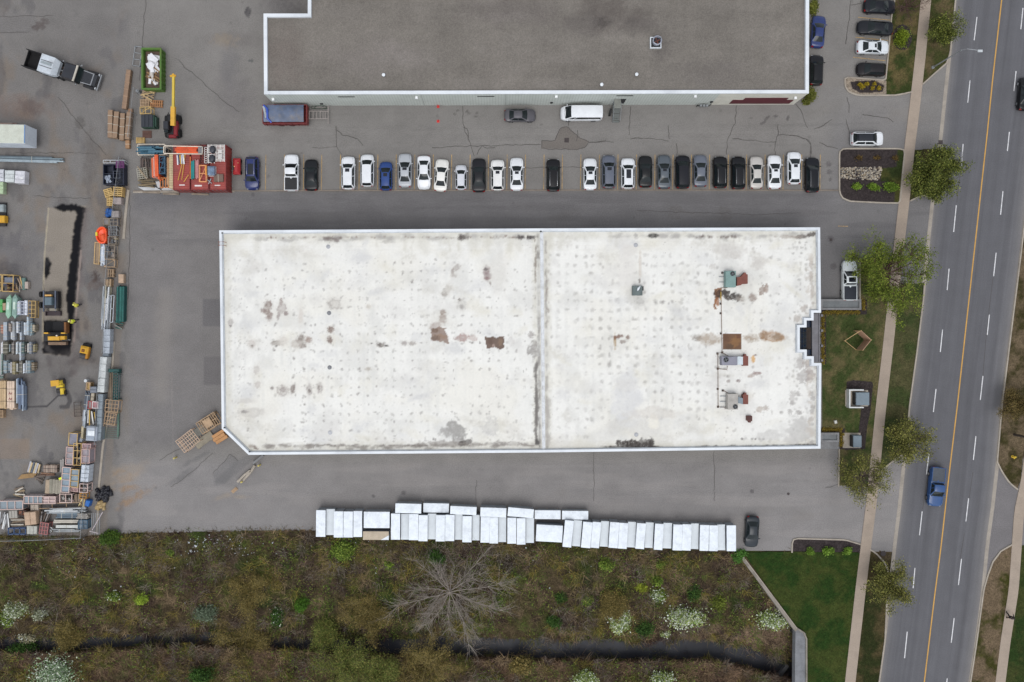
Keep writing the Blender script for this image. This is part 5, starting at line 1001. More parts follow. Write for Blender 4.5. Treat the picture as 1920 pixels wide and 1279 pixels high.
  for u in (.31, -.29):
   t = MB(); rr = .34 if kind in ('suv', 'pickup', 'van') else .315; yy = s * (hw - .095)
   t.tube([(u * L, yy - .1, rr), (u * L, yy + .1, rr)], rr, 16); wb = t.build('wheel', RUBBER, root, smooth=True)
   t = MB(); t.tube([(u * L, yy + s * .085, rr), (u * L, yy + s * .108, rr)], rr * .66, 12); t.build('rim', CHROME, wb, smooth=True)
  if hl:
   q = MB(); w = halfw(.455); zt = lerp(.455, sp['deck'])
   q.add([(.445 * L - .05, s * w * .99, zt - .16), (.478 * L, s * w * .82, zt - .17), (.474 * L, s * w * .60, zt - .11), (.435 * L, s * w * .66, zt + .006), (.425 * L, s * w * .90, zt - .02)], [(0, 1, 2, 3, 4)]); q.build('headlight', HEADL, root)
   q = MB(); w = halfw(-.48); zt = lerp(-.47, sp['deck'])
   q.add([(-.502 * L + .05, s * w * .99, zt - .22), (-.502 * L, s * w * .62, zt - .2), (-.492 * L, s * w * .62, zt - .01), (-.455 * L, s * w * .95, zt + .012)], [(0, 1, 2, 3)]); q.build('tail_light', tail or TAILL, root)
 if kind == 'pickup':
  x1, x0 = -.13 * L, -.488 * L; zb = lerp(-.3, sp['deck']) + .035
  for i, (cx_, cy_, sx, sy) in enumerate((((x0 + x1) / 2, hw * .90, x1 - x0, .10), ((x0 + x1) / 2, -hw * .90, x1 - x0, .10), (x0 + .03, 0, .08, hw * 1.7), (x1 - .03, 0, .08, hw * 1.7))): b.bbox(cx_, cy_, zb - .12, zb + .05 - .002 * (i > 1), sx, sy, 0, .02)
  bb = MB(); bb.box((x0 + x1) / 2, 0, zb - .1, zb + .012, x1 - x0 - .1, hw * 1.70)
  for k in range(6 if bed[1] else 2): bb.box((x0 + x1) / 2, -hw * .6 + k * hw * 1.2 / (5 if bed[1] else 1), zb + .01, zb + .022, x1 - x0 - .15, .03)
  bb.build('bed_cover', mat('bed_%d_%d' % (bed[0][0], bed[0][2]), C(*bed[0]), rough=.6, var=.15), root)
 b.build('body', pm, root, smooth=True, ang=38)
 rf.build('roof', pm if roofcol is None else paint(roofcol, .12), root, smooth=True)
 ws.build('windshield', g, root, smooth=True); rwg.build('rear_window', g, root, smooth=True)
 ck = MB(); ck.grid([[(p[0] + .10, p[1], p[2] + .004) for p in wind0], [(p[0] - .01, p[1], p[2] + .006) for p in wind0]]); ck.build('cowl', BLACKP, root)
 if kind != 'van':
  sl = MB(); zc = lerp(.36, sp['deck'])
  for s in (1, -1): sl.add([(u * L, s * hw * (k + d), lerp(u, sp['deck']) + .012 + .02 * (1 - k)) for u in (.27, .34, .41, .45) for k, d in (((.80 - .16 * (u - .27) / .18), 0), ((.80 - .16 * (u - .27) / .18), .022))], [(2 * i, 2 * i + 1, 2 * i + 3, 2 * i + 2) for i in range(3)])
  sl.build('bonnet_line', mat('shut_line_' + str(col[0]), C(*(int(c * .55) for c in col)), rough=.6), root)
 if sunroof:
  a, l, wd = sunroof; s_ = MB(); xs_ = np.linspace(r0 - a * (r0 - r1), r0 - (a + l) * (r0 - r1), 5)
  s_.grid([[(u, yy, crown(yy, u) + .008) for yy in np.linspace(-rw * wd, rw * wd, 5)] for u in xs_]); s_.build('sunroof', SUNGLASS, root, smooth=True)
 if rails:
  for s in (1, -1):
   q = MB(); q.tube([(u, s * rw * .84, crown(rw * .84, u) + dz) for u, dz in ((r0 - .25, 0), (r0 - .4, .06), ((r0 + r1) / 2, .07), (r1 + .3, .06), (r1 + .15, 0))], .022, 6); q.build('roof_rail', CHROME if rails == 1 else BLACKP, root, smooth=True)
 if kind in ('sedan', 'hatch', 'suv') and random.random() < .7:
  q = MB(); q.add([(r1 + .25, 0, crown(0, r1 + .25)), (r1 + .1, .03, crown(0, r1 + .1) + .005), (r1 + .1, -.03, crown(0, r1 + .1) + .005), (r1 + .1, 0, crown(0, r1 + .1) + .09)], [(0, 1, 3), (0, 3, 2), (1, 2, 3)]); q.build('antenna', pm if roofcol is None else BLACKP, root)
 return root
WHT, BLK, NAVY, SILV, DGR, MGR = (226, 229, 233), (30, 31, 36), (38, 56, 128), (176, 180, 186), (72, 78, 88), (96, 101, 112)
G = 'cars parked nose out along the kerb'
row = [
 ('suv', 472.5, 325, -90, (30, 44, 100), 'blue suv with a long dark sunroof, westmost car of the row, facing the kerb', 'suv', dict(sunroof=(.1, .62, .62), rails=1)),
 ('pickup', 546.5, 323.5, 90, WHT, 'white crew cab pickup with a black covered bed in the parked row', 'pickup', dict(L=5.1, bed=((34, 35, 38), True))),
 ('sedan', 583.5, 328, 90, (33, 35, 40), 'black sedan parked beside the white pickup with the black bed', 'car', dict(L=4.35)),
 ('suv', 653, 324, 90, WHT, 'white suv with a small sunroof, west of the plain white minivan', 'suv', dict(sunroof=(.04, .2, .5))),
 ('minivan', 688.8, 319.5, 90, WHT, 'white minivan without a sunroof beside the bright blue hatchback', 'minivan', dict(L=4.5, Wd=1.84)),
 ('hatch', 723.5, 330, 90, (30, 64, 128), 'bright blue small hatchback between the white minivan and the silver sedan', 'car', dict(L=4.0, Wd=1.74, sunroof=(.06, .25, .5))),
 ('sedan', 759.5, 319.5, 90, SILV, 'silver sedan with a sunroof beside the bright blue hatchback', 'car', dict(L=4.7, sunroof=(.03, .3, .55))),
 ('sedan', 795, 323.5, -90, WHT, 'white sedan facing the kerb with a dark rear window', 'car', dict(L=4.65)),
 ('sedan', 827.5, 328.5, 85.5, (232, 231, 226), 'white sedan parked slightly askew in the row', 'car', dict(L=4.5, sunroof=None)),
 ('hatch', 864.5, 332.5, 90, (206, 209, 216), 'small pale silver city car, shortest of the row', 'car', dict(L=3.5, Wd=1.56)),
 ('sedan', 898, 328.5, 90, (40, 41, 46), 'large black sedan between the small silver car and a white suv', 'car', dict(L=4.7, Wd=1.88)),
 ('suv', 933, 328, 90, (230, 230, 228), 'white suv with a small square sunroof east of the large black sedan', 'suv', dict(L=4.3, sunroof=(.05, .18, .45))),
 ('sedan', 968.8, 326.5, 90, WHT, 'white sedan with sunroof at the west side of two empty stalls', 'car', dict(L=4.6, sunroof=(.05, .3, .48))),
 ('suv', 1037.3, 328, 90, (27, 28, 33), 'black suv with chrome roof rails standing alone between empty stalls', 'suv', dict(L=4.5, rails=1)),
 ('sedan', 1106.3, 326.5, 90, WHT, 'white sedan with sunroof directly west of the slate grey suv', 'car', dict(L=4.45, sunroof=(.05, .32, .5))),
 ('suv', 1141.5, 321.5, 90, (92, 98, 112), 'slate grey suv with a sunroof between two white cars', 'suv', dict(L=4.6, sunroof=(.05, .18, .5))),
 ('suv', 1177.3, 325, 90, WHT, 'white suv with a long panoramic sunroof', 'suv', dict(L=4.3, sunroof=(.05, .55, .55))),
 ('sedan', 1210.3, 321.5, 90, (34, 35, 38), 'black sedan next to the white suv with the panoramic sunroof', 'car', dict(L=4.4)),
 ('sedan', 1245, 322, 90, (82, 90, 98), 'dark steel grey sedan with a sunroof', 'car', dict(L=4.7, sunroof=(.03, .28, .45))),
 ('minivan', 1280, 322, 90, (32, 33, 42), 'black minivan between the steel grey sedan and the bluish grey sedan', 'minivan', dict(L=4.6)),
 ('sedan', 1313, 320, 90, (98, 104, 116), 'bluish grey sedan without sunroof east of the black minivan', 'car', dict(L=4.45)),
 ('suv', 1350.5, 322.5, 90, (26, 27, 33), 'black suv with chrome rails, western one of an adjacent pair', 'suv', dict(L=4.4, rails=1)),
 ('suv', 1384.5, 323.5, 90, (28, 29, 34), 'black suv with chrome rails, eastern one of an adjacent pair', 'suv', dict(L=4.55, rails=1)),
 ('sedan', 1418, 323.5, 90, (192, 188, 183), 'champagne coloured sedan beside the eastern black suv of the pair', 'car', dict(L=4.5, Wd=1.74)),
 ('sedan', 1452, 322.5, 90, WHT, 'white sedan with sunroof beside the champagne sedan', 'car', dict(L=4.7, sunroof=(.06, .26, .46))),
 ('hatch', 1489, 315, 90, WHT, 'white hatchback with sunroof parked further out than its neighbours', 'car', dict(L=4.5, Wd=1.88, sunroof=(.03, .2, .45))),
 ('suv', 1523, 327.5, 90, (28, 30, 38), 'black suv at the east end of the row overhanging the kerb', 'suv', dict(L=4.85, rails=1)),
]
for kind, x, y, h, c_, lb, cat, kw in row: car(kind, x, y, h, c_, lb, cat, group=G, **kw)
car('sedan', 975, 216.5, 0, (82, 80, 86), 'grey sedan parked along the ribbed wall of the grey warehouse', 'car', L=4.35, Wd=1.74)
car('van', 1090.5, 212, 180, WHT, 'long white passenger van beside the ribbed wall', 'van', L=5.8)
car('sedan', 1534, 59, 85, (34, 52, 108), 'blue sedan close to the east wall of the grey warehouse', 'car', L=4.5)
car('suv', 1530.5, 131, 88, (30, 31, 36), 'black suv close to the south east corner of the grey warehouse', 'suv', L=4.2)
car('sedan', 1650, 12.5, -2, (34, 37, 46), 'black sedan in the northernmost visible stall by the lawn strip', 'car', L=4.45)
car('sedan', 1641, 52.5, 176, (38, 41, 48), 'black sedan nose to the west in the second stall', 'car', L=4.9)
car('sedan', 1637, 88.5, -1, (214, 219, 224), 'white sedan with a square sunroof among the black cars by the lawn', 'car', L=4.5, sunroof=(.08, .24, .5))
car('hatch', 1634, 130, 178, (36, 34, 38), 'black hatchback in the stall next to the small gravel island', 'car', L=4.0, Wd=1.75)
car('suv', 1627, 260, 0, WHT, 'white suv with a black glass roof by the mulch island', 'suv', L=4.5, roofcol=(24, 27, 36), sunroof=(.08, .8, .8))
car('pickup', 1593, 526, 90, (222, 228, 230), 'white pickup half under the sparse street tree', 'pickup', L=5.55, bed=((30, 36, 48), False), sunroof=(.18, .66, .66))
car('sedan', 1410, 997, -93, (44, 50, 56), 'dark grey sedan alone by the end of the white wrapped stacks', 'car', L=4.35)
car('pickup', 1756.5, 913, -95.5, (38, 76, 128), 'blue pickup with a grey bed cover driving on the street', 'pickup', L=5.5, bed=((70, 76, 84), False), name='pickup_truck')
car('sedan', 1923, 176, 86, (26, 27, 32), 'black car cut by the east edge driving north on the street', 'car', L=4.6)
# ================================================================ WHITE WRAPPED STACKS AT THE SOUTH EDGE OF THE LOT
TARP = mat('white_plastic_wrap', C(226, 233, 240), rough=.5, var=.06, vs=1.6, fine=.05, fs=5, bump=.45, bs=3.5, spec=.35, dirt=(C(196, 203, 211), .7))
TARPD = mat('greyer_plastic_wrap', C(214, 221, 226), rough=.55, var=.05, vs=.9, fine=.03, fs=5, bump=.25, bs=3.5, spec=.35, dirt=(C(194, 201, 207), .5))  # slightly greyer wrap colour for the lower stacks
STK = mat('grey_slab_pack', C(140, 146, 154), rough=.7, var=.1, stripe=(2, 7, .25, .2), dirt=(C(110, 116, 122), .5))
rs = random.Random(11)
def stack(px, py, w, h, ang, z, m, label, group, tan=False):
 """centre pixel and size of the top as seen, top height z"""
 x, y, _ = W(px, py, z); k = (1 - z / H) / S; sx, sy = w * k, h * k
 r = empty('wrapped_stack', (x, y, 0), R(-ang), label, 'wrapped stack', group)
 b = MB(); zz = .16; n = max(2, int(round(z / .55)))
 for i in range(n):
  d = (z - .18) / n; ox, oy = rs.uniform(-.03, .03), rs.uniform(-.02, .05)
  b.box(ox * .6, oy, zz + .004 * i, zz + d - .03, sx - .10, sy - .10); zz += d
 b.build('load', STK, r)
 p = MB()
 for t in (-.4, 0, .4): p.box(0 if sx < sy else sx * t, sy * t if sx < sy else 0, 0, .16, sx * .95 if sx < sy else .14, .14 if sx < sy else sy * .95)
 p.build('bearer', WOODP, r)
 c = MB(); nx, ny = max(3, int(sx / .22)), max(3, int(sy / .22)); T = []
 for i in range(ny + 1):
  q = []
  for j in range(nx + 1):
   u, v = j / nx, i / ny; xx, yy = (u - .5) * sx, (v - .5) * sy
   ed_ = min(u, 1 - u) * sx < .01 or min(v, 1 - v) * sy < .01
   q.append((xx, yy, z - (.03 if ed_ else 0) + rs.uniform(-.012, .012)))
  T.append(q)
 c.grid(T)
 rim = [T[0][j] for j in range(nx + 1)] + [T[i][nx] for i in range(1, ny + 1)] + [T[ny][j] for j in range(nx - 1, -1, -1)] + [T[i][0] for i in range(ny - 1, 0, -1)]
 lo = [(px_, py_, z - .16 - rs.uniform(0, .16)) for px_, py_, _ in rim]; k_ = len(rim)
 c.add(rim + lo, [(i, (i + 1) % k_, k_ + (i + 1) % k_, k_ + i) for i in range(k_)])
 c.build('cover', m, r, smooth=True, ang=30)
 return r
ORD = 'first second third fourth fifth sixth seventh eighth ninth tenth eleventh twelfth thirteenth fourteenth fifteenth sixteenth seventeenth eighteenth nineteenth twentieth'.split()
def ordw(i): return ORD[i] if i < 20 else ('twenty ' + ORD[i - 20] if i < 39 else 'thirty ' + ORD[i - 40])
A6 = lambda *r: (580 + (r[0] + r[1]) / 12, 920 + (r[2] + r[3]) / 12, (r[1] - r[0]) / 6, (r[3] - r[2]) / 6)
B6 = lambda *r: (880 + (r[0] + r[1]) / 12.8, 920 + (r[2] + r[3]) / 12.8, (r[1] - r[0]) / 6.4, (r[3] - r[2]) / 6.4)
front = [(*A6(75, 180, 222, 520), .5, 1), (*A6(188, 286, 210, 500), .5, 0), (*A6(275, 378, 235, 528), .5, 1), (*A6(383, 488, 237, 528), .5, 1), (*A6(495, 592, 232, 522), .3, 1),
   (*A6(918, 1020, 260, 553), .3, 1), (*A6(1030, 1122, 262, 552), .3, 0), (*A6(1120, 1225, 265, 558), .5, 1), (*A6(1228, 1330, 278, 570), .8, 1), (*A6(1332, 1428, 260, 548), .5, 0), (*A6(1424, 1525, 278, 572), .8, 1), (*A6(1528, 1632, 275, 568), .8, 1), (*A6(1636, 1722, 265, 553), .5, 0), (*A6(1722, 1826, 288, 582), .6, 1), (*A6(1832, 1915, 275, 560), .4, 0),
   (*B6(135, 242, 318, 625), .8, 1), (*B6(243, 345, 322, 635), .4, 1), (*B6(348, 443, 322, 618), .2, 0), (*B6(457, 563, 327, 637), .2, 1), (*B6(570, 675, 333, 648), .2, 1), (*B6(680, 776, 330, 628), .2, 0)]
CC = [(1150, 1255, 360, 680, 1118, 6.4, 880, 920, 1), (1255, 1355, 358, 668, 1230, 6.4, 880, 920, 0)]
for top0, top1, ya, yb, bot0, s_, ox, oy, br in CC: front.append((ox + (top0 + top1 + bot0 * 2 + (top1 - top0)) / 4 / s_, oy + (ya + yb) / 2 / s_, (top1 - top0) / s_, (yb - ya) / s_, math.degrees(math.atan2((top0 - bot0), (yb - ya))), br))
for t0, t1, ya, b0, yb, br in ((70, 158, 198, 47, 442, 1), (160, 240, 198, 138, 443, 1), (238, 316, 190, 224, 430, 0), (325, 412, 200, 308, 443, 1), (413, 495, 207, 398, 450, 1), (493, 572, 197, 481, 437, 0), (580, 663, 210, 562, 452, 1), (662, 738, 202, 650, 442, 0), (752, 832, 215, 738, 461, 1), (830, 912, 207, 821, 447, 0), (925, 1011, 222, 916, 466, 1), (1013, 1096, 220, 1003, 467, 1), (1090, 1164, 212, 1086, 453, 0), (1177, 1262, 227, 1172, 470, 1), (1265, 1347, 230, 1262, 472, 1), (1340, 1412, 222, 1343, 463, 0), (1430, 1516, 230, 1431, 473, 1)):
 front.append((1080 + (t0 + t1 + 2 * b0 + t1 - t0) / 4 / 5.053, 940 + (ya + yb) / 2 / 5.053, (t1 - t0) / 5.053, (yb - ya) / 5.053, math.degrees(math.atan2(t0 - b0, yb - ya)), br))
front.sort(key=lambda f: f[0])
GS = 'white wrapped stacks along the south edge of the lot'
for i, (x, y, w, h, a, br) in enumerate(front):
 stack(x, y, w, h, a, 2.15 if br else 1.6, TARP if br else TARPD, '%s upright white wrapped stack, %s from the west in the long front row' % ('tall' if br else 'lower', ordw(i)), GS)
for i, (x, y, w, h, a) in enumerate(((*A6(967, 1258, 148, 255), 1.5), (*A6(1282, 1570, 145, 248), 1), (*A6(1585, 1880, 180, 270), 2.5), (*B6(133, 443, 208, 318), 2), (*B6(462, 772, 214, 320), 5), (*B6(785, 1095, 238, 343), .5), (*B6(1113, 1427, 245, 348), .5))):
 stack(x, y, w, h, a, 2.1 if i not in (1, 5, 6) else 1.5, TARP, 'white wrapped stack lying lengthwise, %s from the west in the second row' % ORD[i], GS)
stack(*A6(612, 902, 240, 422), .3, 2.15, TARP, 'wide white wrapped stack above the tan topped one', GS)
stack(*B6(803, 1118, 416, 615), 3, 2.0, TARP, 'wide white wrapped stack slightly turned in the middle of the front row', GS)
stack(*A6(603, 893, 460, 555), .3, 1.9, mat('tan_board', C(186, 172, 152), rough=.8, var=.1, stripe=(0, .9, .2, .04), dirt=(C(160, 146, 124), .5)), 'stack with a bare tan board top and torn white corner', GS)
b = MB(); b.add([W(714, 1012.4, 1.925), W(729, 1004, 1.925), W(729, 1012.4, 1.925)], [(0, 1, 2)]); t_ = b.build('torn_corner', TARP); pr = [o for o in COL.objects if o.name.startswith('wrapped_stack') and o.get('label', '').startswith('stack with a bare')][0]; t_.parent = pr; t_.matrix_parent_inverse = pr.matrix_basis.inverted()
# ================================================================ THE STORAGE YARD ON THE WEST SIDE
ry_ = random.Random(21)
def rc(x0, y0, x1, y1, z):
 k = (1 - z / H) / S; cx, cy, _ = W((x0 + x1) / 2, (y0 + y1) / 2, z); return cx, cy, abs(x1 - x0) * k, abs(y1 - y0) * k
def cm(col, **k):
 return mat('stock_%d_%d_%d' % tuple(col), C(*col), rough=k.get('rough', .7), var=.12, fine=.12, fs=8, dirt=(C(*(int(c * .78) for c in col)), .5), metal=k.get('metal', 0))
def root_at(name, label, cat, r, z, ang, group=None):
 cx, cy, sx, sy = rc(*r, z); return empty(name, (cx, cy, 0), R(-ang), label, cat, group), sx, sy
STRAP = mat('strap_pale', C(196, 190, 176), rough=.5); STRAPD = mat('strap_dark', C(46, 44, 44), rough=.6)
def pack(label, r, z, col, n=5, along='y', ang=0, straps=2, cat='bundle', name='bundle', group=None, cols=None, z0=.12, rag=.1, strap=None, base=0.0, m=None):
 """strapped bundle of long pieces lying along x or y"""
 e, sx, sy = root_at(name, label, cat, r, z, ang, group)
 if along == 'y': w, l = sx, sy
 else: w, l = sy, sx
 def B_(mb, u, v, za, zb, su, sv):
  mb.bbox(*((u, v) if along == 'y' else (v, u)), za, zb, *((su, sv) if along == 'y' else (sv, su)), 0, .012)
 lay = max(1, int(round((z - z0 - base) / .28))); pal = cols or [col]
 ms = [cm(c) if m is None else m for c in pal]; b = MB()
 for j in range(lay):
  za, zb = base + z0 + (z - z0 - base) * j / lay, base + z0 + (z - z0 - base) * (j + 1) / lay - .012
  for i in range(n):
   b.cur = ry_.randrange(len(ms)); d = w / n; dl = ry_.uniform(-rag, rag)
   B_(b, -w / 2 + d * (i + .5), dl, za, zb - ry_.uniform(0, .02), d * .93, l - rag)
 b.build('load', ms, e)
 for k in range(straps):
  s = MB(); v = (-.5 + (k + .5) / straps) * l * .9; B_(s, 0, v, z0 + base, z + .008, w + .025, .05); s.build('strap', strap or STRAP, e)
 for k in range(2): q = MB(); B_(q, 0, (-.5 + k + .0) * l * .6, base, base + z0, w, .1); q.build('bearer', WOODG, e)
 return e
def crate(label, r, z, nx=2, ny=2, wood=WOODY, panel=None, ang=0, cat='crate', name='crate', t=.09, pz=None, base=0.0, group=None, diag=False, fill=None):
 """open timber crate: top frame with bars, posts, bottom frame and what shows inside"""
 e, sx, sy = root_at(name, label, cat, r, z, ang, group); b = MB(); hx, hy = sx / 2 - t / 2, sy / 2 - t / 2
 for zz in (base + t / 2, z - t / 2):
  for s in (-1, 1): b.bar((-hx, s * hy, zz), (hx, s * hy, zz), t); b.bar((s * hx, -hy, zz - .003), (s * hx, hy, zz - .003), t)
 for sx_ in (-1, 1):
  for sy_ in (-1, 1): b.bar((sx_ * (hx - .002), sy_ * (hy - .002), base), (sx_ * (hx - .002), sy_ * (hy - .002), z - .01), t)
 for i in range(1, nx): u = -hx + 2 * hx * i / nx; b.bar((u, -hy, z - t / 2 + .004), (u, hy, z - t / 2 + .004), t * .9, t)
 for i in range(1, ny): v = -hy + 2 * hy * i / ny; b.bar((-hx, v, z - t / 2 + .008), (hx, v, z - t / 2 + .008), t * .9, t)
 if diag: b.bar((-hx, -hy, z - t * .4), (hx, hy, z - t * .4), t * .7)
 b.build('frame', wood, e)
 if panel:
  p = MB(); zz = pz if pz is not None else z - t - .05
  p.box(0, 0, base + .06, zz, sx - 2 * t, sy - 2 * t); p.build('contents', panel if not isinstance(panel, tuple) else cm(panel), e)
 if fill:
  p = MB(); ms = [cm(c) for c in fill]
  for k in range(9):
   p.cur = k % len(ms); p.box(ry_.uniform(-.38, .38) * sx, ry_.uniform(-.38, .38) * sy, base + .05, base + (z - base) * ry_.uniform(.3, .85), sx * ry_.uniform(.12, .3), sy * ry_.uniform(.12, .3), ry_.uniform(0, 3))
  p.build('contents', ms, e)
 return e
def pallet(label, r, z, ang=0, m=WOODY, n=7, layers=1, along='x', name='pallet', cat='pallet', base=0.0, group=None, gap=.55):
 e, sx, sy = root_at(name, label, cat, r, z, ang, group); b = MB(); q = MB(); h = (z - base) / layers
 for L_ in range(layers):
  zb = base + L_ * h
  for i in range(n):
   f = (-.5 + (i + .5) / n)
   if along == 'x': b.box(0, f * sy, zb + h * .8, zb + h * .985, sx, sy / n * gap)
   else: b.box(f * sx, 0, zb + h * .8, zb + h * .985, sx / n * gap, sy)
  for k in (-.46, 0, .46):
   if along == 'x': q.box(k * sx, 0, zb, zb + h * .8, .1, sy)
   else: q.box(0, k * sy, zb, zb + h * .8, sx, .1)
 b.build('deck', m, e); q.build('bearer', m, e); return e
def wrapped(label, r, z, col=(206, 208, 214), n=3, ang=0, along='y', cat='wrapped pallet', name='wrapped_pallet', tag_=True, group=None):
 """shrink wrapped block on a pallet, with ridges where the cartons meet"""
 e, sx, sy = root_at(name, label, cat, r, z, ang, group); b = MB()
 for i in range(n):
  f = -.5 + (i + .5) / n; dz = ry_.uniform(-.05, .03)
  if along == 'y': b.bbox(0, f * sy, .14, z + dz - .03, sx * ry_.uniform(.95, 1), sy / n - .02, 0, .05)
  else: b.bbox(f * sx, 0, .14, z + dz - .03, sx / n - .02, sy * ry_.uniform(.95, 1), 0, .05)
 b.build('load', mat('wrap_%d_%d_%d' % col, C(*col), rough=.3, var=.12, fine=.12, fs=5, bump=.3, bs=6, dirt=(C(*(int(c * .82) for c in col)), .6)), e)
 q = MB(); q.box(0, 0, 0, .14, sx * .94, sy * .94); q.build('pallet', WOODG, e)
 if tag_:
  q = MB(); q.box(sx * .22, sy * -.1, z - .06, z + .012, .3, .22); q.build('paper_label', mat('paper_white', C(238, 238, 238)), e)
 return e
def plankpile(label, r, z, cols, n=8, along='y', ang=0, name='plank_pile', cat='planks', skew=.06, base=0.0):
 e, sx, sy = root_at(name, label, cat, r, z, ang); b = MB(); ms = [cm(c) for c in cols]
 for i in range(n):
  b.cur = i % len(ms); f = -.5 + (i + .5) / n; a = ry_.uniform(-skew, skew); zz = base + (z - base) * ry_.uniform(.35, .9)
  if along == 'y': b.box(f * sx, ry_.uniform(-.06, .06) * sy, zz, zz + .07, sx / n * .8, sy * ry_.uniform(.75, 1), a)
  else: b.box(ry_.uniform(-.06, .06) * sx, f * sy, zz, zz + .07, sx * ry_.uniform(.75, 1), sy / n * .8, a)
 b.build('plank', ms, e)
 for k in (-.3, .3): q = MB(); q.box(*((0, k * sy) if along == 'y' else (k * sx, 0)), base, base + (z - base) * .35, *((sx, .12) if along == 'y' else (.12, sy))); q.build('bearer', WOODG, e)
 return e
def ladderframe(label, r, z, m, n=4, ang=0, along='y', name='ladder_frame', cat='frame', t=.05, z0=.0, rows=1):
 e, sx, sy = root_at(name, label, cat, r, z, ang); b = MB(); q = MB()
 for s in (-1, 1):
  for zz in ([z] if rows == 1 else [z, z * .5]):
   if along == 'y': b.bar((s * (sx / 2 - t / 2), -sy / 2, zz - t / 2), (s * (sx / 2 - t / 2), sy / 2, zz - t / 2), t)
   else: b.bar((-sx / 2, s * (sy / 2 - t / 2), zz - t / 2), (sx / 2, s * (sy / 2 - t / 2), zz - t / 2), t)
  for f in (-.48, .48):
   p = (s * (sx / 2 - t / 2), f * sy) if along == 'y' else (f * sx, s * (sy / 2 - t / 2)); b.bar((*p, 0), (*p, z - t), t)
 for i in range(n + 1):
  f = -.5 + i / n * .98 + .01; q = MB()
  if along == 'y': q.bar((-sx / 2, f * sy, z - t * .45), (sx / 2, f * sy, z - t * .45), t * .9)
  else: q.bar((f * sx, -sy / 2, z - t * .45), (f * sx, sy / 2, z - t * .45), t * .9)
  q.build('rung', m, e)
 b.build('rail', m, e); return e
TEAL = mat('dark_teal_paint', C(22, 74, 72), rough=.5, var=.15, dirt=(C(28, 54, 52), .4)); GREENF = mat('grey_green_steel', C(94, 116, 108), rough=.6, var=.15); RUSTF = mat('rusty_dark_steel', C(74, 62, 58), rough=.8, var=.25)
ORNG = mat('orange_rack_paint', C(214, 92, 48), rough=.5, var=.1, dirt=(C(160, 74, 44), .5)); BLUEF = mat('blue_rack_paint', C(54, 88, 112), rough=.5, var=.15, dirt=(C(40, 60, 76), .5))
PALEG = mat('pale_galvanised', C(206, 212, 220), rough=.4, var=.12, metal=.2, dirt=(C(160, 164, 170), .5)); YELM = mat('machine_yellow', C(208, 158, 44), rough=.45, var=.08, dirt=(C(170, 126, 36), .4)); BLKM = mat('machine_black', C(34, 34, 38), rough=.6, var=.2, dirt=(C(64, 58, 54), .5)); REDM = mat('machine_red', C(126, 30, 38), rough=.45, var=.1)
pack('single long brown carton bundle lying alone, slightly tilted', (232, 130, 241, 204), .75, (144, 118, 97), 1, ang=7, straps=5, z0=.1, rag=.02, strap=cm((176, 146, 118)))
for (x0, y0, x1, y1, a, lb) in ((201.5, 206, 210.5, 258, 1, 'brown carton bundle at the west end of four abreast'), (211.5, 209, 221, 259, 4.5, 'brown carton bundle second from the west of four abreast'), (224, 212, 233, 263, 2.5, 'brown carton bundle third from the west of four abreast'), (235, 209, 244.5, 261, 4.5, 'brown carton bundle at the east end of four abreast')):
 pack(lb, (x0, y0, x1, y1), .8, (144, 119, 97), 1, ang=a, straps=3, z0=.1, rag=.02, group='brown carton bundles')
pack('short brown carton just south of the four long carton bundles', (234.5, 262.5, 242.5, 278), .55, (158, 122, 90), 1, straps=1, z0=.05, rag=.02); pack('short brown carton behind the east carton bundle', (240, 203.5, 248, 214), .5, (150, 116, 88), 1, straps=0, z0=.05, rag=.02)
ladderframe('grey steel ladder frame beside the green skip', (250, 87, 265, 124), .5, GALV, 3, 8, t=.09)
sk = empty('rubbish_skip', W(285, 128), 0, 'bright green open skip full of white sheets and broken timber', 'skip')
GREEN = mat('bright_green_paint', C(76, 112, 44), rough=.5, var=.1, dirt=(C(96, 104, 40), .5)); x0, y0, _ = W(266.5, 167, 1.6); x1, y1, _ = W(301.5, 91, 1.6); cx, cy, sx, sy = (x0 + x1) / 2, (y0 + y1) / 2, x1 - x0, y1 - y0
b = MB(); t = .16
for s in (-1, 1): b.box(cx + s * (sx / 2 - t / 2), cy, 0, 1.6, t, sy); b.box(cx, cy + s * (sy / 2 - t / 2), 0, 1.595, sx - 2 * t, t); b.box(cx + s * (sx / 2 + .0), cy, 1.5, 1.66, .2, sy + .1); b.box(cx, cy + s * sy / 2, 1.5, 1.655, sx, .2)
for k in range(9): b.box(cx + sx / 2 + .05, cy - sy / 2 + sy * (k + .5) / 9, .1, 1.5, .1, .1)
b.box(cx, cy, 0, .12, sx - .3, sy - .3); part(b, 'container', GREEN, sk)
b = MB(); ms = [mat('white_sheet', C(222, 222, 226), var=.06), cm((150, 118, 82)), cm((120, 92, 64)), cm((196, 190, 184)), cm((104, 108, 120))]
for k in range(46):
 u, v = ry_.uniform(-.40, .42), ry_.uniform(-.45, .46); zz = .9 + ry_.uniform(0, .5)
 if v > .02: b.cur = 0; w, l = ry_.uniform(.3, 1.0), ry_.uniform(.4, 1.4)
 elif v > -.36: b.cur = ry_.choice((1, 1, 2, 3)); w, l = ry_.uniform(.08, .22), ry_.uniform(.8, 1.7)
 else: b.cur = ry_.choice((3, 4, 0)); w, l = ry_.uniform(.2, .5), ry_.uniform(.3, .8)
 l = min(l, 1.5); b.box(cx + u * (sx - 1.3), cy + v * (sy - 1.3), zz, zz + .05 + .001 * k, w, l, ry_.uniform(-.9, .9) + (0 if v > 0 else .6))
part(b, 'waste', ms, sk); b = MB(); b.box(cx, cy, .12, .95, sx - .4, sy - .4); part(b, 'fill', cm((92, 74, 62)), sk)
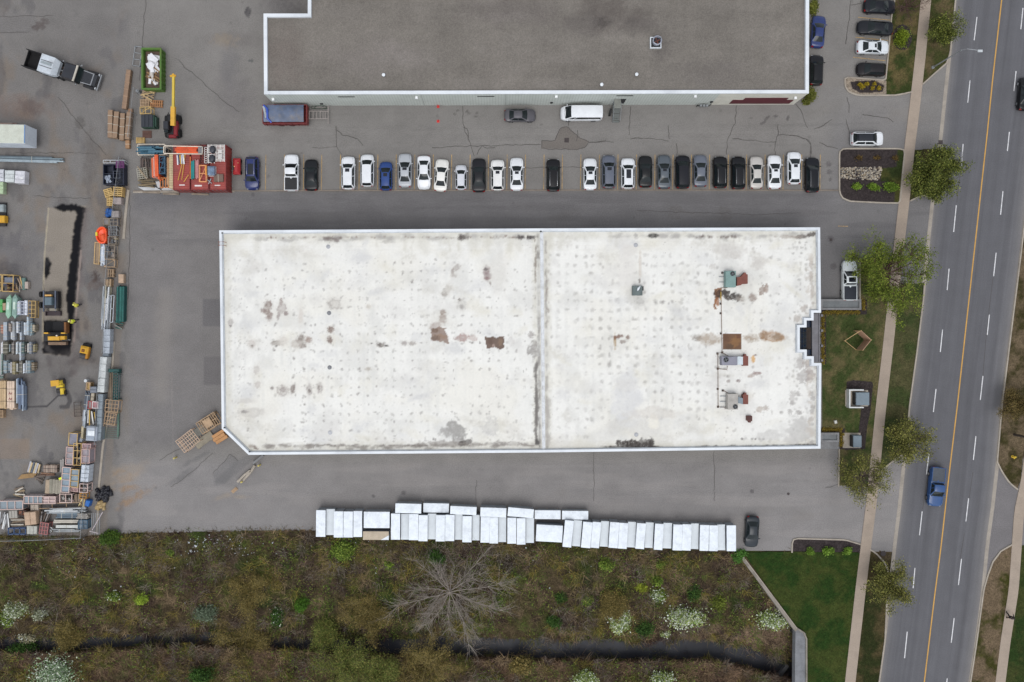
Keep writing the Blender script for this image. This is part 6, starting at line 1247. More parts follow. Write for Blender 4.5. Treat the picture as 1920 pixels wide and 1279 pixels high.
plankpile('heap of loose boards just south of the green skip', (263, 168, 290, 186), .5, [(176, 150, 118), (196, 170, 124), (150, 128, 100)], 8, 'x', 12, skew=.5)
pallet('orange brown pallet lying flat beside loose boards', (281, 188, 305, 200.5), .3, 3, mat('orange_brown_wood', C(168, 120, 80), var=.15), 6, 2, 'y'); pallet('grey slatted pallet leaning by the fence near loose boards', (262, 186, 280, 199), .4, 0, WOODP, 6, 2, 'y')
crate('small yellow timber frame with one diagonal brace', (262, 200, 283.5, 213.5), 1.1, 2, 1, WOODY, None, -2, name='timber_brace', cat='frame', diag=True)
bn = empty('waste_bin', W(279, 229), 0, 'dark green waste bin with a black ribbed lid', 'bin'); cx, cy, sx, sy = rc(264.5, 215, 287.5, 238, 1.4)
b = MB(); b.box(cx, cy, .1, 1.25, sx * 1.02, sy * 1.04, 0, 1.0); b.box(cx + sx * .56, cy - .05, .1, 1.0, .3, sy * .95, 0, .8); part(b, 'container', mat('dark_green_bin', C(44, 74, 62), rough=.5, var=.15), bn)
b = MB()
for k in (-1, 0, 1): b.bbox(cx - .05 + k * sx * .32, cy, 1.25, 1.4, sx * .31, sy, 0, .04)
part(b, 'lid', mat('bin_lid', C(42, 46, 54), rough=.5, var=.1), bn)
b = MB(); cx, cy, sx, sy = rc(267, 245, 284, 258.5, .12); b.box(cx, cy, 0, .1, sx, sy); b.box(cx, cy, .1, .13, sx * .9, .1); tag(b.build('rusty_plate', mat('rust_plate', C(98, 72, 64), rough=.9, var=.2)), 'flat rust brown plate on the ground below the green bin', 'plate')
pallet('yellow slatted pallet north of the red containers', (255, 257.5, 270.5, 268.5), .35, 1, WOODY, 5, 2, 'x')
b = MB(); wx, wy, _ = W(263, 174); b.box(wx, wy, 0, 1.0, .4, .3); b.cyl(wx, wy, 1, 1.2, .1, 8); tag(b.build('fence_post_block', GALV), 'grey post block at the corner of the green skip', 'post')
tl = empty('telehandler', W(323, 237), 0, 'red and black telehandler with a long yellow boom reaching north', 'telehandler')
cx, cy, sx, sy = rc(310, 214, 334, 258, 1.2)
b = MB(); b.bbox(cx, cy, .55, 1.15, sx * .86, sy, 0, .12); part(b, 'chassis', BLKM, tl)
b = MB(); b.bbox(cx + sx * .34, cy - sy * .12, .8, 1.55, sx * .30, sy * .62, 0, .12); b.bbox(cx + .1, cy - sy * .44, .7, 1.3, sx * .6, sy * .14, 0, .1); part(b, 'engine_cover', REDM, tl)
b = MB(); b.bbox(cx - sx * .22, cy - sy * .05, 1.1, 2.3, sx * .42, sy * .36, 0, .1); part(b, 'cab', BLKM, tl); b = MB(); b.bbox(cx - sx * .22, cy - sy * .04, 2.3, 2.36, sx * .36, sy * .30, 0, .02); part(b, 'cab_roof', mat('cab_roof_dark', C(44, 46, 52), rough=.25), tl); b = MB(); b.box(cx - sx * .24, cy - sy * .27, 1.6, 2.1, sx * .34, .5, 0, .9); part(b, 'rear_window', GLASS, tl)
for sx_ in (-1, 1):
 for v in (.30, -.28):
  b = MB(); xx = cx + sx_ * sx * .46; b.tube([(xx - .2, cy + v * sy, .6), (xx + .2, cy + v * sy, .6)], .6, 16); w_ = part(b, 'wheel', RUBBER, tl, smooth=True); b = MB(); b.tube([(xx + sx_ * .19, cy + v * sy, .6), (xx + sx_ * .22, cy + v * sy, .6)], .3, 12); o = b.build('rim', REDM, w_); rel(o, tl)
b = MB(); a0, a1, a2 = W(324.5, 236, 2.2), W(325, 200, 2.6), W(325.6, 143, 4.2)
b.bar(a0, a1, .55, .5); part(b, 'boom', YELM, tl); b = MB(); b.bar(tuple(np.array(a1) + (0, -.3, .02)), a2, .30, .30); part(b, 'boom_extension', mat('boom_yellow', C(198, 170, 54), rough=.45, var=.08), tl)
b = MB(); b.bar((a2[0] - .45, a2[1], a2[2]), (a2[0] + .3, a2[1] + .05, a2[2]), .24); b.cyl(a2[0], a2[1] + .15, a2[2] - .4, a2[2] + .2, .16, 10); part(b, 'boom_head', YELM, tl)
b = MB()
for s in (-.5, .1): b.tube([(cx + s, cy + sy * .38, 1.4), (cx + s * .5, cy + sy * .52, 1.7)], .06, 6)
part(b, 'hydraulic_hose', RUBBER, tl)
A0, A1 = np.array((62., 117.)), np.array((193., 159.)); ax = A1 - A0; ln = np.linalg.norm(ax); head = math.degrees(math.atan2(-ax[1], ax[0]))
ctr = W(*((A0 + A1) / 2)); tr = empty('tipper_lorry', ctr, R(head), 'black tipper lorry with an open dark box and pale front cover', 'lorry'); Lm = ln / S
f = lambda t: -Lm / 2 + t * Lm
b = MB()
for s in (-.42, .42): b.box((f(.08) + f(.98)) / 2, s, .75, 1.0, f(.98) - f(.08), .14)
for t_ in (.2, .3, .38, .48, .56): b.box(f(t_), 0, .78, .98, .12, .8)
b.build('chassis', mat('brown_chassis', C(74, 60, 54), rough=.8, var=.25), tr)
b = MB(); b.tube([(f(.60), 0, 1.0), (f(.46), 0, 1.15)], [.16, .1], 8); b.build('hydraulic_ram', CHROME, tr)
x0, xm, x1 = f(.0), f(.23), f(.46); b = MB(); b.box((x0 + x1) / 2, 0, 1.05, 1.15, x1 - x0, 2.4)
for s in (-1, 1): b.box((x0 + xm) / 2, s * 1.16, 1.15, 2.3, xm - x0, .1)
b.box(xm - .05, 0, 1.15, 2.3, .1, 2.2); b.box(x0 + .05, 0, 1.15, 1.75, .1, 2.2); b.build('tipper_box', mat('tipper_inside', C(24, 23, 25), rough=.9, var=.2), tr)
b = MB(); b.add([(xm, s * 1.22, z) for s in (-1, 1) for z in (1.1, 2.45)] + [(x1 - .5, s * 1.2, z) for s in (-1, 1) for z in (1.1, 2.3)] + [(x1, s * .95, z) for s in (-1, 1) for z in (1.15, 1.7)], [(0, 1, 5, 4), (3, 2, 6, 7), (1, 3, 7, 5), (4, 5, 9, 8), (7, 6, 10, 11), (5, 7, 11, 9), (9, 11, 10, 8), (1, 0, 2, 3)]); b.build('front_cover', mat('tipper_white', C(192, 200, 208), rough=.5, var=.1, dirt=(C(150, 150, 150), .5)), tr)
for s in (-.4, .4): b = MB(); b.bar((xm + .1, s, 2.45), (x1 - .55, s, 2.32), .07, .06); b.build('cover_rib', BLKM, tr)
b = MB(); b.bbox((xm + x1) / 2 - .3, .1, 2.38, 2.46, 1.5, .34, 0, .03); b.build('walkway', cm((150, 160, 164)), tr)
for t_, r_, w in ((.22, .52, .5), (.32, .52, .5), (.46, .5, .35), (.86, .5, .35)):
 for s in (-1, 1):
  b = MB(); b.tube([(f(t_), s * 1.18 - s * w, r_), (f(t_), s * 1.18, r_)], r_, 16); w_ = b.build('wheel', RUBBER, tr, smooth=True); b = MB(); b.tube([(f(t_), s * 1.17, r_), (f(t_), s * 1.20, r_)], r_ * .5, 12); b.build('rim', CHROME, w_)
b = MB(); b.bbox((f(.56) + f(.75)) / 2, 0, 1.0, 2.55, f(.75) - f(.56), 2.2, 0, .15); b.build('cab', BLKM, tr)
b = MB(); b.bbox(f(.655), 0, 2.55, 2.62, 1.5, 1.9, 0, .03); b.build('cab_roof', mat('cab_roof_dark2', C(46, 48, 54), rough=.2), tr); b = MB(); b.bbox(f(.735), 0, 2.45, 2.6, .28, 2.25, 0, .06); b.build('sun_visor', mat('visor_cream', C(186, 180, 168), rough=.4), tr)
b = MB(); b.add([(f(.755), -1.0, 2.35), (f(.755), 1.0, 2.35), (f(.79), 1.05, 1.65), (f(.79), -1.05, 1.65)], [(0, 1, 2, 3)]); b.build('windshield', GLASS, tr)
b = MB(); b.bbox((f(.77) + f(.975)) / 2, 0, .95, 1.65, f(.975) - f(.77), 1.7, 0, .16); b.build('bonnet', mat('lorry_black', C(36, 38, 44), rough=.2, coat=.4), tr)
for s in (-1, 1):
 b = MB(); b.bbox(f(.88), s * 1.02, .85, 1.2, 1.5, .42, 0, .12); b.build('wing', BLKM, tr)
 b = MB(); b.bar((f(.78), s * .83, 1.655), (f(.93), s * .78, 1.62), .13, .05); b.build('chrome_strip', CHROME, tr)
 b = MB(); b.tube([(f(.75), s * 1.2, 2.0), (f(.77), s * 1.45, 2.05)], .09, 6); b.build('mirror', CHROME, tr)
 b = MB(); b.tube([(f(.57), s * 1.0, 1.0), (f(.57), s * 1.0, 3.1)], .09, 8); b.build('exhaust_stack', CHROME, tr)
b = MB(); b.bbox(f(.93), 0, 1.62, 1.69, .16, 1.7, 0, .02); b.bbox(f(.985), 0, .5, .95, .22, 2.3, 0, .08); b.build('bumper', CHROME, tr)
for s in (-1, 1): b = MB(); b.bbox(f(.972), s * .95, 1.0, 1.2, .12, .3, 0, .04); b.build('headlight', HEADL, tr)
st_ = empty('semi_trailer', W(10, 255), R(-1), 'white semi trailer cut by the west edge', 'trailer')
cx, cy, sx, sy = rc(-110, 234, 63, 276.5, 2.4); cx, cy = cx - st_.location.x, cy - st_.location.y
x1 = W(47, 0, 3.9)[0] - st_.location.x; xb = W(63, 0, 1.2)[0] - st_.location.x
b = MB(); b.box((x1 - 12 + x1) / 2, cy, 1.1, 3.86, 12, 2.55); b.build('body', mat('trailer_side', C(204, 212, 222), rough=.45, var=.05, stripe=(0, .8, .12, .05), dirt=(C(176, 184, 192), .5)), st_)
b = MB(); b.box(x1 - 6.05, cy, 3.86, 3.9, 11.9, 2.5); b.build('roof_panel', mat('trailer_roof', C(196, 200, 188), rough=.5, var=.07, dirt=(C(176, 176, 162), .6)), st_)
b = MB(); b.add([(x1, cy - 1.27, 3.86), (x1, cy + 1.27, 3.86), (xb + .15, cy + 1.0, 1.1), (xb + .15, cy - 1.0, 1.1)], [(0, 1, 2, 3)]); b.add([(x1, cy - 1.27, 3.86), (xb + .15, cy - 1.0, 1.1), (x1, cy - 1.27, 1.1)], [(0, 1, 2)]); b.add([(x1, cy + 1.27, 3.86), (xb + .15, cy + 1.0, 1.1), (x1, cy + 1.27, 1.1)], [(0, 1, 2)])
b.build('nose_panel', mat('trailer_nose', C(204, 214, 230), rough=.4, var=.05), st_)
b = MB(); b.bar((x1 - .05, cy - 1.2, 3.92), (x1 - .05, cy + 1.2, 3.92), .12, .05); b.build('blue_trim', mat('trim_blue', C(104, 134, 176)), st_)
b = MB()
for q in (-1, 1): b.box(xb - .1, cy + q * .75, 2.0, 2.25, .22, .2)
b.build('marker_lamp', BLKM, st_); b = MB()
for q in (-1, 1): b.box(x1 - 1.5, cy + q * .7, 0, 1.1, .15, .15)
b.build('landing_leg', GALV, st_)
for q in (-1, 1):
 for k in (9.5, 10.8): b = MB(); b.tube([(x1 - k, cy + q * .7, .5), (x1 - k, cy + q * 1.2, .5)], .5, 16); b.build('wheel', RUBBER, st_, smooth=True)
plankpile('row of reddish boards behind the white semi trailer', (-20, 229, 29, 234), .8, [(150, 120, 108), (170, 150, 138)], 3, 'x', 0)
pack('long bluish steel rails along the west edge', (-80, 292, 112, 303), .5, (150, 164, 172), 5, 'x', 1.5, 2, cols=[(120, 136, 144), (160, 174, 182), (96, 108, 116)], name='steel_rails', cat='steel rails', rag=1.2)
wrapped('white wrapped pallet at the east end of three by the west edge', (27, 320, 46, 343.5), 1.3, (206, 206, 212), 3, 2); wrapped('white wrapped pallet in the middle of three by the west edge', (8, 319, 26, 341), 1.3, (200, 206, 206), 3, 1, tag_=False); wrapped('white wrapped pallet half cut by the west edge', (-13, 317, 6.5, 340), 1.2, (204, 206, 212), 3, 1, tag_=False)
wrapped('small pale green wrapped pallet on the west edge', (-8, 341, 5.5, 363), 1.0, (176, 196, 160), 3, tag_=False)
pl = empty('plant_trailer', W(0, 400), 0, 'small orange and grey machine half cut by the west edge', 'machine')
b = MB(); cx, cy, sx, sy = rc(-12, 404, 8, 417, 1.2); b.bbox(cx, cy, .3, 1.2, sx, sy, 0, .1); part(b, 'hood', YELM, pl); b = MB(); cx, cy, sx, sy = rc(-12, 383, 6, 397, 1.0); b.bbox(cx, cy, .3, 1.0, sx, sy, 0, .1); part(b, 'tank', cm((150, 160, 162)), pl); b = MB(); cx, cy, sx, sy = rc(-12, 380, 10, 424, .5); b.box(cx, cy, .1, .4, sx, sy); part(b, 'frame', BLKM, pl)
bc = empty('scrap_cage', W(214, 323), 0, 'dark blue compartment bin with bagged scrap', 'bin'); cx, cy, sx, sy = rc(193, 308, 232, 346, 1.2)
b = MB()
for s in (-1, 1): b.box(cx + s * (sx / 2 - .05), cy, 0, 1.2, .1, sy); b.box(cx, cy + s * (sy / 2 - .05), 0, 1.195, sx - .2, .1)
b.box(cx - .1, cy, 0, 1.1, .08, sy - .2); b.box(cx, cy + .1, 0, 1.09, sx - .2, .08); b.box(cx, cy, 0, .15, sx - .1, sy - .1); part(b, 'container', mat('navy_bin', C(34, 40, 58), rough=.5, var=.2), bc)
b = MB(); wx, wy, _ = W(201, 335, .9)
for k in range(12): b.box(wx + ry_.uniform(-.4, .4), wy + ry_.uniform(-.5, .4), .2, .7 + ry_.uniform(0, .3), ry_.uniform(.2, .5), ry_.uniform(.15, .4), ry_.uniform(0, 3))
part(b, 'scrap', cm((158, 168, 184)), bc); b = MB(); cx2, cy2, a, c_ = rc(213, 321, 225, 334, 1.25)
for s in (-1, 1): b.bar((cx2 + s * a / 2, cy2 - c_ / 2, 1.25), (cx2 + s * a / 2, cy2 + c_ / 2, 1.25), .05); b.bar((cx2 - a / 2, cy2 + s * c_ / 2, 1.25), (cx2 + a / 2, cy2 + s * c_ / 2, 1.25), .05)
part(b, 'lid_frame', cm((86, 92, 104)), bc)
ladderframe('white steel rail frame around the dark scrap bin', (193, 300, 233, 306), 1.3, PALEG, 3, 0, 'x', t=.06)
pallet('purple slatted crate on the dark scrap bin', (217, 302, 231.5, 315), 1.5, 0, mat('purple_plastic', C(104, 52, 104), rough=.5, var=.1), 5, 1, 'x', base=1.2, name='plastic_crate', cat='crate')
pallet('yellow pallet tilted in front of another pallet by the fence', (195, 353, 211, 369), .75, -17, WOODY, 5, 4, 'x'); pallet('yellow pallet stack upright beside the tilted pallet', (212, 350, 229, 368), 1.0, 3, WOODY, 5, 6, 'x'); pallet('pale yellow pallet beside a grey carton near the fence', (200, 370, 211, 386), .8, 0, WOODY, 5, 5, 'x')
wrapped('grey brown carton beside the pale yellow pallet', (212, 370, 227, 383), 1.0, (164, 152, 148), 1, tag_=False, name='carton', cat='carton')
b = MB(); wx, wy, _ = W(202, 398, .9)
for k in range(14): b.bbox(wx + ry_.uniform(-.35, .35), wy + ry_.uniform(-.4, .4), .1, .6 + ry_.uniform(0, .3), .45, .5, ry_.uniform(0, 3), .12)
tag(b.build('blue_tarpaulin', mat('blue_tarp', C(36, 84, 148), rough=.4, var=.15, bump=.4, bs=4), smooth=True), 'crumpled bright blue tarpaulin beside a grey carton', 'tarpaulin')
wrapped('grey carton beside the crumpled blue tarpaulin', (209, 395, 222, 408), .9, (158, 150, 148), 1, tag_=False, name='carton', cat='carton')
crate('grey crate below the crumpled blue tarpaulin', (193, 409, 204, 422), .9, 1, 1, WOODG, (132, 126, 124)); crate('open grey crate beside the chain link fence south of blue tarpaulin', (205, 409, 221, 423), .9, 2, 2, WOODG, (112, 108, 110), pz=.5)
og = empty('plastic_hopper', W(191, 441), 0, 'bright orange round sided plastic hopper with a hollow middle', 'hopper'); b = MB(); wx, wy, _ = W(191, 441, 1.1)
prof = [(1.0, 0), (1.02, .7), (1.05, 1.1), (.85, 1.12), (.75, .8), (.1, .6)]; n = 22
def org(i, k): a = 2 * math.pi * i / n; return (wx + .82 * k * max(-1, min(.72, math.cos(a))), wy + 1.12 * k * math.sin(a) * (1 - .12 * (math.cos(a) > .5)))
b.add([(*org(i, k), z) for k, z in prof for i in range(n)], [(q * n + i, q * n + (i + 1) % n, (q + 1) * n + (i + 1) % n, (q + 1) * n + i) for q in range(5) for i in range(n)]); part(b, 'shell', mat('hopper_orange', C(240, 84, 34), rough=.4, var=.06), og, smooth=True)
b = MB(); b.box(wx - .75, wy + .15, .4, 1.15, .25, .5); part(b, 'latch', mat('latch_yellow', C(214, 190, 60)), og); b = MB(); b.bbox(wx + .15, wy - .35, .7, 1.25, .6, .9, .2, .15); part(b, 'insert', mat('hopper_orange2', C(224, 88, 44), rough=.5), og, smooth=True)
crate('grey mesh crate east of the orange hopper', (203, 424, 219, 441), 1.0, 3, 3, GALV, None, fill=[(110, 106, 104), (140, 136, 132), (86, 84, 86)], t=.05); crate('grey crate with a bag and pale board southeast of the orange hopper', (202, 443, 218, 458), .9, 1, 1, WOODG, None, fill=[(150, 148, 146), (186, 174, 144), (118, 120, 124)])
crate('long shallow tan timber tray west of pale steel lengths', (176.5, 454, 187, 495.5), .6, 1, 1, WOOD, (150, 130, 106), 3, t=.1, pz=.35, cat='tray', name='timber_tray')
pack('pale galvanised lengths beside the long tan tray', (187.5, 458, 196.5, 499), 1.0, (200, 208, 220), 5, 'y', 3, 3, cols=[(190, 200, 214), (214, 220, 228), (150, 160, 172)], rag=.4)
crate('two small boxes in an open crate beside the pale lengths', (196, 459, 215, 485), 1.0, 1, 2, WOODG, None, 2, fill=[(150, 140, 132), (122, 132, 140), (96, 88, 84)]); crate('open crate with a long diagonal brace', (195, 486, 215, 501), .9, 1, 1, WOODP, (122, 116, 110), 2, diag=True, pz=.4)
pallet('grey pallet with open slots north of a tan box', (201, 505, 213.5, 519.5), .6, 2, WOODP, 3, 3, 'y'); crate('tan box with a dark slot north of the silver bundle', (196, 523, 208, 537), .8, 2, 1, WOODP, (176, 152, 122), 3)
pack('long silver and cream bundle of trim west of the green panels', (190, 540, 204, 616), 1.1, (200, 204, 210), 6, 'y', 4, 0, cols=[(206, 210, 218), (150, 156, 162), (186, 180, 160), (228, 230, 232)], rag=1.0)
ladderframe('thin white ladder frame leaning by the fence', (207, 553, 213, 605), 1.0, PALEG, 2, 3, t=.07)
wrapped('small tan carton on the strip by the fence', (221.5, 514, 231.5, 531), .8, (186, 160, 136), 1, tag_=False, name='carton', cat='carton')
e = pack('stack of dark green panels with pale ridges', (217.5, 536, 233, 604), .9, (18, 82, 76), 4, 'y', 1, 0, cols=[(20, 84, 78), (16, 70, 68)], name='panel_stack', cat='panels', rag=.15); sx, sy = 15.5 / S, 68 / S; b = MB()
for u in (-.35, .02, .34): b.box(u * sx, 0, .9, .93, .05, sy * .95)
b.build('ridge', mat('ridge_teal', C(64, 134, 124), rough=.4), e)
plankpile('jumbled green offcuts at the foot of the green panels', (214, 594, 231, 617), .6, [(40, 86, 80), (120, 124, 118), (30, 60, 58), (86, 78, 68)], 9, 'x', 10, skew=.7, name='offcut_pile', cat='offcuts')
wrapped('long silver wrapped bundle, northern of two along the fence', (193, 617, 205.5, 663), 1.3, (172, 180, 190), 4, 2, tag_=False, name='wrapped_bundle', cat='bundle'); b = MB(); cx, cy, sx, sy = rc(192, 663, 203, 669, 1.1); b.bbox(cx, cy, .2, 1.1, sx, sy, 0, .05); tag(b.build('grey_box', cm((120, 128, 136))), 'small grey box between two long silver bundles', 'box')
wrapped('long white wrapped bundle with a tapered south end', (184, 669, 197.5, 736), 1.5, (196, 200, 200), 5, 5, tag_=False, name='wrapped_bundle', cat='bundle')
wrapped('long grey wrapped bundle south of the tapered white one', (181, 739, 190.5, 826), 1.4, (132, 142, 150), 6, 3, tag_=False, name='wrapped_bundle', cat='bundle')
e = ladderframe('dark teal steel rack with short cross arms', (212, 698, 221, 750), 1.2, TEAL, 9, 1, t=.11, rows=2); ladderframe('pale thin ladder beside the dark teal rack', (219.5, 704, 223.5, 735), .9, GALV, 5, 1, t=.05)
b = MB(); cx, cy, sx, sy = rc(203, 692, 223, 698, 1.1); b.bbox(cx, cy, .5, 1.1, sx, sy, 0, .05); b.box(cx - sx * .2, cy, 0, .5, .2, sy * .8); b.box(cx + sx * .35, cy, 0, .5, .2, sy * .8); tag(b.build('steel_beam', TEAL), 'short dark teal beam across the head of the rack', 'beam')
plankpile('long brown timbers along the outside of the fence', (202, 700, 212, 752), .3, [(118, 104, 90), (134, 118, 98)], 3, 'y', 1, skew=.02)
crate('pale timber skeleton crate, upper of two by the fence', (197, 750, 222, 773), 1.1, 4, 3, WOODP, None, 6, t=.08); crate('pale timber skeleton crate, lower of two by the fence', (196, 774, 217, 797), .9, 4, 3, WOODP, None, 10, t=.08, diag=True); ladderframe('leaning pale timber rail beside the skeleton crates', (192, 752, 197, 800), .8, WOODP, 4, 6, t=.07)
ladderframe('grey green steel rails on the ground below the skeleton crates', (196, 803, 222, 822), .25, GREENF, 5, 2, 'y', t=.06); pack('long green steel angle beside the skeleton crates', (219.5, 770, 222.5, 820), .4, (92, 118, 106), 2, 'y', 1, 0, name='steel_angle', cat='steel')
ladderframe('rusty dark ladder rack on the open yard', (138.5, 754, 152, 781), .4, RUSTF, 4, -3, t=.06)
pack('bundle of grey pipes with a tan block at the north end', (158, 731, 168, 770), 1.0, (116, 126, 138), 5, 'y', 6, 2, cols=[(110, 120, 134), (140, 150, 160), (88, 94, 104)], rag=.5); crate('tan wooden block at the end of the grey pipes', (161, 717, 169, 732), 1.1, 1, 1, WOODP, (176, 146, 92), 5, t=.12); b = MB(); wx, wy, _ = W(165.5, 713.5); b.cyl(wx, wy, 0, .8, .22, 10); tag(b.build('white_canister', cm((206, 210, 214)), smooth=True), 'small white canister north of the tan block', 'canister')
pack('dented silver duct lengths west of the red and white boxes', (154, 770, 160.5, 800), .9, (166, 174, 182), 3, 'y', 6, 0, cols=[(166, 174, 182), (196, 202, 208), (140, 146, 154)], rag=.6, name='duct_lengths', cat='ducts'); pack('tall thin cream boards south of the silver ducts', (151.5, 800, 156, 824), .8, (188, 176, 146), 2, 'y', 5, 1)
wrapped('grey drum cover between pipes and the white bundle', (168, 725, 181, 737), 1.1, (120, 126, 136), 2, tag_=False, name='machine_cover', cat='cover'); wrapped('beige bag block near the fence', (169.5, 737, 176, 752), 1.2, (166, 156, 138), 2, 5, tag_=False, name='bag_block', cat='block')
crate('box with a pink panel in a white frame', (172.5, 753, 184, 766), 1.5, 1, 1, mat('white_frame', C(222, 214, 214)), (176, 124, 128), 3); crate('red rimmed box beside the pink panelled box', (164.5, 752, 172, 767), 1.2, 1, 1, mat('red_frame', C(168, 84, 84)), (150, 140, 138), 3)
plankpile('scatter of white and yellow parts beside the long grey bundle', (162, 768, 182, 799), .9, [(216, 214, 210), (196, 164, 84), (62, 64, 72), (150, 146, 140)], 8, 'y', 5, skew=.25, name='parts_pile', cat='parts')
vh = empty('covered_machine', W(169, 813), R(-4), 'pale grey covered machine with a white square hatch', 'machine'); cx, cy, sx, sy = rc(160, 799, 180, 826, 1.9); cx, cy = cx - vh.location.x, cy - vh.location.y
b = MB(); b.bbox(cx, cy, .4, 1.9, sx, sy, 0, .2); b.build('body', mat('machine_grey', C(168, 176, 188), rough=.4, var=.1), vh, smooth=True); b = MB(); b.bbox(cx + .05, cy + .1, 1.9, 1.98, sx * .66, sy * .36, 0, .03); b.build('hatch', mat('hatch_white', C(216, 222, 226), rough=.4), vh); b = MB(); b.bbox(cx, cy - sy * .3, 1.9, 1.95, sx * .7, sy * .2, 0, .03); b.build('rear_panel', cm((150, 160, 172)), vh)
for s in (-1, 1): b = MB(); b.tube([(cx + s * sx * .42, cy - sy * .3, .4), (cx + s * sx * .55, cy - sy * .3, .4)], .4, 12); b.build('wheel', RUBBER, vh)
b = MB()
for k in range(8): wx, wy, _ = W(154.5 + ry_.uniform(-2, 2), 822 + ry_.uniform(-3, 3)); b.bbox(wx, wy, 0, .5 + ry_.uniform(0, .4), .4, .45, ry_.uniform(0, 3), .12)
tag(b.build('white_bag', cm((196, 202, 212)), smooth=True), 'heap of white sacking west of the covered machine', 'sacking')
crate('yellow timber crate with a grey sheet inside, top of the crate block', (128, 812, 145, 836), 1.5, 1, 1, WOODY, (132, 132, 144), 4); crate('pink timber crate with pale sheets on the west of the crate block', (123, 838, 137, 872), 1.5, 1, 3, mat('pink_timber', C(196, 166, 160), var=.1), (150, 146, 150), 3); crate('dark crate with yellow bars and black bags', (137, 831, 152, 873), 1.5, 2, 3, WOODY, None, 2, fill=[(30, 30, 34), (48, 46, 48), (160, 156, 150)], t=.08)
crate('pink timber crate with lilac sheets on the east of the crate block', (152.5, 842, 168, 869), 1.6, 1, 2, mat('pink_timber', C(196, 166, 160), var=.1), (158, 148, 154), 2); crate('small pink topped box above the lilac sheets', (154, 832, 170, 841), 1.5, 1, 1, mat('pink_timber', C(196, 166, 160), var=.1), (160, 136, 140), 2)
crate('long crate of blue grey glass panes on the west of a pair', (115, 876, 131, 924), 1.6, 1, 4, mat('pale_pink_frame', C(204, 180, 172), var=.1), (134, 150, 162), 4); crate('crate of blue grey panes with yellow rails on the east of a pair', (131.5, 880, 147.5, 914), 1.5, 1, 3, WOODY, (138, 152, 162), 4); wrapped('stack of pale wrapped sheets beside the fence', (151, 872, 166, 904), 1.5, (196, 204, 214), 4, 4, tag_=False, name='sheet_stack', cat='sheets')
crate('small white crate with two openings near the fence', (148.5, 907, 164.5, 924), 1.4, 1, 2, mat('pale_pink_frame', C(204, 180, 172), var=.1), None, 3, fill=[(120, 116, 116), (170, 164, 160), (90, 84, 84)]); crate('small pink box below the pane crates', (132, 914, 146, 922), 1.2, 2, 1, mat('pink_timber', C(196, 166, 160), var=.1), (172, 140, 140), 8)
pack('narrow grey board pack standing by the pane crates', (112, 861, 119.5, 886), .9, (150, 146, 142), 2, 'y', 2, 0)
crate('long white framed crate of three grey panes', (44, 930, 80, 945), 1.4, 4, 1, mat('pale_pink_frame', C(204, 180, 172), var=.1), (136, 148, 156), 0); crate('white framed crate of pink sheets beside the three grey panes', (79, 931, 104, 945), 1.4, 2, 2, mat('pale_pink_frame', C(204, 180, 172), var=.1), (184, 164, 162), 0); crate('white frame with two dark square openings', (111, 926, 135, 943), 1.3, 2, 1, mat('pale_pink_frame', C(204, 180, 172), var=.1), None, 0, fill=[(40, 38, 38), (150, 146, 142), (60, 56, 54)]); crate('pink edged crate of three panes by the west edge', (-2, 939, 43, 956), 1.4, 3, 1, mat('pale_pink_frame', C(204, 180, 172), var=.1), (136, 148, 156), -1)
plankpile('brown boards stacked behind the dark square openings', (135, 926, 152, 944), .8, [(130, 112, 96), (150, 134, 116)], 6, 'y', 0); crate('orange timber cage by the south end of the fence', (149, 925, 162, 936), 1.0, 2, 2, mat('orange_timber', C(186, 134, 58), var=.15), None, 5); b = MB(); wx, wy, _ = W(163, 944, .9); b.bbox(wx, wy, 0, .9, .62, .85, -.3, .1); tag(b.build('blue_barrel', mat('barrel_blue', C(36, 106, 186), rough=.4), smooth=True), 'bright blue barrel by the fence corner', 'barrel')
plankpile('yellow and cream offcuts beside the blue barrel', (149, 936, 160, 952), .7, [(214, 196, 140), (190, 160, 100), (228, 222, 200)], 5, 'y', 20, skew=.3, name='offcut_pile', cat='offcuts'); ladderframe('long pale timber trestle below the frame row', (70, 943, 152, 953), .7, WOODP, 3, -2, 'x', t=.09)
wrapped('tall tan carton strapped beside the curved grey panels', (84, 900, 93, 926), 1.2, (164, 146, 124), 1, 4, tag_=False, name='carton', cat='carton'); pack('stack of curved greenish grey panels', (92, 899, 114, 927), 1.3, (132, 128, 114), 4, 'y', 2, 0, cols=[(136, 132, 118), (112, 116, 106), (150, 144, 130)], name='panel_stack', cat='panels', rag=.12)
b = MB(); wx, wy, _ = W(113, 897.5, 1.4); b.bbox(wx, wy, 1.3, 1.42, .45, .32, .4, .05); tag(b.build('yellow_piece', mat('neon_yellow', C(224, 236, 40), rough=.5)), 'small neon yellow piece on the curved grey panels', 'bag')  # small flat neon yellow block, not identified further
pack('brown slatted block of boards on the open yard', (81, 872, 107, 886), .9, (140, 122, 110), 6, 'y', 1, 1, strap=STRAPD, cols=[(140, 122, 110), (158, 142, 128)], rag=.05); plankpile('reddish boards under the brown slatted block', (70, 887, 104, 892), .3, [(124, 90, 72), (150, 116, 92)], 2, 'x', 3)
plankpile('upright cream and blue rolls on a brown base', (48, 868, 70, 889), 1.1, [(176, 176, 184), (190, 170, 134), (98, 104, 116), (206, 190, 158)], 6, 'y', 12, skew=.1, name='roll_pile', cat='rolls'); b = MB(); b.prism(wp([(32, 899), (40, 890), (69, 886), (66, 895)], .25), 0, .25); tag(b.build('tan_board', cm((150, 120, 80))), 'wide tan board lying below the rolls', 'board'); plankpile('dark crossed battens beside the tan board', (62, 890, 84, 904), .4, [(84, 76, 70), (104, 92, 84)], 4, 'x', 25, skew=.5)
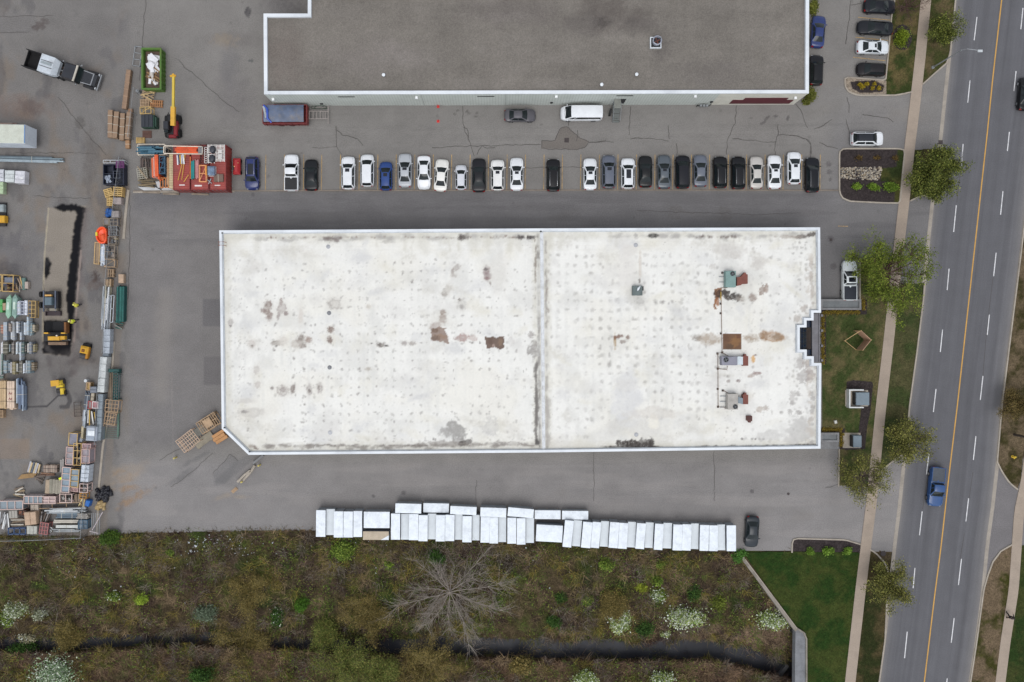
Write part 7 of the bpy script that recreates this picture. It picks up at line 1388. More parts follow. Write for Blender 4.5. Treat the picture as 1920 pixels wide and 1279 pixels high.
plankpile('small tan and white offcuts near the open yard edge', (24, 914, 46, 932), .4, [(158, 138, 108), (214, 208, 196), (110, 96, 84)], 6, 'x', -8, skew=.5, name='offcut_pile', cat='offcuts')
pack('pale grey panel pack along the ditch edge', (88, 953, 152, 963), 1.2, (176, 180, 182), 4, 'x', -2, 1, cols=[(170, 174, 176), (190, 194, 196), (140, 146, 150)], rag=.8); pack('blue grey steel sheet pack with a white edge', (103, 962, 147, 972), 1.0, (112, 128, 140), 3, 'x', 0, 2, cols=[(112, 128, 140), (90, 104, 116)], rag=.4); pack('cream board pack above two white ones', (100, 975, 146, 981), 1.1, (198, 192, 178), 2, 'x', 0, 2, cols=[(204, 198, 184), (186, 180, 168)], rag=.1); pack('white board pack, middle of the ditch edge rows', (99, 985, 150, 990), .9, (196, 198, 194), 2, 'x', 0, 1, cols=[(206, 208, 204), (160, 164, 164)], rag=.6); pack('white board pack lowest by the ditch edge', (98, 992, 148, 998), .8, (206, 206, 202), 3, 'x', 0, 2, cols=[(212, 212, 208), (150, 154, 156)], rag=.5)
crate('dark blue grey crate at the end of the cream packs', (146, 975, 164, 992), 1.0, 2, 2, BLUEF, (112, 126, 138), 0); pack('tan edged grey pack beneath the fence line', (143, 963, 165, 973), 1.0, (150, 146, 140), 3, 'x', 2, 1)
wrapped('grey board block near the west corner', (16, 957, 32, 972), 1.3, (158, 154, 146), 3, -3, 'x', tag_=False, name='board_block', cat='boards'); crate('rust red crate beside the grey board block', (33, 957, 49, 968), 1.2, 2, 1, RUSTF, (136, 88, 66), 5, diag=True); wrapped('pair of tall tan board packs with rounded sides', (45, 960, 67, 985), 1.6, (178, 152, 128), 2, -5, 'x', tag_=False, name='board_block', cat='boards')
wrapped('pale boards beside the tall tan packs', (56, 946, 71, 958), 1.0, (172, 160, 146), 2, 0, 'x', tag_=False, name='board_block', cat='boards'); plankpile('dark brown timbers east of the tall tan packs', (68, 957, 90, 985), .9, [(84, 72, 64), (108, 94, 84), (66, 60, 58), (150, 144, 140)], 9, 'y', 8, skew=.5); wrapped('grey board block on the lower row', (49, 986, 69, 1002), 1.2, (172, 172, 164), 3, 0, 'x', tag_=False, name='board_block', cat='boards'); plankpile('mixed brown boards under the grey block', (16, 972, 47, 988), .7, [(134, 118, 100), (188, 182, 170), (110, 96, 84)], 6, 'x', -4, skew=.1)
ladderframe('blue steel frame on the ditch edge', (15, 990, 48, 1003), 1.0, mat('blue_steel', C(52, 74, 110), rough=.5, var=.15), 3, 0, 'x', t=.14, rows=2); crate('red and white crossed frames on the ditch edge', (74, 980, 90, 1002), 1.1, 3, 3, mat('pink_red', C(188, 120, 118), var=.1), (104, 84, 84), 8, t=.06); plankpile('white torn wrap and boards on the west edge', (-4, 962, 16, 994), .9, [(206, 210, 212), (168, 170, 172), (120, 120, 122), (228, 230, 230)], 8, 'y', 10, skew=.5, name='scrap_heap', cat='scrap'); plankpile('white scraps at the end of the board packs', (88, 988, 98, 1000), .5, [(206, 208, 208), (150, 152, 152)], 5, 'x', 30, skew=.6, name='scrap_heap', cat='scrap')
e = crate('open yellow timber crate holding a blue grey sheet', (4, 515, 25, 547), 1.6, 1, 2, WOODY, None, 1); b = MB(); b.box(0, .4, .1, 1.35, 1.25, .8); b.build('sheet', cm((112, 118, 132)), e); b = MB()
for k in range(6): b.box(ry_.uniform(-.5, .5), ry_.uniform(-1, -.2), .1, ry_.uniform(.5, 1.1), ry_.uniform(.2, .5), .2, ry_.uniform(-.3, .3))
b.build('parts', cm((92, 66, 54)), e)
crate('open yellow timber crate cut by the west edge', (-20, 514, 3, 546), 1.6, 1, 2, WOODY, None, 1, fill=[(98, 72, 58), (84, 90, 110)]); plankpile('timber props in the shade beside the yellow crates', (25, 518, 38, 546), 1.0, [(172, 150, 128), (196, 164, 110), (60, 54, 52), (186, 176, 168)], 6, 'y', -8, skew=.35, name='prop_pile', cat='props')
b = MB(); x, ya, _ = W(41, 521, .8); _, yb, _ = W(41, 543, .8); b.tube([(x, ya, .3), (x, yb, .3)], .3, 14); tag(b.build('teal_roll', mat('teal_roll_surface', C(96, 124, 118), rough=.6, var=.1), smooth=True), 'teal grey roll lying beside a pale box', 'roll'); wrapped('small pale tan box beside the teal grey roll', (45.5, 528, 52, 541.5), .7, (176, 162, 152), 1, tag_=False, name='carton', cat='carton')
def greenwrap(label, r, z, col):
 e, sx, sy = root_at('wrapped_bundle', label, 'bundle', r, z, 2); b = MB(); b.bbox(0, 0, .1, z, sx, sy * .7, 0, .12)
 for s in (-1, 1): b.add([(-sx * .45, s * sy * .34, z - .1), (sx * .45, s * sy * .34, z - .1), (ry_.uniform(-.1, .15), s * sy * .5, z - .25), (-sx * .4, s * sy * .34, .2), (sx * .4, s * sy * .34, .2)], [(0, 1, 2), (3, 4, 2), (0, 3, 2), (1, 4, 2)])
 b.build('wrap', mat('gw_%d_%d' % col[:2], C(*col), rough=.3, var=.18, bump=.4, bs=5), e, smooth=True); b = MB(); b.box(0, .1, z, z + .02, sx * .4, sy * .3); b.build('seam', cm((196, 214, 202)), e)
greenwrap('pale green wrapped bundle with twisted ends, western', (10, 552, 20, 598), 1.3, (142, 180, 156)); greenwrap('pale green wrapped bundle with twisted ends, eastern', (21.5, 551, 31.5, 598), 1.2, (132, 160, 150)); wrapped('bright green wrapped pack cut by the west edge', (-10, 561, 4, 586), 1.2, (86, 160, 92), 2, tag_=False); wrapped('tan and green box behind the pale green bundles', (3.5, 568, 11, 582), 1.1, (166, 142, 118), 1, tag_=False, name='carton', cat='carton')
pack('white frames pack beside the pale green bundles', (31.5, 564, 38.5, 590.5), 1.2, (206, 212, 222), 3, 'y', 0, 3, cols=[(206, 212, 222), (160, 166, 178)], rag=.1); crate('white open pack with dark gaps beside the yellow lattice', (38.5, 565, 45, 590), 1.1, 1, 4, mat('white_frame2', C(206, 210, 222)), (100, 104, 118), 0, t=.06); wrapped('white striped pack against the yellow lattice', (45, 563, 50.5, 591), 1.2, (206, 210, 220), 5, tag_=False)
crate('yellow timber lattice rack standing east of white packs', (52, 564, 66.5, 596), .9, 2, 4, WOODY, (112, 98, 76), 1, t=.07, pz=.2)
GB = 'narrow strapped bundles in rows near the west edge'
rows_ = [
 (603, 628, [(1, 6, (170, 122, 104), 6, -2), (6, 12.5, (196, 206, 218), 0, 10), (16, 20, (176, 160, 150), 3, -6), (20, 27, (196, 200, 206), 0, 10), (30, 34, (214, 220, 228), 0, -3), (34.5, 37, (120, 130, 142), 0, -5), (37, 40, (190, 198, 208), 0, 10), (44.5, 50, (206, 216, 226), 2, 1), (50, 53.5, (186, 200, 212), -9, 1), (53.5, 60, (140, 158, 164), 2, 0), (60.5, 65, (176, 164, 142), 6, -6)]),
 (641, 664, [(1.5, 5, (206, 208, 212), 0, -1), (5.5, 14, (112, 110, 96), 0, 1), (15.5, 18, (196, 214, 222), 5, -4), (21.5, 26, (130, 124, 120), 0, 1), (29.5, 33, (204, 212, 218), 0, 0), (33, 36.5, (176, 190, 194), 0, 0), (36.5, 39.5, (206, 216, 226), 0, 12), (40, 44, (92, 112, 110), 0, -1), (44, 48, (124, 116, 116), 5, -4), (51, 54, (208, 208, 206), 3, -2), (54, 59, (140, 146, 156), 0, 0), (60, 65, (168, 156, 120), 4, -4)]),
 (676, 700, [(6, 12.5, (150, 166, 174), 0, 0), (15, 18, (176, 192, 206), 5, -3), (19, 21.5, (206, 206, 210), 3, 0), (22.5, 27.5, (150, 140, 108), 2, 2), (29, 33.5, (204, 206, 204), 6, -2), (36, 41.5, (118, 116, 108), 0, 1), (43, 45.5, (222, 228, 236), 5, 0), (45.5, 47.5, (46, 78, 138), 6, 0), (48, 51, (190, 200, 208), 0, 0), (51, 56, (136, 152, 160), 0, 0), (57, 64, (132, 116, 94), 4, -5)]),
]
rn = ('north', 'middle', 'south')
for k, (y0, y1, its) in enumerate(rows_):
 for i, (x0, x1, c_, d0, d1) in enumerate(its):
  pack('narrow strapped bundle, %s from the west in the %s row' % (ORD[i], rn[k]), (x0, y0 + d0, x1, y1 + d1), .9 + .35 * ((i * 7 + k) % 3) / 2, c_, 3 if x1 - x0 > 4 else 2, 'y', 0, 3, group=GB, cols=[c_, tuple(int(v * .86) for v in c_)], rag=.08)
pack('long grey trim with a green end beside the south row', (-1, 664, 4, 708), .8, (170, 168, 168), 2, 'y', 2, 2, cols=[(170, 168, 168), (128, 146, 140)], rag=.3); plankpile('teal boards below the south row at the west edge', (-6, 705, 6, 710), .5, [(120, 142, 136), (90, 108, 104)], 2, 'x')
wb = pack('pale lumber pack cut by the west edge', (-4, 714, 10.5, 767), 1.2, (196, 170, 134), 4, 'y', 0, 2, cols=[(198, 172, 136), (186, 160, 124)], rag=.15, strap=STRAPD, name='lumber_pack', cat='lumber')
wb = pack('pale lumber pack with red painted marks', (12.5, 715, 26.5, 768), 1.25, (206, 182, 160), 3, 'y', 0, 2, cols=[(210, 188, 168), (204, 178, 150)], rag=.15, strap=STRAPD, name='lumber_pack', cat='lumber')
b = MB()
for v in (.25, -.5):
 for (p, q) in (((-.22, -.15), (-.14, .15)), ((-.14, .15), (.08, -.12)), ((.08, -.12), (.2, .16))): b.bar((p[0], v + p[1], 1.262), (q[0], v + q[1], 1.262), .07, .006)
b.build('painted_mark', mat('mark_red', C(128, 44, 60)), wb)
pack('blue grey steel pack with ragged ends', (30, 713, 43.5, 767), 1.1, (116, 130, 150), 6, 'y', 0, 1, cols=[(106, 120, 142), (140, 154, 172), (92, 104, 124), (176, 188, 200)], rag=.6, name='steel_pack', cat='steel'); pallet('brown pallet cut by the west edge', (-10, 769, 5.5, 784), .7, 0, WOODP, 6, 4, 'x')
sk = empty('skid_loader', W(97, 568), 0, 'dark blue grey skid loader with a wide bucket', 'loader')
cx, cy, sx, sy = rc(83, 546, 103, 578, 1.6); b = MB(); b.bbox(cx, cy, .35, 1.2, sx * 1.2, sy, 0, .1); part(b, 'chassis', BLKM, sk); b = MB(); c2 = rc(83, 557, 96, 572, 2.0); b.bbox(c2[0], c2[1], 1.0, 2.0, c2[2], c2[3], 0, .08); part(b, 'cab', mat('loader_blue', C(94, 110, 120), rough=.35, var=.1), sk); b = MB(); c2 = rc(84, 552.5, 96, 555.5, 1.6); b.box(c2[0], c2[1], 1.2, 1.6, c2[2], c2[3]); part(b, 'light_bar', mat('amber_bar', C(224, 176, 104)), sk)
for s, x in ((-1, 82), (1, 104)):
 b = MB(); b.bar(W(x, 545, 1.5), W(x, 577, 1.2), .16); b.bar(W(x, 577, 1.2), W(x, 584, .5), .16); part(b, 'lift_arm', mat('arm_grey', C(84, 92, 108), rough=.5), sk)
 for y in (552, 572): b = MB(); q = W(x + s * 4.5, y, .45); b.tube([(q[0] - .15, q[1], .42), (q[0] + .15, q[1], .42)], .42, 14); w_ = part(b, 'wheel', RUBBER, sk, smooth=True)
b = MB(); c2 = rc(85, 584, 112.5, 592, .5); b.box(c2[0], c2[1], .05, .12, c2[2], c2[3]); b.box(c2[0], c2[1] + c2[3] / 2, .05, .65, c2[2], .08); b.box(c2[0] - c2[2] / 2, c2[1], .05, .5, .08, c2[3]); b.box(c2[0] + c2[2] / 2, c2[1], .05, .5, .08, c2[3]); part(b, 'bucket', mat('bucket_dark', C(66, 56, 60), rough=.7, var=.2), sk)
b = MB(); b.bbox(*rc(92, 577, 106, 583, 1.0)[:2], .4, 1.0, 1.0, .4, 0, .05); part(b, 'coupler', cm((140, 134, 122)), sk)
pv = empty('asphalt_paver', W(106, 628), 0, 'yellow asphalt paver with a black hopper on fresh asphalt', 'paver')
c2 = rc(85, 603, 122, 624, 1.3); b = MB(); b.box(c2[0], c2[1], .2, .5, c2[2], c2[3])
for s in (-1, 1): b.add([(c2[0] + s * c2[2] / 2, c2[1] + v * c2[3] / 2, 1.3) for v in (-1, 1)] + [(c2[0] + s * c2[2] * .28, c2[1] + v * c2[3] / 2, .5) for v in (1, -1)], [(0, 1, 2, 3)])
b.box(c2[0], c2[1] - c2[3] / 2, .2, 1.3, c2[2], .08); part(b, 'hopper', mat('hopper_black', C(24, 24, 27), rough=.8), pv)
b = MB(); c3 = rc(120, 604, 126, 625, 1.3); b.bbox(c3[0] - .1, c3[1], .4, 1.3, .3, c3[3], 0, .05); part(b, 'hopper_wing', mat('wing_rust', C(120, 78, 40), rough=.7, var=.15), pv)
b = MB(); c2 = rc(89, 631, 111, 638, 1.6); b.bbox(c2[0], c2[1], .5, 1.6, c2[2], c2[3] * 1.1, 0, .08); c2 = rc(112, 630, 121, 637, 1.5); b.bbox(c2[0], c2[1], .5, 1.5, c2[2], c2[3], 0, .08); part(b, 'engine_cover', YELM, pv)
b = MB(); c2 = rc(83, 625, 127, 640, .9); b.box(c2[0], c2[1], .3, .9, c2[2], c2[3]); part(b, 'chassis', BLKM, pv)
for x0, x1 in ((82, 90), (114, 122)): b = MB(); c2 = rc(x0, 623.5, x1, 626, 1.5); b.box(c2[0], c2[1], .9, 1.5, c2[2], c2[3]); part(b, 'guard_panel', YELM, pv)
b = MB(); c2 = rc(89, 641, 123, 647, .8); b.bbox(c2[0], c2[1], .1, .7, c2[2], c2[3], 0, .05); part(b, 'screed', mat('screed_brown', C(126, 104, 86), rough=.7, var=.2), pv)
b = MB(); b.cyl(*W(106, 629.5, 1.7)[:2], 1.5, 1.75, .1, 10); part(b, 'exhaust_cap', cm((224, 214, 200)), pv); b = MB(); b.bar(W(122, 637, .8), W(132, 637.5, .8), .08); part(b, 'side_arm', GALV, pv)
cp = empty('ride_on_roller', W(164, 659), R(-12), 'small yellow ride on roller with a curved hood', 'roller')
b = MB(); b.bbox(0, .25, .5, 1.25, 1.1, 1.0, 0, .25); b.build('hood', YELM, cp, smooth=True); b = MB(); b.bbox(.45, -.15, .4, 1.0, .35, 1.5, 0, .1); b.build('side_cover', mat('side_orange', C(176, 120, 30), rough=.5), cp); b = MB(); b.bbox(0, .15, 1.25, 1.4, .4, .4, 0, .05); b.build('seat', mat('seat_brown', C(120, 74, 24)), cp); b = MB(); b.tube([(-.6, -.65, .42), (.45, -.65, .42)], .42, 16); b.build('drum', mat('drum_steel', C(66, 64, 66), rough=.5), cp, smooth=True); b = MB(); b.tube([(-.5, .8, .35), (.5, .8, .35)], .35, 16); b.build('rear_drum', RUBBER, cp, smooth=True)
rl = empty('road_roller', W(118, 727), R(6), 'small yellow road roller with a square canopy', 'roller')
b = MB(); b.bbox(0, .75, 1.9, 2.0, 1.15, .8, 0, .04); b.build('canopy', YELM, rl); b = MB()
for s in (-.45, .45):
 for v in (.45, 1.05): b.tube([(s, v, .9), (s, v, 1.9)], .03, 6)
b.build('canopy_post', BLKM, rl); b = MB(); b.bbox(0, .6, .4, 1.0, .95, 1.0, 0, .12); b.bbox(.25, -.45, .4, .95, .5, .9, 0, .12); b.build('body', mat('roller_yellow', C(214, 184, 50), rough=.45), rl, smooth=True); b = MB(); b.bbox(-.25, -.35, .3, .8, .7, .55, 0, .1); b.build('engine', BLKM, rl)
b = MB(); b.tube([(-.5, -.75, .4), (.5, -.75, .4)], .4, 16); b.build('drum', mat('drum_steel', C(66, 64, 66), rough=.5), rl, smooth=True); b = MB(); b.tube([(-.5, .9, .4), (.5, .9, .4)], .4, 16); b.build('rear_drum', mat('drum_steel', C(66, 64, 66), rough=.5), rl, smooth=True)
RC_ = mat('container_red', C(146, 60, 54), rough=.6, var=.1, vs=.8, stripe=(0, 3.2, .12, .2), dirt=(C(112, 62, 56), .5)); RCT = mat('container_red_top', C(152, 66, 60), rough=.65, var=.12, vs=.8, stripe=(1, 3.6, .16, .2), dirt=(C(112, 66, 60), .6))
def container(x0, x1, label, y0=272, y1=356):
 z = 2.5; cx, cy, sx, sy = rc(x0, y0, x1, y1, z); r = empty('shipping_container', (cx, cy, 0), 0, label, 'container'); b = MB()
 n = 44;
 for s in (-1, 1):
  V = []; F = []
  for i in range(n + 1):
   v = -sy / 2 + sy * i / n; d = .04 if (i // 2) % 2 else 0
   V += [(s * (sx / 2 - d), v, .1), (s * (sx / 2 - d), v, z - .1)]
   if i: F.append((2 * i - 2, 2 * i, 2 * i + 1, 2 * i - 1))
  b.add(V, F)
 b.box(0, sy / 2 - .03, .1, z - .1, sx, .06); b.build('side_wall', RC_, r)
 b = MB(); n = 40; V = []; F = []
 for i in range(n + 1):
  v = -sy / 2 + .1 + (sy - .2) * i / n; d = .025 if i % 2 else 0
  V += [(-sx / 2 + .05, v, z - .03 - d), (sx / 2 - .05, v, z - .03 - d)]
  if i: F.append((2 * i - 2, 2 * i - 1, 2 * i + 1, 2 * i))
 b.add(V, F); b.build('roof_sheet', RCT, r)
 b = MB()
 for s in (-1, 1): b.box(s * (sx / 2 - .05), 0, z - .12, z, .1, sy); b.box(0, s * (sy / 2 - .05), z - .12, z - .002, sx - .2, .1)
 for s in (-1, 1):
  for t_ in (-1, 1): b.box(s * (sx / 2 - .08), t_ * (sy / 2 - .08), 0, z + .012, .18, .18)
 b.build('frame', mat('container_frame', C(124, 44, 44), rough=.6, var=.1), r)
 for s in (-1, 1):
  b = MB(); b.box(s * sx * .24, -sy / 2 + .03, .15, z - .12, sx * .46, .07); dr = b.build('door', RC_, r); b = MB()
  for q in (-.12, .12): b.tube([(s * sx * .24 + q * sx, -sy / 2 - .04, .2), (s * sx * .24 + q * sx, -sy / 2 - .04, z - .2)], .025, 6)
  b.build('lock_rod', GALV, dr)
 return r
container(324.5, 356, 'red shipping container at the west end of three'); container(358, 391, 'red shipping container in the middle of three'); ce = container(393, 424, 'red shipping container at the east end of three')
for (x0, x1, y, lb) in ((336, 346.5, 347, 'west'), (365, 378.5, 348.2, 'middle'), (402.5, 413, 347.6, 'east')):
 b = MB(); q = W((x0 + x1) / 2, y, 2.51); b.box(q[0], q[1], 2.475, 2.503, (x1 - x0) / S * .97, .13 if lb != 'middle' else .2); o = b.build('white_marking', mat('marking_white', C(222, 214, 212))); p_ = [k for k in COL.objects if k.get('label', '').startswith('red shipping container') and lb in k['label']][0]; o.parent = p_; o.location = (-p_.location.x, -p_.location.y, 0)
b = MB(); q = W(428, 345, 1.4); b.box(q[0] - .04, q[1], .8, 2.0, .05, .75); o = b.build('door_placard', cm((96, 106, 130)), ce); o.location = (-ce.location.x, -ce.location.y, 0)
T0 = 2.52
e = ladderframe('white rimmed rack tray on the container roofs', (306, 273.5, 380, 289), T0 + .35, mat('rack_cream', C(226, 214, 196), rough=.5), 1, 1, 'x', t=.1); e['label'] = 'white rimmed tray holding the orange beams on the containers'
pack('bright orange rack beams in a white rimmed tray', (326, 275, 371, 287), T0 + .33, (226, 96, 52), 4, 'x', 1, 0, base=T0 - .1, cols=[(230, 98, 52), (212, 84, 44)], rag=.3, name='rack_beams', cat='beams'); crate('grey mesh end box in the white rimmed tray', (371.5, 275, 379, 287.5), T0 + .4, 2, 2, GALV, (140, 134, 132), 1, base=T0, t=.05)
plankpile('white and yellow poles lying loose on the west container', (331, 288, 345, 310), T0 + .25, [(226, 226, 230), (70, 74, 100), (206, 160, 70), (180, 186, 200)], 5, 'y', -6, skew=.14, base=T0, name='pole_bundle', cat='poles')
for pts, lb in ((((346, 290), (334, 338)), 'western thin yellow pole on the west container'), (((347.5, 289), (341, 337)), 'eastern thin yellow pole on the west container'), (((353.5, 328), (345, 341)), 'short pale pole on the west container')):
 b = MB(); b.bar(W(*pts[0], T0 + .08), W(*pts[1], T0 + .08), .09); b.bar(W(*pts[1], T0 + .08), tuple(np.array(W(*pts[1], T0 + .05)) + (.05, .1, 0)), .1); tag(b.build('timber_pole', cm((206, 156, 74))), lb, 'pole')
pack('orange edged long board on the seam of two containers', (355.5, 293, 357.5, 336), T0 + .2, (206, 112, 58), 1, 'y', 0, 0, base=T0 - .1); pack('teal panels lying on the middle container', (358, 301, 364, 336), T0 + .4, (34, 128, 128), 2, 'y', 0, 0, base=T0 - .1, rag=.1); pack('pink boards lying beside the teal panels', (365, 299, 372, 335), T0 + .35, (186, 128, 128), 3, 'y', 0, 0, base=T0 - .1, cols=[(188, 130, 130), (204, 150, 146), (160, 108, 108)], rag=.1)
crate('pale orange timber frame with braces on the container', (373, 309.5, 387, 341), T0 + .4, 1, 2, mat('orange_pale_wood', C(226, 158, 108), var=.1), None, 0, base=T0, t=.09, diag=True, name='timber_brace', cat='frame'); pack('single yellow orange plank beside the braced frame', (384, 309, 387.5, 328), T0 + .5, (222, 150, 74), 1, 'y', 0, 0, base=T0 - .1)
SLW = mat('slat_white', C(222, 218, 214), rough=.6)
pallet('white slatted pallet, northern of two under the black covers', (389, 271, 403, 287), T0 + .2, 0, SLW, 6, 1, 'x', base=T0, gap=.5); pallet('white slatted pallet, southern of two under the black covers', (390, 288, 402, 306), T0 + .2, 0, SLW, 6, 1, 'x', base=T0, gap=.5)
for (x0, y0, x1, y1, lb) in ((391, 272, 402.5, 286.5, 'black dome cover, northern of two on the east container'), (390, 289, 401.5, 304, 'black dome cover, southern of two on the east container')):
 cx, cy, sx, sy = rc(x0, y0, x1, y1, T0 + .8); b = MB(); n = 16
 b.add([(cx + sx / 2 * k * math.cos(2 * math.pi * i / n), cy + sy / 2 * k * math.sin(2 * math.pi * i / n), z) for k, z in ((1, T0 + .21), (1.0, T0 + .5), (.8, T0 + .72), (.3, T0 + .8)) for i in range(n)], [(q * n + i, q * n + (i + 1) % n, (q + 1) * n + (i + 1) % n, (q + 1) * n + i) for q in range(3) for i in range(n)] + [tuple(range(3 * n, 4 * n))]); tag(b.build('dome_cover', mat('cover_black', C(50, 52, 60), rough=.5, var=.1), smooth=True), lb, 'cover')
pallet('white slatted deck with two pale boxes on the east container', (404, 271, 421, 303), T0 + .22, 0, SLW, 12, 1, 'x', base=T0, gap=.5); wrapped_ = [wrapped('pale square box, northern on the white slatted deck', (408, 280, 416, 287.5), T0 + .5, (206, 202, 198), 1, tag_=False, name='carton', cat='carton'), wrapped('pale square box, southern on the white slatted deck', (408, 288.5, 416, 298), T0 + .5, (206, 202, 198), 1, tag_=False, name='carton', cat='carton')]
for e in wrapped_:
 for o in list(e.children):
  if o.name.startswith('pallet'): bpy.data.objects.remove(o)
  else:
   for v in o.data.vertices: v.co.z = max(v.co.z, T0 + .225)
ladderframe('dark slotted rack on the seam of the east container', (375, 271, 388, 307), T0 + .15, mat('dark_brown_slats', C(78, 44, 42), rough=.7), 11, 0, 'y', t=.1); ladderframe('white edged slots beside the dark slotted rack', (383, 276, 389, 306), T0 + .2, SLW, 7, 0, 'y', t=.06)
ib = empty('liquid_tank', W(395, 320), 0, 'cloudy blue wrapped tank on the east container', 'tank'); cx, cy, sx, sy = rc(388, 311, 401, 328, T0 + .9); b = MB(); b.bbox(cx, cy, T0 + .15, T0 + .9, sx, sy, 0, .2); part(b, 'tank', mat('cloudy_blue', C(110, 128, 152), rough=.2, var=.3, vs=2.5, bump=.4, bs=4), ib, smooth=True); b = MB(); b.box(cx, cy, T0, T0 + .15, sx * 1.05, sy * 1.08); part(b, 'pallet', SLW, ib)
wrapped_b = pack('grey brown board square on the east container', (400, 326, 418, 341), T0 + .3, (112, 92, 82), 1, 'x', -2, 1, base=T0 - .1, rag=.02, cat='boards');
b = MB(); b.bar(W(389, 337, T0 + .12), W(397, 344, T0 + .1), .1); b.bar(W(396, 335, T0 + .2), W(391, 345, T0 + .1), .1); tag(b.build('crossed_bar', GALV), 'two crossed grey bars beside the grey brown boards', 'bars')
pack('bundle of blue steel props with dark ends', (258, 273, 300, 288), 2.0, (58, 98, 118), 7, 'x', 0, 0, cols=[(58, 98, 118), (76, 116, 134), (44, 76, 94)], rag=1.0, name='steel_props', cat='props', z0=.2); plankpile('dark jumbled prop heads beside the blue steel props', (296, 274, 312, 288), 1.9, [(46, 46, 50), (90, 84, 82), (60, 56, 58)], 6, 'x', 5, skew=.4, name='prop_pile', cat='props'); ladderframe('cream rails along the blue steel props', (257, 270, 310, 291), 1.6, mat('rack_cream', C(226, 214, 196), rough=.5), 1, 0, 'x', t=.08)
pack('orange upright pack with a pink face', (284, 293, 290, 332), 2.0, (212, 98, 60), 2, 'y', -2, 0, cols=[(214, 104, 66), (206, 150, 136)], rag=.2); pack('orange upright pack beside the blue lattice', (290, 291, 296.5, 334), 2.1, (222, 96, 52), 2, 'y', -2, 0, cols=[(224, 98, 54), (204, 82, 44)], rag=.2, name='rack_uprights', cat='uprights')
e = crate('blue lattice rack of braced frames', (298, 293, 309.5, 326), 2.2, 1, 3, BLUEF, None, 0, t=.1, diag=True, name='lattice_rack', cat='rack'); b = MB(); sx, sy = 11.5 / S, 33 / S
for k in range(4): v0, v1 = -sy / 2 + sy * k / 4, -sy / 2 + sy * (k + 1) / 4; b.bar((-sx / 2, v0 if k % 2 else v1, 2.0), (sx / 2, v1 if k % 2 else v0, 2.0), .05); b.box(0, (v0 + v1) / 2, .1, 1.7, sx * .8, .1)
b.build('brace', BLUEF, e); b = MB(); b.box(0, 0, .05, 1.4, sx * .85, sy * .9); b.build('frames', mat('deep_blue', C(34, 58, 78), var=.2), e)
pack('tall cream and yellow board stack with many cross lines', (317, 289, 324.5, 353), 2.1, (200, 182, 146), 1, 'y', 0, 18, rag=.05, strap=cm((150, 132, 100)), name='board_stack', cat='boards'); pack('thin brown boards beside the cream board stack', (312.5, 296, 317, 350), 1.8, (152, 106, 78), 2, 'y', 0, 0, cols=[(156, 112, 84), (186, 146, 108)], rag=.2); ladderframe('orange timber trestle south of the blue lattice', (300, 333, 316, 352), 1.5, mat('orange_timber2', C(206, 130, 74), var=.12), 3, 0, 'x', t=.1)
plankpile('dark brown stacked boards in a rough heap', (259, 294, 283, 316), 1.2, [(92, 78, 72), (70, 60, 58), (112, 100, 92)], 10, 'y', 3, skew=.12, name='board_heap', cat='boards'); crate('white square mesh panel leaning over dark boards', (257, 315, 275, 335), 1.0, 4, 5, mat('mesh_cream', C(176, 172, 158)), (112, 108, 92), -8, t=.05, pz=.5); plankpile('olive and tan timbers in front of the leaning mesh', (256, 334, 291, 350), .8, [(134, 118, 90), (104, 94, 72), (150, 130, 100), (92, 82, 66)], 8, 'x', 3, skew=.12); b = MB(); b.bar(W(261, 316, 1.1), W(276, 336, .9), .12); b.bar(W(258, 312, 1.1), W(268, 330, .9), .1); tag(b.build('loose_timber', cm((150, 134, 110))), 'two loose timbers lying across the leaning mesh', 'timber')
b = MB()
for p in (((258, 350.5), (291, 351), (301, 356), (268, 356.5)), ((292, 341), (299, 340), (303, 353), (296, 352)), ((304, 352), (330, 351), (334, 356), (304, 356.5))): b.prism(wp(p, .6), .1, .55 + .02 * len(b.f))
tag(b.build('white_sheeting', mat('sheet_grey_white', C(186, 188, 190), rough=.5, var=.15, bump=.3, bs=4)), 'torn white plastic sheeting along the foot of the racks', 'sheeting')
for x0, x1, y, lb in ((267, 300, 360.5, 'western of three low timbers on the kerb below the containers'), (305, 336, 363.5, 'middle of three low timbers on the kerb below the containers'), (359, 391, 364, 'eastern of three low timbers on the kerb below the containers')):
 b = MB(); q = rc(x0, y - 1.6, x1, y + 1.6, .2); b.bbox(q[0], q[1], 0, .2, q[2], q[3], R(-2), .03); tag(b.build('low_timber', WOODG), lb, 'timber')
rt = empty('fuel_tank', W(442, 311), 0, 'small red wheeled tank beside the east container', 'tank'); cx, cy, sx, sy = rc(435.5, 296, 449, 326, 1.2); b = MB(); b.bbox(cx, cy, .35, 1.2, sx, sy, 0, .3); part(b, 'body', mat('tank_red', C(170, 44, 48), rough=.4, var=.06), rt, smooth=True); b = MB(); b.box(cx - .35, cy - .3, 1.15, 1.24, .12, .5, .3); part(b, 'handle', BLKM, rt); b = MB(); b.cyl(cx - .2, cy - .1, 1.2, 1.28, .08, 10); b.cyl(cx + .3, cy + .4, 1.15, 1.25, .06, 8); part(b, 'filler_cap', cm((226, 176, 120)), rt)
for s in (-1, 1):
 for v in (-.35, .35): b = MB(); b.tube([(cx + s * sx * .36, cy + v * sy, .3), (cx + s * sx * .5, cy + v * sy, .3)], .3, 12); part(b, 'wheel', RUBBER, rt)
dt = empty('dump_trailer', W(530, 215), 0, 'red dump trailer covered with a worn blue tarpaulin', 'trailer'); cx, cy, sx, sy = rc(490, 193, 574, 233, 1.9); c4 = rc(488, 195, 575.5, 232, 1.0)
RT = mat('trailer_red', C(118, 40, 42), rough=.5, var=.12, dirt=(C(92, 50, 48), .5)); b = MB(); bx_ = rc(492, 196, 575.5, 231.5, 1.8)
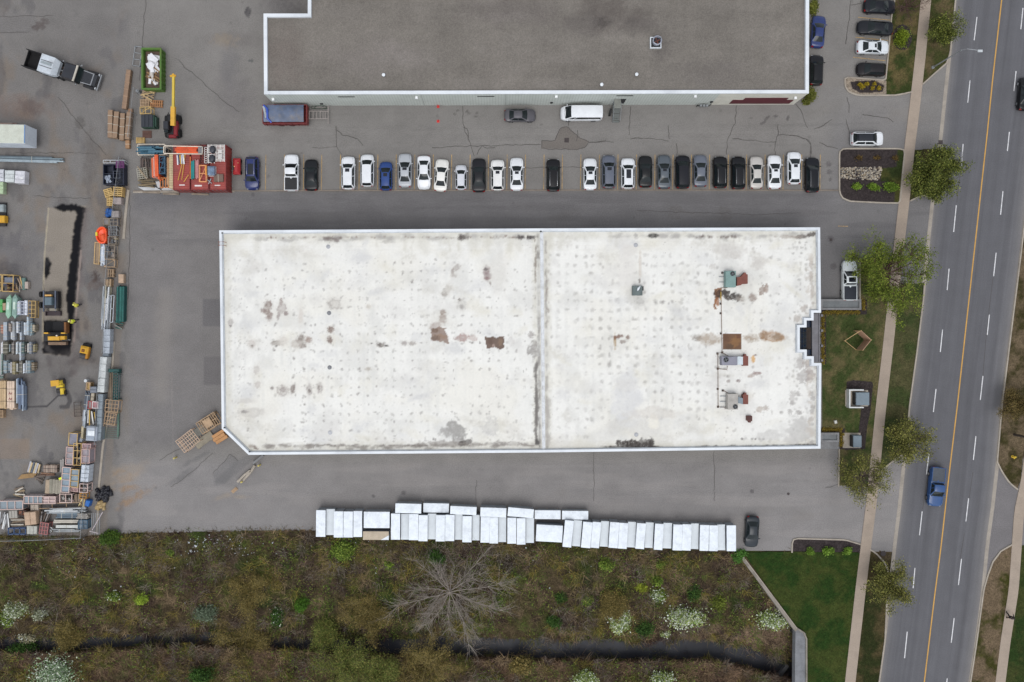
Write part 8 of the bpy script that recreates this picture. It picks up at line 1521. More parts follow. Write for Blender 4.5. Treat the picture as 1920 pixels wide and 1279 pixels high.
for s in (-1, 1): b.box(bx_[0], bx_[1] + s * (bx_[3] / 2 - .05), .7, 1.8, bx_[2], .1); b.box(bx_[0] + s * (bx_[2] / 2 - .05), bx_[1], .7, 1.795, .1, bx_[3] - .2)
b.box(bx_[0], bx_[1], .65, .75, bx_[2], bx_[3])
for k in range(7): b.box(bx_[0] - bx_[2] / 2 + bx_[2] * (k + .5) / 7, bx_[1] - bx_[3] / 2 - .04, .75, 1.75, .1, .08)
part(b, 'box', RT, dt)
b = MB(); P_ = []
for i in range(15):
 P_.append([(bx_[0] + (-.47 + .90 * i / 14) * bx_[2], bx_[1] + (-.42 + .90 * j / 8) * bx_[3], 1.82 + .16 * math.sin(math.pi * j / 8) + .05 * math.sin(i * 2.3 + j) + .03 * ry_.random()) for j in range(9)])
b.grid(P_); part(b, 'tarpaulin', mat('worn_blue_tarp', C(92, 104, 128), rough=.45, var=.28, vs=.9, bump=.4, bs=3, dirt=(C(118, 112, 108), .8)), dt, smooth=True)
b = MB(); b.tube([W(494, 197, 2.05), W(501, 204, 2.1), W(501.5, 222, 2.05), W(509, 230, 1.9)], [.1, .16, .16, .1], 6); part(b, 'tarp_fold', mat('tarp_fold_blue', C(52, 84, 178), rough=.4), dt, smooth=True); b = MB(); b.bar(W(494, 199, 1.98), W(499, 221, 1.98), .3, .04); part(b, 'grey_flap', cm((168, 174, 176)), dt)
for x in (528, 548):
 for s, y in ((-1, 234), (1, 194)): b = MB(); q = W(x, y, .4); b.tube([(q[0], q[1] - .12, .4), (q[0], q[1] + .12, .4)], .4, 14); w_ = part(b, 'wheel', RUBBER, dt, smooth=True); b = MB(); b.bbox(q[0], q[1], .82, .88, .7, .3, 0, .02); part(b, 'mudguard', cm((206, 204, 200)) if s < 0 else BLKM, dt)
b = MB(); q0, q1 = W(575, 208.5, .8), W(616, 209, .6); q2, q3 = W(575, 223, .8), W(616, 222.5, .6); b.bar(q0, q1, .1); b.bar(q2, q3, .1)
for t_ in (.12, .3, .46, .62, .75, .85): b.bar(tuple(np.array(q0) * (1 - t_) + np.array(q1) * t_), tuple(np.array(q2) * (1 - t_) + np.array(q3) * t_), .09)
b.bar(W(615.5, 200, .7), W(615.5, 232, .7), .12); part(b, 'drawbar', cm((150, 142, 138)), dt)
crate('large pale lattice crate by the yellow bollard', (333, 813, 371, 841), 1.3, 8, 4, mat('pinkish_timber', C(190, 164, 142), var=.12), None, -38, t=.08); crate('tan slatted crate with solid middle by the clipped corner', (370, 781, 410, 806), 1.3, 9, 2, WOODP, None, -33, t=.09, fill=[(150, 128, 104)])
e = [o for o in COL.objects if o.get('label', '').startswith('tan slatted crate with solid')][0]; b = MB(); b.bbox(0, .05, 1.2, 1.36, 1.15, 1.2, 0, .02); b.build('middle_panel', WOODP, e)
pack('orange tan timber beams under the eave of the clipped corner', (398, 810, 424, 829), .8, (206, 158, 108), 3, 'x', -32, 0, cols=[(206, 158, 108), (186, 138, 92)], rag=.1, name='timber_beams', cat='beams')
plankpile('two weathered planks beside the lattice crates', (352, 800, 398, 838), .2, [(140, 132, 116), (124, 122, 114)], 2, 'x', -36, skew=.02)
b = MB()
for k in range(46):
 a, r_ = ry_.uniform(0, 6.28), ry_.uniform(0, 1) ** .5; q = W(195 + 15 * r_ * math.cos(a), 926 + 15 * r_ * math.sin(a)); b.bbox(q[0], q[1], 0, .3 + (1 - r_) * .6 + ry_.uniform(0, .2), .45, .4, ry_.uniform(0, 3), .12)
tag(b.build('black_sacks', mat('black_sack', C(30, 30, 38), rough=.35, var=.3, bump=.5, bs=5), smooth=True), 'heap of shiny black sacks outside the fence corner', 'sacks')
b = MB()
for k in range(16):
 a, r_ = ry_.uniform(0, 6.28), ry_.uniform(0, 1) ** .5; q = W(190 + 9 * r_ * math.cos(a), 948 + 8 * r_ * math.sin(a)); b.bbox(q[0], q[1], 0, .35 + (1 - r_) * .5, .55, .35, ry_.uniform(0, 3), .12)
tag(b.build('tan_tarpaulin', mat('tan_tarp', C(176, 152, 108), rough=.6, var=.2, bump=.5, bs=5), smooth=True), 'crumpled tan tarpaulin below the black sacks', 'tarpaulin')
sp_ = empty('scaffold_frame', W(180, 980), R(-1), 'leaning steel scaffold poles at the south end of the fence', 'scaffold'); b = MB()
for x in (172, 175.5, 179, 183, 187): p, q = np.array(W(x, 962, 1.3)), np.array(W(x - 1, 1002, .4)); b.tube([tuple(p - np.array(sp_.location)), tuple(q - np.array(sp_.location))], .04, 6)
b.build('pole', GALV, sp_); b = MB(); b.tube([tuple(np.array(W(192, 960, 1.5)) - np.array(sp_.location)), tuple(np.array(W(173, 994, .6)) - np.array(sp_.location))], .05, 6); b.tube([tuple(np.array(W(168, 996, .5)) - np.array(sp_.location)), tuple(np.array(W(184, 1000, .5)) - np.array(sp_.location))], .05, 6); b.build('brace', mat('brace_pale', C(196, 184, 188), rough=.4), sp_)
LINK, nt, p_, N_, L_ = nodes_of('chain_link_mesh'); p_.inputs['Base Color'].default_value = (*C(150, 154, 158), 1); p_.inputs['Metallic'].default_value = .4; p_.inputs['Roughness'].default_value = .5
g_ = N_('ShaderNodeNewGeometry'); sx_ = N_('ShaderNodeSeparateXYZ'); L_(g_.outputs['Position'], sx_.inputs[0]); outs = []
for sg in (1, -1):
 a = N_('ShaderNodeMath'); a.operation = 'MULTIPLY_ADD'; a.inputs[1].default_value = sg; L_(sx_.outputs[2], a.inputs[0]); L_(sx_.outputs[1], a.inputs[2]); m_ = N_('ShaderNodeMath'); m_.operation = 'MULTIPLY'; m_.inputs[1].default_value = 12; L_(a.outputs[0], m_.inputs[0]); fr_ = N_('ShaderNodeMath'); fr_.operation = 'FRACT'; L_(m_.outputs[0], fr_.inputs[0]); lt = N_('ShaderNodeMath'); lt.operation = 'LESS_THAN'; lt.inputs[1].default_value = .12; L_(fr_.outputs[0], lt.inputs[0]); outs.append(lt)
mx_ = N_('ShaderNodeMath'); mx_.operation = 'MAXIMUM'; L_(outs[0].outputs[0], mx_.inputs[0]); L_(outs[1].outputs[0], mx_.inputs[1]); L_(mx_.outputs[0], p_.inputs['Alpha'])
def fence(pts, label, h=2.0, step=3.0):
 P = resample(wp(pts), step); r = empty('chain_link_fence', (P[0][0], P[0][1], 0), 0, label, 'fence'); o = np.array((P[0][0], P[0][1], 0))
 for x, y in P: b = MB(); b.tube([(x - o[0], y - o[1], 0), (x - o[0], y - o[1], h + .08)], .035, 7); b.build('post', GALV, r)
 b = MB(); b.tube([(x - o[0], y - o[1], h) for x, y in P], .028, 6); b.build('top_rail', GALV, r)
 b = MB(); b.grid([[(x - o[0], y - o[1], .05) for x, y in P], [(x - o[0], y - o[1], h - .02) for x, y in P]]); b.build('mesh', LINK, r)
fence([(235, 300), (229, 350), (224, 387), (216, 460), (210, 522), (207, 612), (204, 660)], 'tall chain link fence along the upper east edge of the yard'); fence([(201, 668), (193, 760), (190, 830)], 'chain link fence beside the long grey bundles'); fence([(178, 832), (172, 884), (167, 950), (164, 1003)], 'chain link fence at the south end of the yard'); fence([(262, 172), (257, 215), (251, 262)], 'short chain link fence between cartons and the waste bin')
fence([(164, 1003), (60, 1008), (-60, 1010)], 'chain link fence along the ditch edge behind the stock', 1.8)
# ================================================================ PLANTS
gr = np.random.default_rng(17)
def leaf_mesh(name, Cn, size, cols, parent, up=.5, asp=1.6, m=None):
 """one small rhombic leaf per centre, random tilt"""
 n = len(Cn); nrm = gr.normal(size=(n, 3)); nrm[:, 2] = np.abs(nrm[:, 2]) + up; nrm /= np.linalg.norm(nrm, axis=1, keepdims=True)
 t = np.cross(nrm, gr.normal(size=(n, 3))); t /= np.linalg.norm(t, axis=1, keepdims=True); b = np.cross(nrm, t)
 s = (size * gr.uniform(.6, 1.3, n))[:, None]
 V = np.stack([Cn - t * s * asp / 2, Cn - b * s / 2, Cn + t * s * asp / 2, Cn + b * s / 2], 1).reshape(-1, 3)
 return np_mesh(name, V, np.arange(4 * n).reshape(n, 4), m or LEAF, parent, np.repeat(cols, 4, 0))
def pick(pal, n, var=.25):
 p = np.array([C(*c) for c in pal]); return p[gr.integers(0, len(pal), n)] * gr.uniform(1 - var, 1 + var, (n, 1))
def limbs(b, base, h, r, n, sub=4, th=.12, droop=.0, lo=.3, el=(.35, 1.1)):
 """trunk, limbs and twigs as tapered tubes around the origin; returns twig ends"""
 top = np.array((0, 0, h * lo)); tips = []; b.tube([(0, 0, -.05), tuple(top * .5), tuple(top)], [th * 1.3, th, th * .85], 7)
 for i in range(n):
  az = 2 * math.pi * (i + gr.uniform(-.6, .6)) / n; e = gr.uniform(*el); L = r / max(.35, math.cos(e)) * gr.uniform(.6, 1.1); L = min(L, r * 1.25)
  d = np.array((math.cos(az) * math.cos(e), math.sin(az) * math.cos(e), math.sin(e))); pts = [top * gr.uniform(.75, 1)]; k = 5
  for j in range(1, k + 1):
   d = d + gr.normal(0, .12, 3) - np.array((0, 0, droop)); d /= np.linalg.norm(d); pts.append(pts[-1] + d * L / k)
  b.tube(pts, list(np.linspace(th * .6, th * .12, k + 1)), 5, False)
  for q in range(sub):
   j = gr.integers(1, k + 1); p = pts[j]; dd = d + gr.normal(0, .6, 3); dd[2] = abs(dd[2]) * .5 - droop * .5; dd /= np.linalg.norm(dd); l2 = L * gr.uniform(.2, .45)
   m = p + dd * l2 * .5 + gr.normal(0, .05, 3) * l2; en = p + dd * l2; b.tube([p, m, en], [th * .2, th * .12, th * .05], 4, False); tips.append(en); tips.append(m)
   for w_ in range(2): e2 = m + (dd + gr.normal(0, .7, 3)) * l2 * .4; b.tube([m, e2], [th * .1, th * .04], 3, False); tips.append(e2)
  tips.append(pts[-1])
 return np.array(tips)
def tree(px, py, rp, h, pal, label, n=9, sub=6, per=40, cl=.55, ls=.17, th=.13, bark=None, name='street_tree', cat='tree', keepf=None, droop=0, group=None, lo=.3, el=(.35, 1.1), rmin=0, asp=1.6):
 r = rp * (1 - h * .5 / H) / S * (.74 if per else 1); b = MB(); tips = limbs(b, (0, 0, 0), h, r, n, sub, th, droop, lo, el); zb = float(zat(px, py, h)); x, y, _ = W(px, py, zb + tips[:, 2].mean()); x -= tips[:, 0].mean(); y -= tips[:, 1].mean()
 root = empty(name, (x, y, zb), 0, label, cat, group); b.build('trunk', bark or BARK, root, smooth=True, ang=80)
 if per:
  if keepf: tips = tips[[bool(keepf(t / r)) for t in tips]]
  if rmin: tips = tips[np.hypot(tips[:, 0], tips[:, 1]) > rmin * r]
  k = len(tips); tone = gr.uniform(.65, 1.3, (k, 1)); cnt = int(per * .95); Cn = (np.repeat(tips, cnt, 0) + gr.normal(0, cl * .58, (k * cnt, 3)) * (1, 1, .6)); cols = pick(pal, k * cnt) * np.repeat(tone, cnt, 0)
  leaf_mesh('crown', Cn, ls * .72, cols, root, asp=asp)
 return root
def zat(px, py, h=0):
 z = valley_z(np.array([float(px)]), np.array([float(py)]))[0]; return z if py > 1000 else 0.03
def shrub(px, py, rp, pal, label, h=None, n=None, ls=.13, name='shrub', cat='shrub', ry=1.0, group=None, white=None, z=None, solid=.25, stems=True):
 z = float(zat(px, py)) if z is None else z; r = rp / S; h = h or r * 1.1; x, y, _ = W(px, py, z + h * .5); root = empty(name, (x, y, z), 0, label, cat, group)
 n = n or int(min(2600, 260 * r * r / ls * .17 * 6 + 60)); k = max(5, int(14 * r)); ca = gr.normal(size=(k, 3)); ca /= np.linalg.norm(ca, axis=1, keepdims=True); ca[:, 2] = np.abs(ca[:, 2]); ca *= gr.uniform(solid, 1, (k, 1)) * (r * .78, r * ry * .78, h * .85)
 i = gr.integers(0, k, n); Cn = ca[i] + gr.normal(0, 1, (n, 3)) * (r * .27, r * ry * .27, h * .16); Cn[:, 2] = np.abs(Cn[:, 2]) + .04; cols = pick(pal, n) * gr.uniform(.7, 1.25, (k, 1))[i]
 if white: w = gr.random(n) < np.where(gr.random(k) < .75, white, white * .3)[i]; cols[w] = pick([(206, 212, 196), (226, 230, 220), (188, 198, 168)], int(w.sum()), .12)
 leaf_mesh('foliage', Cn, ls, cols, root)
 if stems:
  b = MB()
  for q in range(6): e = ca[gr.integers(0, k)]; b.tube([(0, 0, -.05), tuple(e * .5), tuple(e)], [.04, .025, .01], 4, False)
  b.build('stem', BARK, root)
 return root
OL = [(98, 106, 44), (76, 86, 36), (120, 124, 60), (60, 68, 30)]; LG = [(114, 116, 54), (94, 96, 48), (134, 130, 70), (74, 76, 40)]; BR_ = mat('reddish_bark', C(86, 64, 58), rough=.95, var=.25)
tree(1755, 327, 50, 7.5, OL, 'full round green street tree beside the mulch island', 13, 9, 46, .62, .19)
tree(1672, 514, 80, 8.0, [(98, 112, 38), (76, 92, 32), (118, 128, 50)], 'wide half bare street tree with brown twigs over the white pickup', 16, 12, 36, .6, .18, .17, BR_, rmin=.46, keepf=lambda t: t[0] < .25 or gr.random() < .5)
tree(1702, 825, 48, 7.0, LG, 'olive street tree leaning over the kerb above the blue pickup', 13, 8, 22, .6, .17)
tree(1620, 897, 55, 7.5, LG, 'sparse olive street tree over the southern driveway and sidewalk', 16, 9, 15, .55, .16, .12, rmin=.45)
tree(1669, 1098, 46, 7.0, LG, 'olive street tree on the verge south of the driveway', 13, 8, 24, .6, .17)
tree(1775, 52, 36, 6.5, OL, 'small patchy street tree near the street lamp', 10, 8, 30, .5, .17, keepf=lambda t: t[0] + t[1] < .35 or gr.random() < .25)
tree(1712, 2, 42, 6.5, None, 'bare brown tree over the northern lawn and sidewalk', 16, 12, 0, th=.10, bark=BR_, lo=.2)
tree(1908, 758, 34, 6.0, [(98, 84, 48), (84, 76, 42), (112, 96, 58)], 'brownish budding tree on the east verge', 11, 9, 22, .5, .14, bark=BR_)
tree(846, 1116, 86, 9.0, None, 'large leafless grey tree sprawling over the ditch', 17, 44, 0, th=.115, bark=mat('dead_twig', C(144, 135, 126), rough=.95, var=.25, vs=3), name='bare_tree', lo=.25, el=(.1, .7), droop=.06)
YW = [(128, 112, 62), (106, 94, 52), (142, 126, 78), (84, 80, 44)]; YB_ = mat('yellow_twigs', C(150, 136, 92), rough=.95, var=.25)
for x, y, r, lb in ((470, 1108, 44, 'yellow twigged willow north of the creek, westmost of the willows'), (458, 1200, 58, 'wide yellow twigged willow over the creek'), (690, 1150, 50, 'yellow willow leaning beside the large grey tree'), (800, 1252, 64, 'broad yellow willow south of the creek below the grey tree'), (130, 1190, 30, 'small yellow willow at the creek near the west edge'), (1150, 1135, 24, 'thin yellow willow above the white blossom shrub')):
 tree(x, y, r, 5.5, YW, lb, 14, 13, 16, .55, .075, .07, YB_, 'willow_tree', 'tree', droop=.08, lo=.12, el=(.2, 1.0), asp=5)
GT = [(98, 110, 50), (78, 90, 42), (116, 122, 62), (126, 120, 66)]
for x, y, r, lb in ((650, 1245, 52, 'olive green tree crown at the south edge below the creek'), (715, 1262, 36, 'dark olive tree crown beside the broad yellow willow'), (610, 1190, 26, 'small olive tree crown over the middle of the creek')): tree(x, y, r, 5.5, GT, lb, 12, 9, 30, .75, .14, name='ditch_tree')
BG = [(110, 130, 48), (84, 108, 38), (130, 146, 66), (62, 84, 30)]; DG = [(54, 82, 32), (42, 66, 28), (70, 98, 42)]; PW = [(140, 158, 84), (110, 134, 62), (166, 176, 116)]
for x, y, r, ry2, p, wt, lb in ((1161, 1163, 24, 1, PW, .35, 'white flowering shrub west of the big blossom clump'), (1288, 1160, 40, .62, PW, .45, 'large white blossom shrub clump by the creek'), (1238, 1112, 17, 1, BG, .4, 'half white half green shrub above the big blossom clump'), (1452, 1165, 36, .6, PW, .4, 'white blossom shrub beside the culvert wall'), (95, 1268, 42, .8, [(130, 156, 116), (96, 126, 84), (150, 172, 134)], .35, 'pale leaved round shrub on the south edge in the west'), (1248, 1187, 10, 1, PW, .3, 'small pale shrub below the big blossom clump'), (1100, 1274, 24, .6, PW, .2, 'pale shrub cut by the south edge'), (1240, 1274, 24, .6, PW, .35, 'white dotted shrub cut by the south edge'), (28, 1145, 22, .8, [(140, 150, 112), (112, 130, 76), (160, 166, 136)], .25, 'pale grey green scrub near the west edge'), (8, 1160, 16, 1, BG, .2, 'bright green scrub on the west edge'), (74, 1152, 14, .8, [(150, 152, 128), (122, 128, 98)], .25, 'pale twiggy scrub east of the grey green one'), (52, 1197, 20, .5, [(160, 154, 128), (132, 126, 96)], .25, 'pale dry scrub overhanging the creek'),
 (640, 1032, 24, .95, BG, 0, 'bright green shrub below the west end of the white stacks'), (562, 1131, 17, .9, [(82, 120, 38), (64, 100, 30)], 0, 'vivid green shrub between the willows'), (523, 1157, 16, 1.3, DG, .06, 'dark green shrub with pale leaves between the willows'), (1138, 1057, 17, .8, BG, 0, 'yellow green shrub below the middle of the white stacks'), (1240, 1058, 12, 1, BG, 0, 'small yellow green shrub below the white stacks'), (1233, 1090, 12, .9, BG, 0, 'small yellow green shrub above the half white one'), (1202, 1103, 11, 1, [(140, 150, 48), (120, 130, 40)], 0, 'small yellow shrub with a bare stick'), (203, 1008, 21, .75, [(70, 96, 34), (56, 80, 30), (84, 108, 40)], 0, 'olive green shrub at the corner of the lot'), (210, 1118, 15, .7, BG, .1, 'low light green shrub in the west of the ditch'), (264, 1123, 13, .9, [(150, 170, 60), (120, 146, 48)], 0, 'yellow green shrub east of the low light green one'), (318, 1037, 9, .9, BG, 0, 'small green tuft below the lot edge'), (1385, 1042, 14, .8, [(80, 120, 50), (62, 100, 40)], 0, 'green bush at the head of the slanting wall'), (1208, 1178, 20, 1, DG, 0, 'dark green shrub between two blossom shrubs'), (1345, 1130, 18, .9, [(110, 120, 48), (92, 104, 40)], 0, 'olive shrub right of the big blossom clump'), (1302, 1112, 13, 1.4, DG, 0, 'narrow dark shrub above the big blossom clump'), (375, 1268, 24, .7, DG, 0, 'dark green shrub on the south edge in the west'), (820, 1045, 14, .9, DG, 0, 'dark green weed clump above the grey tree'), (730, 1062, 10, .9, BG, 0, 'light green weed clump above the grey tree'), (1052, 1122, 11, 1, DG, 0, 'green weed clump east of the grey tree, western'), (1053 + 48, 1125, 11, 1, BG, 0, 'green weed clump east of the grey tree, eastern'), (1040, 1165, 14, .9, DG, 0, 'green weed clump near the creek east of the grey tree'), (975, 1250, 22, .8, YW, 0, 'yellowish bush south of the creek'), (40, 1218, 26, .5, DG, 0, 'green grass clump on the creek bank by the west edge'), (385, 1150, 20, .8, [(112, 124, 104), (90, 104, 82)], 0, 'grey green scrub west of the willows')):
 shrub(x, y, r, p, lb, ry=ry2, white=wt or None, ls=.15)
shrub(1692, 70, 14.5, [(104, 120, 28), (84, 100, 24), (124, 138, 44)], 'clipped yellow green shrub in the round mulch ring', 1.2, ry=1.15, ls=.11, z=.08)
GBED = 'small yellow shrubs in the gravel island'
s0 = shrub(1612, 157, 5.2, [(176, 150, 30), (196, 172, 50), (140, 122, 30)], 'small yellow shrub in the gravel island', .6, 130, .09, group=GBED, z=.06)
def copy_of(src, px, py, label=None, group=None, k=1.0):
 r = src.copy(); COL.objects.link(r); x, y, _ = W(px, py, .3); r.location = (x, y, src.location.z); r.rotation_euler = (0, 0, random.uniform(0, 6)); r.scale = (k,) * 3
 if label: r['label'] = label
 if group: r['group'] = group
 for ch in list(src.children): c = ch.copy(); COL.objects.link(c); c.parent = r
for x, y in ((1616, 164), (1626, 157), (1639, 158), (1635, 165), (1649, 166)): copy_of(s0, x, y, k=random.uniform(.9, 1.25))
HB = 'low yellow brown shrubs edging the entrance planter'; h0 = shrub(1544, 590, 4.4, [(146, 124, 44), (120, 104, 40), (104, 92, 40)], 'low yellow brown shrub edging the entrance bed', .5, 90, .09, group=HB, z=.08)
for k in range(1, 15): copy_of(h0, 1543.5, 590 + k * 6.4, k=random.uniform(.8, 1.1))
for k in range(12): copy_of(h0, 1548 + k * 5.7, 585.5, k=random.uniform(.85, 1.2))
for x, y in ((1619.5, 565), (1620, 572), (1620, 579), (1579, 815), (1578, 822), (1579, 829), (1577, 835)) + tuple((1543 + k * 5.5, 806) for k in range(7)): copy_of(h0, x, y, k=random.uniform(.85, 1.2))
for i, (x, y, r) in enumerate(((1610, 349.5, 9), (1638, 351, 11), (1672, 351, 13))): shrub(x, y, r, [(104, 132, 40), (84, 112, 34), (126, 150, 60)], 'bright green shrub on the mulch island, %s from the west' % ORD[i], .9, ry=.75, ls=.12, z=.1)
for i, (x, y, r) in enumerate(((1611, 296, 9), (1646, 296, 9), (1678, 296, 9))): shrub(x, y, r, [(92, 72, 40), (74, 60, 38), (108, 88, 44)], 'brown dormant shrub on the mulch island, %s from the west' % ORD[i], .6, 160, .1, ry=.6, z=.1)
for i, (x, y, r) in enumerate(((1520, 1034, 8.5), (1552, 1034, 10.5), (1591, 1034, 9))): shrub(x, y, r, [(100, 132, 42), (82, 112, 34), (122, 150, 64)], 'green shrub beside the south mulch bed, %s from the west' % ORD[i], .9, ry=.85, ls=.12, z=.1)
for x, y, r, ry2, lb in ((1522, 176, 13, 1.1, 'olive hedge plant at the south east corner of the grey warehouse'), (1512, 189, 9, .7, 'low olive hedge plant around the corner of the grey warehouse'), (1526, 12, 11, 1.6, 'olive hedge plant by the east wall at the north edge')): shrub(x, y, r, [(104, 108, 44), (84, 92, 36), (120, 122, 60)], lb, 1.0, ry=ry2, ls=.12, z=0)
def strands(name, X, Y, Z, cols, L, wd, label, lay=.9, kind='stuff'):
 n = len(X); f = (1 - Z / H) / S; P = np.stack([(X - NX) * f, -(Y - NY) * f, Z], 1); a = gr.uniform(0, 6.283, n); e = gr.uniform(.15, 1.2, n) * (1 - lay * .4)
 l = L * gr.uniform(.4, 1.3, n); d = np.stack([np.cos(a) * np.cos(e), np.sin(a) * np.cos(e), np.sin(e)], 1) * l[:, None]; s = np.stack([-np.sin(a), np.cos(a), 0 * a], 1) * wd
 V = np.stack([P - s, P + s, P + d], 1).reshape(-1, 3); tag(np_mesh(name, V, np.arange(3 * n).reshape(n, 3), LEAF, None, np.repeat(cols, 3, 0), 'col'), label, kind=kind)
N_ = 150000; X = gr.uniform(-60, 1500, N_); Y = gr.uniform(985, 1330, N_); e = lot_edge(X); ok = (Y > e - 2 + gr.normal(0, 2, N_)) & ~((X > wall_x(Y) - 4) & (Y > 1030)) & (np.abs(Y - creek_y(X)) > creek_hw(X) - 1 + gr.normal(0, 2.5, N_)); X, Y = X[ok], Y[ok]
cl = terrain_cols(X, Y) * gr.uniform(.45, 1.9, (len(X), 1)) * (1, .98, .92); g_ = sstep(.6, .75, fbm(X * .05, Y * .05, 91, 3)) * (gr.random(len(X)) < .6); cl = cl * (1 - g_[:, None]) + pick([(74, 92, 36), (96, 112, 50)], len(X)) * g_[:, None]
strands('dead_grass', X, Y, valley_z(X, Y) - .02, cl, .75, .045, 'tangled dead grass and weeds covering the ditch slopes')
def brush(name, label, n, k, L, wd, near=None):
 X = gr.uniform(-40, 1480, n * 3); Y = gr.uniform(1000, 1330, n * 3); ok = (Y > lot_edge(X) + 8) & ~((X > wall_x(Y) - 8) & (Y > 1030)) & (fbm(X * .022, Y * .022, 13, 4) + gr.normal(0, .08, n * 3) > .5)
 cr_ = np.abs(Y - creek_y(X)); ok &= (cr_ > creek_hw(X)) | (gr.random(n * 3) < np.where(np.abs(X - 700) < 330, .95, .22)); X, Y = X[ok][:n], Y[ok][:n]; Z = valley_z(X, Y); pal = np.array([C(*c) for c in ((124, 108, 92), (84, 66, 60), (112, 108, 58), (160, 138, 106), (144, 130, 66), (98, 106, 50), (72, 58, 52), (134, 124, 112))])
 ci = (fbm(X * .02, Y * .026, 33, 3) * 18 + gr.normal(0, 1.2, len(X))).astype(int) % 8; rep = lambda a: np.repeat(a, k, 0); m = len(X) * k
 strands(name, rep(X) + gr.normal(0, 3, m), rep(Y) + gr.normal(0, 3, m), rep(Z), rep(pal[ci]) * gr.uniform(.35, 1.25, (m, 1)), L, wd, label, .35)
brush('brush', 'tangled leafless brush and dry stalks filling the ditch', 4200, 26, 1.25, .034)
N_ = 34000; X = gr.uniform(-40, 1480, N_); Y = gr.uniform(1005, 1330, N_); ok = (Y > lot_edge(X) + 5) & ~((X > wall_x(Y) - 4) & (Y > 1030)) & (np.abs(Y - creek_y(X)) > creek_hw(X) - 2) & (fbm(X * .03, Y * .03, 63, 4) > .53); X, Y = X[ok], Y[ok]; Z = valley_z(X, Y) + gr.uniform(.1, .9, len(X)); f = (1 - Z / H) / S
tag(leaf_mesh('undergrowth', np.stack([(X - NX) * f, -(Y - NY) * f, Z], 1), .13, pick([(90, 116, 42), (112, 128, 54), (68, 90, 34), (124, 122, 62)], len(X)), None), 'patches of low green undergrowth in the ditch', kind='stuff')
N_ = 60000; X = gr.uniform(1380, 1960, N_); Y = gr.uniform(-20, 1300, N_); ok = np.zeros(N_, bool); cl = np.zeros((N_, 3))
for i, (nm, poly, cf, lb) in enumerate(LAWNS): q = inside(poly, X, Y); ok |= q; cl[q] = cf(X[q], Y[q]) * 1.15
ok &= ~inside([(1584, 712), (1638, 712), (1630, 845), (1582, 845)], X, Y); ok &= ~((X > xi(Y, WALK_W) - 2) & (X < xi(Y, WALK_W) + 21.5)) & ~((X > xi(Y, WALK_E) - 2) & (X < xi(Y, WALK_E) + 20.5)); X, Y, cl = X[ok], Y[ok], cl[ok] * gr.uniform(.5, 1.7, (ok.sum(), 1)); strands('turf_blades', X, Y, np.full(len(X), .05), cl, .16, .035, 'short turf blades on the lawns', .3)
b = MB()
for k in range(260):
 x, y = gr.choice([415, 450, 90, 200, 300, 700, 1000]) + gr.normal(0, 60), 1010 + abs(gr.normal(0, 45))
 if k < 90: x, y = 405 + gr.normal(0, 26), 1022 + gr.normal(0, 12)
 z = float(valley_z(np.array([x]), np.array([y]))[0]) + .12
 if y < lot_edge(x) + 4: continue
 q = W(x, y, z); s = gr.uniform(.06, .16) * (2.6 if k < 8 else 1); b.box(q[0], q[1], z, z + .06, s, s * gr.uniform(.4, 1.2), gr.uniform(0, 3))
tag(b.build('litter', mat('pale_litter', C(186, 190, 194), rough=.6, var=.3)), 'pale windblown litter along the top of the ditch', kind='stuff')
# ================================================================ STREET FURNITURE AND PEOPLE
sl = empty('street_lamp', W(1748, 127), 0, 'tall grey street lamp arching over the road', 'street lamp'); o = np.array(sl.location); b = MB(); a0, a1, a2 = np.array(W(1748, 127, 0)), np.array(W(1801, 97, 7.2)), np.array(W(1838, 95.3, 8.2)); a1[:2] = a0[:2] + .04 * (a1[:2] - a0[:2])
b.tube([a0 - o, (a0 - o) + (0, 0, 3.5), a1 - o], [.10, .085, .07], 10); b.cyl(0, 0, -.05, .25, .2, 10); b.build('pole', GALV, sl, smooth=True); b = MB(); b.tube([a1 - o, (a1 * .8 + a2 * .2) - o + (0, 0, .5), (a1 * .4 + a2 * .6) - o + (0, 0, .3), a2 - o], .045, 7); b.build('arm', GALV, sl, smooth=True)
b = MB(); b.bbox(*(a2 - o)[:2], a2[2] - .12, a2[2] + .06, .62, .3, 0, .05); b.build('lamp_head', mat('lamp_grey', C(190, 196, 200), rough=.35), sl)
fh = empty('fire_hydrant', W(1898, 856), 0, 'yellow fire hydrant on the east verge', 'hydrant'); YH = mat('hydrant_yellow', C(222, 186, 60), rough=.45); b = MB(); b.cyl(0, 0, 0, .65, .13, 12); b.cyl(0, 0, .65, .8, .15, 12, .05); b.cyl(0, 0, 0, .08, .2, 12); b.build('barrel', YH, fh, smooth=True); b = MB(); b.tube([(-.26, 0, .48), (.26, 0, .48)], .07, 10); b.tube([(0, 0, .45), (0, -.26, .45)], .09, 10); b.build('outlet', YH, fh, smooth=True)
up = empty('utility_pole', W(1901, 815), 0, 'dark wooden utility pole on the east verge', 'pole'); b = MB(); b.tube([(0, 0, -.1), (0, 0, 9)], [.17, .12], 10); b.build('shaft', mat('creosote', C(70, 60, 52), rough=.9, var=.2), up, smooth=True); b = MB(); b.bar((-1, .3, 8.4), (1, -.3, 8.4), .12); b.build('crossarm', WOODG, up)
hb = empty('plywood_sign', W(1605, 640), 0, 'v shaped plywood sign with open side rails on the front lawn', 'sign'); o = np.array(hb.location); PLY = mat('plywood', C(186, 150, 124), rough=.8, var=.1, dirt=(C(160, 124, 98), .5)); b = MB(); A_, B_, C_, D_ = [np.array(W(x, y)) - o for x, y in ((1601, 620), (1619.5, 637), (1604, 656), (1582, 639))]; up_ = np.array((0, 0, 2.3))
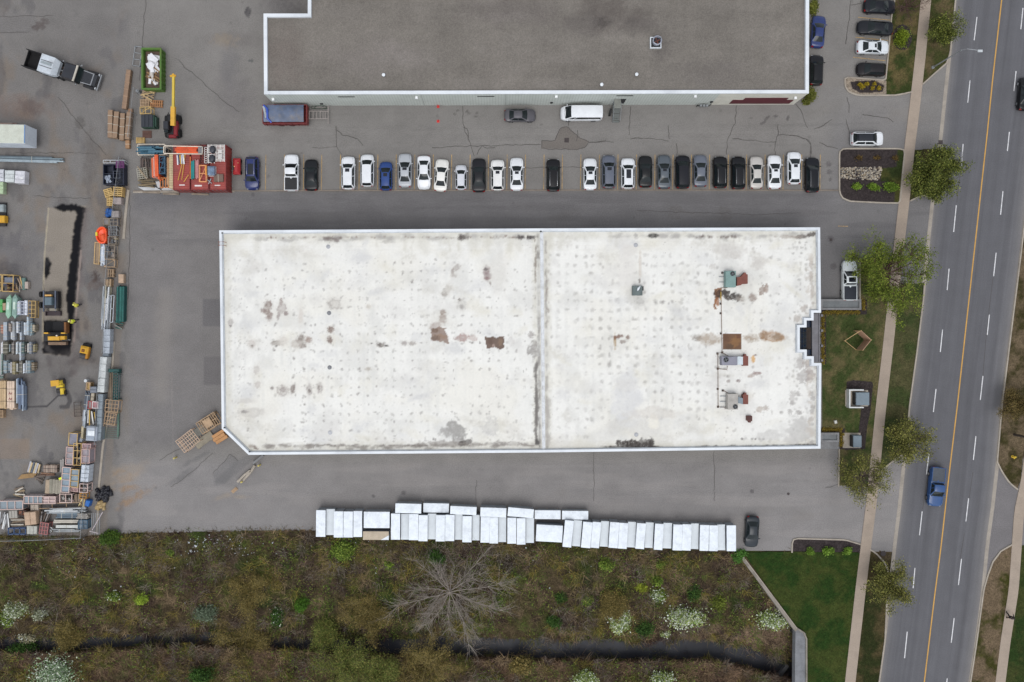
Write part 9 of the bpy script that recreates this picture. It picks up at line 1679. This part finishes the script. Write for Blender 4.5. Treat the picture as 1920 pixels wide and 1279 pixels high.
for p, q in ((A_, B_), (B_, C_)):
 d = (q - p) / np.linalg.norm(q - p); nn = np.array((-d[1], d[0], 0)) * .03; p, q = p + d * .05, q - d * .05; b = MB(); lo_ = np.array((0, 0, .25)); b.add([p + nn + lo_, q + nn + lo_, q + nn + up_, p + nn + up_, p - nn + lo_, q - nn + lo_, q - nn + up_, p - nn + up_], [(0, 1, 2, 3), (7, 6, 5, 4), (3, 2, 6, 7), (0, 4, 5, 1), (1, 5, 6, 2), (0, 3, 7, 4)]); b.build('board', PLY, hb)
b = MB()
for p in (A_, B_, C_, D_): b.bar(p - (0, 0, .1), p + (up_ * 1.02 if p is not D_ else np.array((0, 0, .4))), .1)
b.build('post', WOOD, hb); b = MB(); b.bar(A_ + up_ * .9, D_ + (0, 0, .35), .08); b.bar(D_ + (0, 0, .35), C_ + up_ * .1, .06); b.build('rail', WOOD, hb)
for x0, y0, x1, y1, kind, lb in ((1605, 736, 1630.5, 760, 0, 'grey utility box inside a white three sided wall'), (1600, 817, 1616, 839, 1, 'grey utility box on a pale concrete pad')):
 c2 = rc(x0, y0, x1, y1, 1.2); e = empty('utility_box', (c2[0], c2[1], 0), 0, lb, 'utility box'); b = MB(); b.bbox(0, 0, .1, 1.2, c2[2] * .98, c2[3], 0, .05); b.build('cabinet', mat('utility_grey', C(112, 126, 136), rough=.5, var=.06), e); b = MB(); b.box(-c2[2] / 2 - .02, 0, .12, 1.05, .06, c2[3] * .94); b.build('door', mat('utility_black', C(28, 30, 34), rough=.5), e)
 b = MB(); b.box(-.35, 0, 0, .1, c2[2] + 1.3, c2[3] + .5); b.build('pad', CONC, e)
 if not kind:
  b = MB(); w2, h2 = c2[2] / 2 + .78, c2[3] / 2 + .32; b.box(-w2, 0, .1, 1.05, .16, 2 * h2 + .16)
  for s in (-1, 1): b.box(-w2 + 1.0, s * h2, .1, 1.046, 1.84, .16)
  b.build('white_wall', mat('white_render', C(212, 214, 214), rough=.7, var=.05), e)
b = MB(); q = W(1565.5, 791); b.bbox(q[0], q[1], 0, .35, .35, .42, .2, .04); tag(b.build('irrigation_box', cm((206, 206, 200))), 'small white box on the front lawn', 'box')
import bmesh
def person(px, py, head, top, legs, label, stride=.3, lean=.0, hat=None, arm=.35):
 x, y, _ = W(px, py, .9); root = empty('person', (x, y, 0.05), R(head), label, 'person'); bm = bmesh.new(); sk = bm.verts.layers.skin.verify()
 def v(co, r, fr=None):
  q = bm.verts.new(co); q[sk].radius = (r, r)
  if fr: bm.edges.new((fr, q))
  return q
 pel = v((0, 0, .95), .14); pel[sk].use_root = True; ch = v((lean * .6, 0, 1.28), .165, pel); nk = v((lean, 0, 1.48), .06, ch); hd = v((lean * 1.1 + .02, 0, 1.64), .10, nk); v((lean * 1.1 + .02, 0, 1.74), .07, hd); v((lean * 1.1 + .12, 0, 1.63), .025, hd); joints = {}
 for s in (-1, 1):
  hp = v((0, s * .10, .88), .095, pel); kn = v((s * stride * .6 + .04, s * .11, .48), .065, hp); an = v((s * stride, s * .11, .09), .045, kn); v((s * stride + .17, s * .12, .035), .035, an)
  sh = v((lean, s * .2, 1.40), .065, ch); el = v((lean - s * arm * .5, s * .27, 1.12), .045, sh); wr = v((lean - s * arm + .1, s * .26, .90), .03, el); pm = v((lean - s * arm + .13, s * .26, .82), .032, wr); joints[s] = (hp.co.copy(), kn.co.copy(), an.co.copy(), sh.co.copy(), el.co.copy(), wr.co.copy())
  for k in range(4): f1 = v(pm.co + pm.co.__class__((.02 + .01 * k, (k - 1.5) * .02, -.045)), .009, pm); v(f1.co + f1.co.__class__((.012, 0, -.03 - .006 * (k in (1, 2)))), .008, f1)
  t1 = v(pm.co + pm.co.__class__((.035, -s * .025, -.005)), .01, pm); v(t1.co + t1.co.__class__((.02, 0, -.025)), .009, t1)
 me = bpy.data.meshes.new('body'); bm.to_mesh(me); bm.free(); me.materials.append(mat('skin_tone', C(176, 132, 108), rough=.6)); ob = link('body', me, root); ob.modifiers.new('skin', 'SKIN'); ob.modifiers.new('smooth', 'SUBSURF').render_levels = 1
 b = MB(); b.tube([(0, 0, .84), (lean * .3, 0, 1.05), (lean * .6, 0, 1.3), (lean, 0, 1.46), (lean, 0, 1.5)], [.19, .20, .225, .15, .075], 12)
 for s in (-1, 1): h_, k_, a_, s_, e_, w_ = joints[s]; b.tube([s_, e_, w_], [.09, .068, .045], 8)
 b.build('jacket', cm(top), root, smooth=True)
 for s in (-1, 1): h_, k_, a_, s_, e_, w_ = joints[s]; b = MB(); b.tube([h_ + h_.__class__((0, 0, .06)), k_, a_], [.13, .09, .068], 10); b.build('trouser_leg', cm(legs), root, smooth=True); b = MB(); b.bbox(a_.x + .07, a_.y, -.05, .1, .28, .11, 0, .03); b.build('boot', BLKM, root)
 b = MB(); b.tube([(lean * 1.1 + .0, 0, 1.66), (lean * 1.1 + .0, 0, 1.75), (lean * 1.1, 0, 1.80)], [.125, .115, .04], 12); b.build('hard_hat' if hat else 'hair', cm(hat or (40, 34, 32)), root, smooth=True)
person(145, 572, 180, (220, 214, 80), (60, 62, 74), 'worker in a yellow vest standing at the edge of the milled strip', .12, .1, (226, 222, 120)); person(139, 601.5, 200, (206, 214, 60), (44, 44, 50), 'worker in a lime vest with dark trousers bending near the paver', .25, .28, (230, 226, 170)); person(1894, 1157, 75, (30, 32, 38), (26, 28, 34), 'person in dark clothes walking on the far sidewalk', .36, .06)
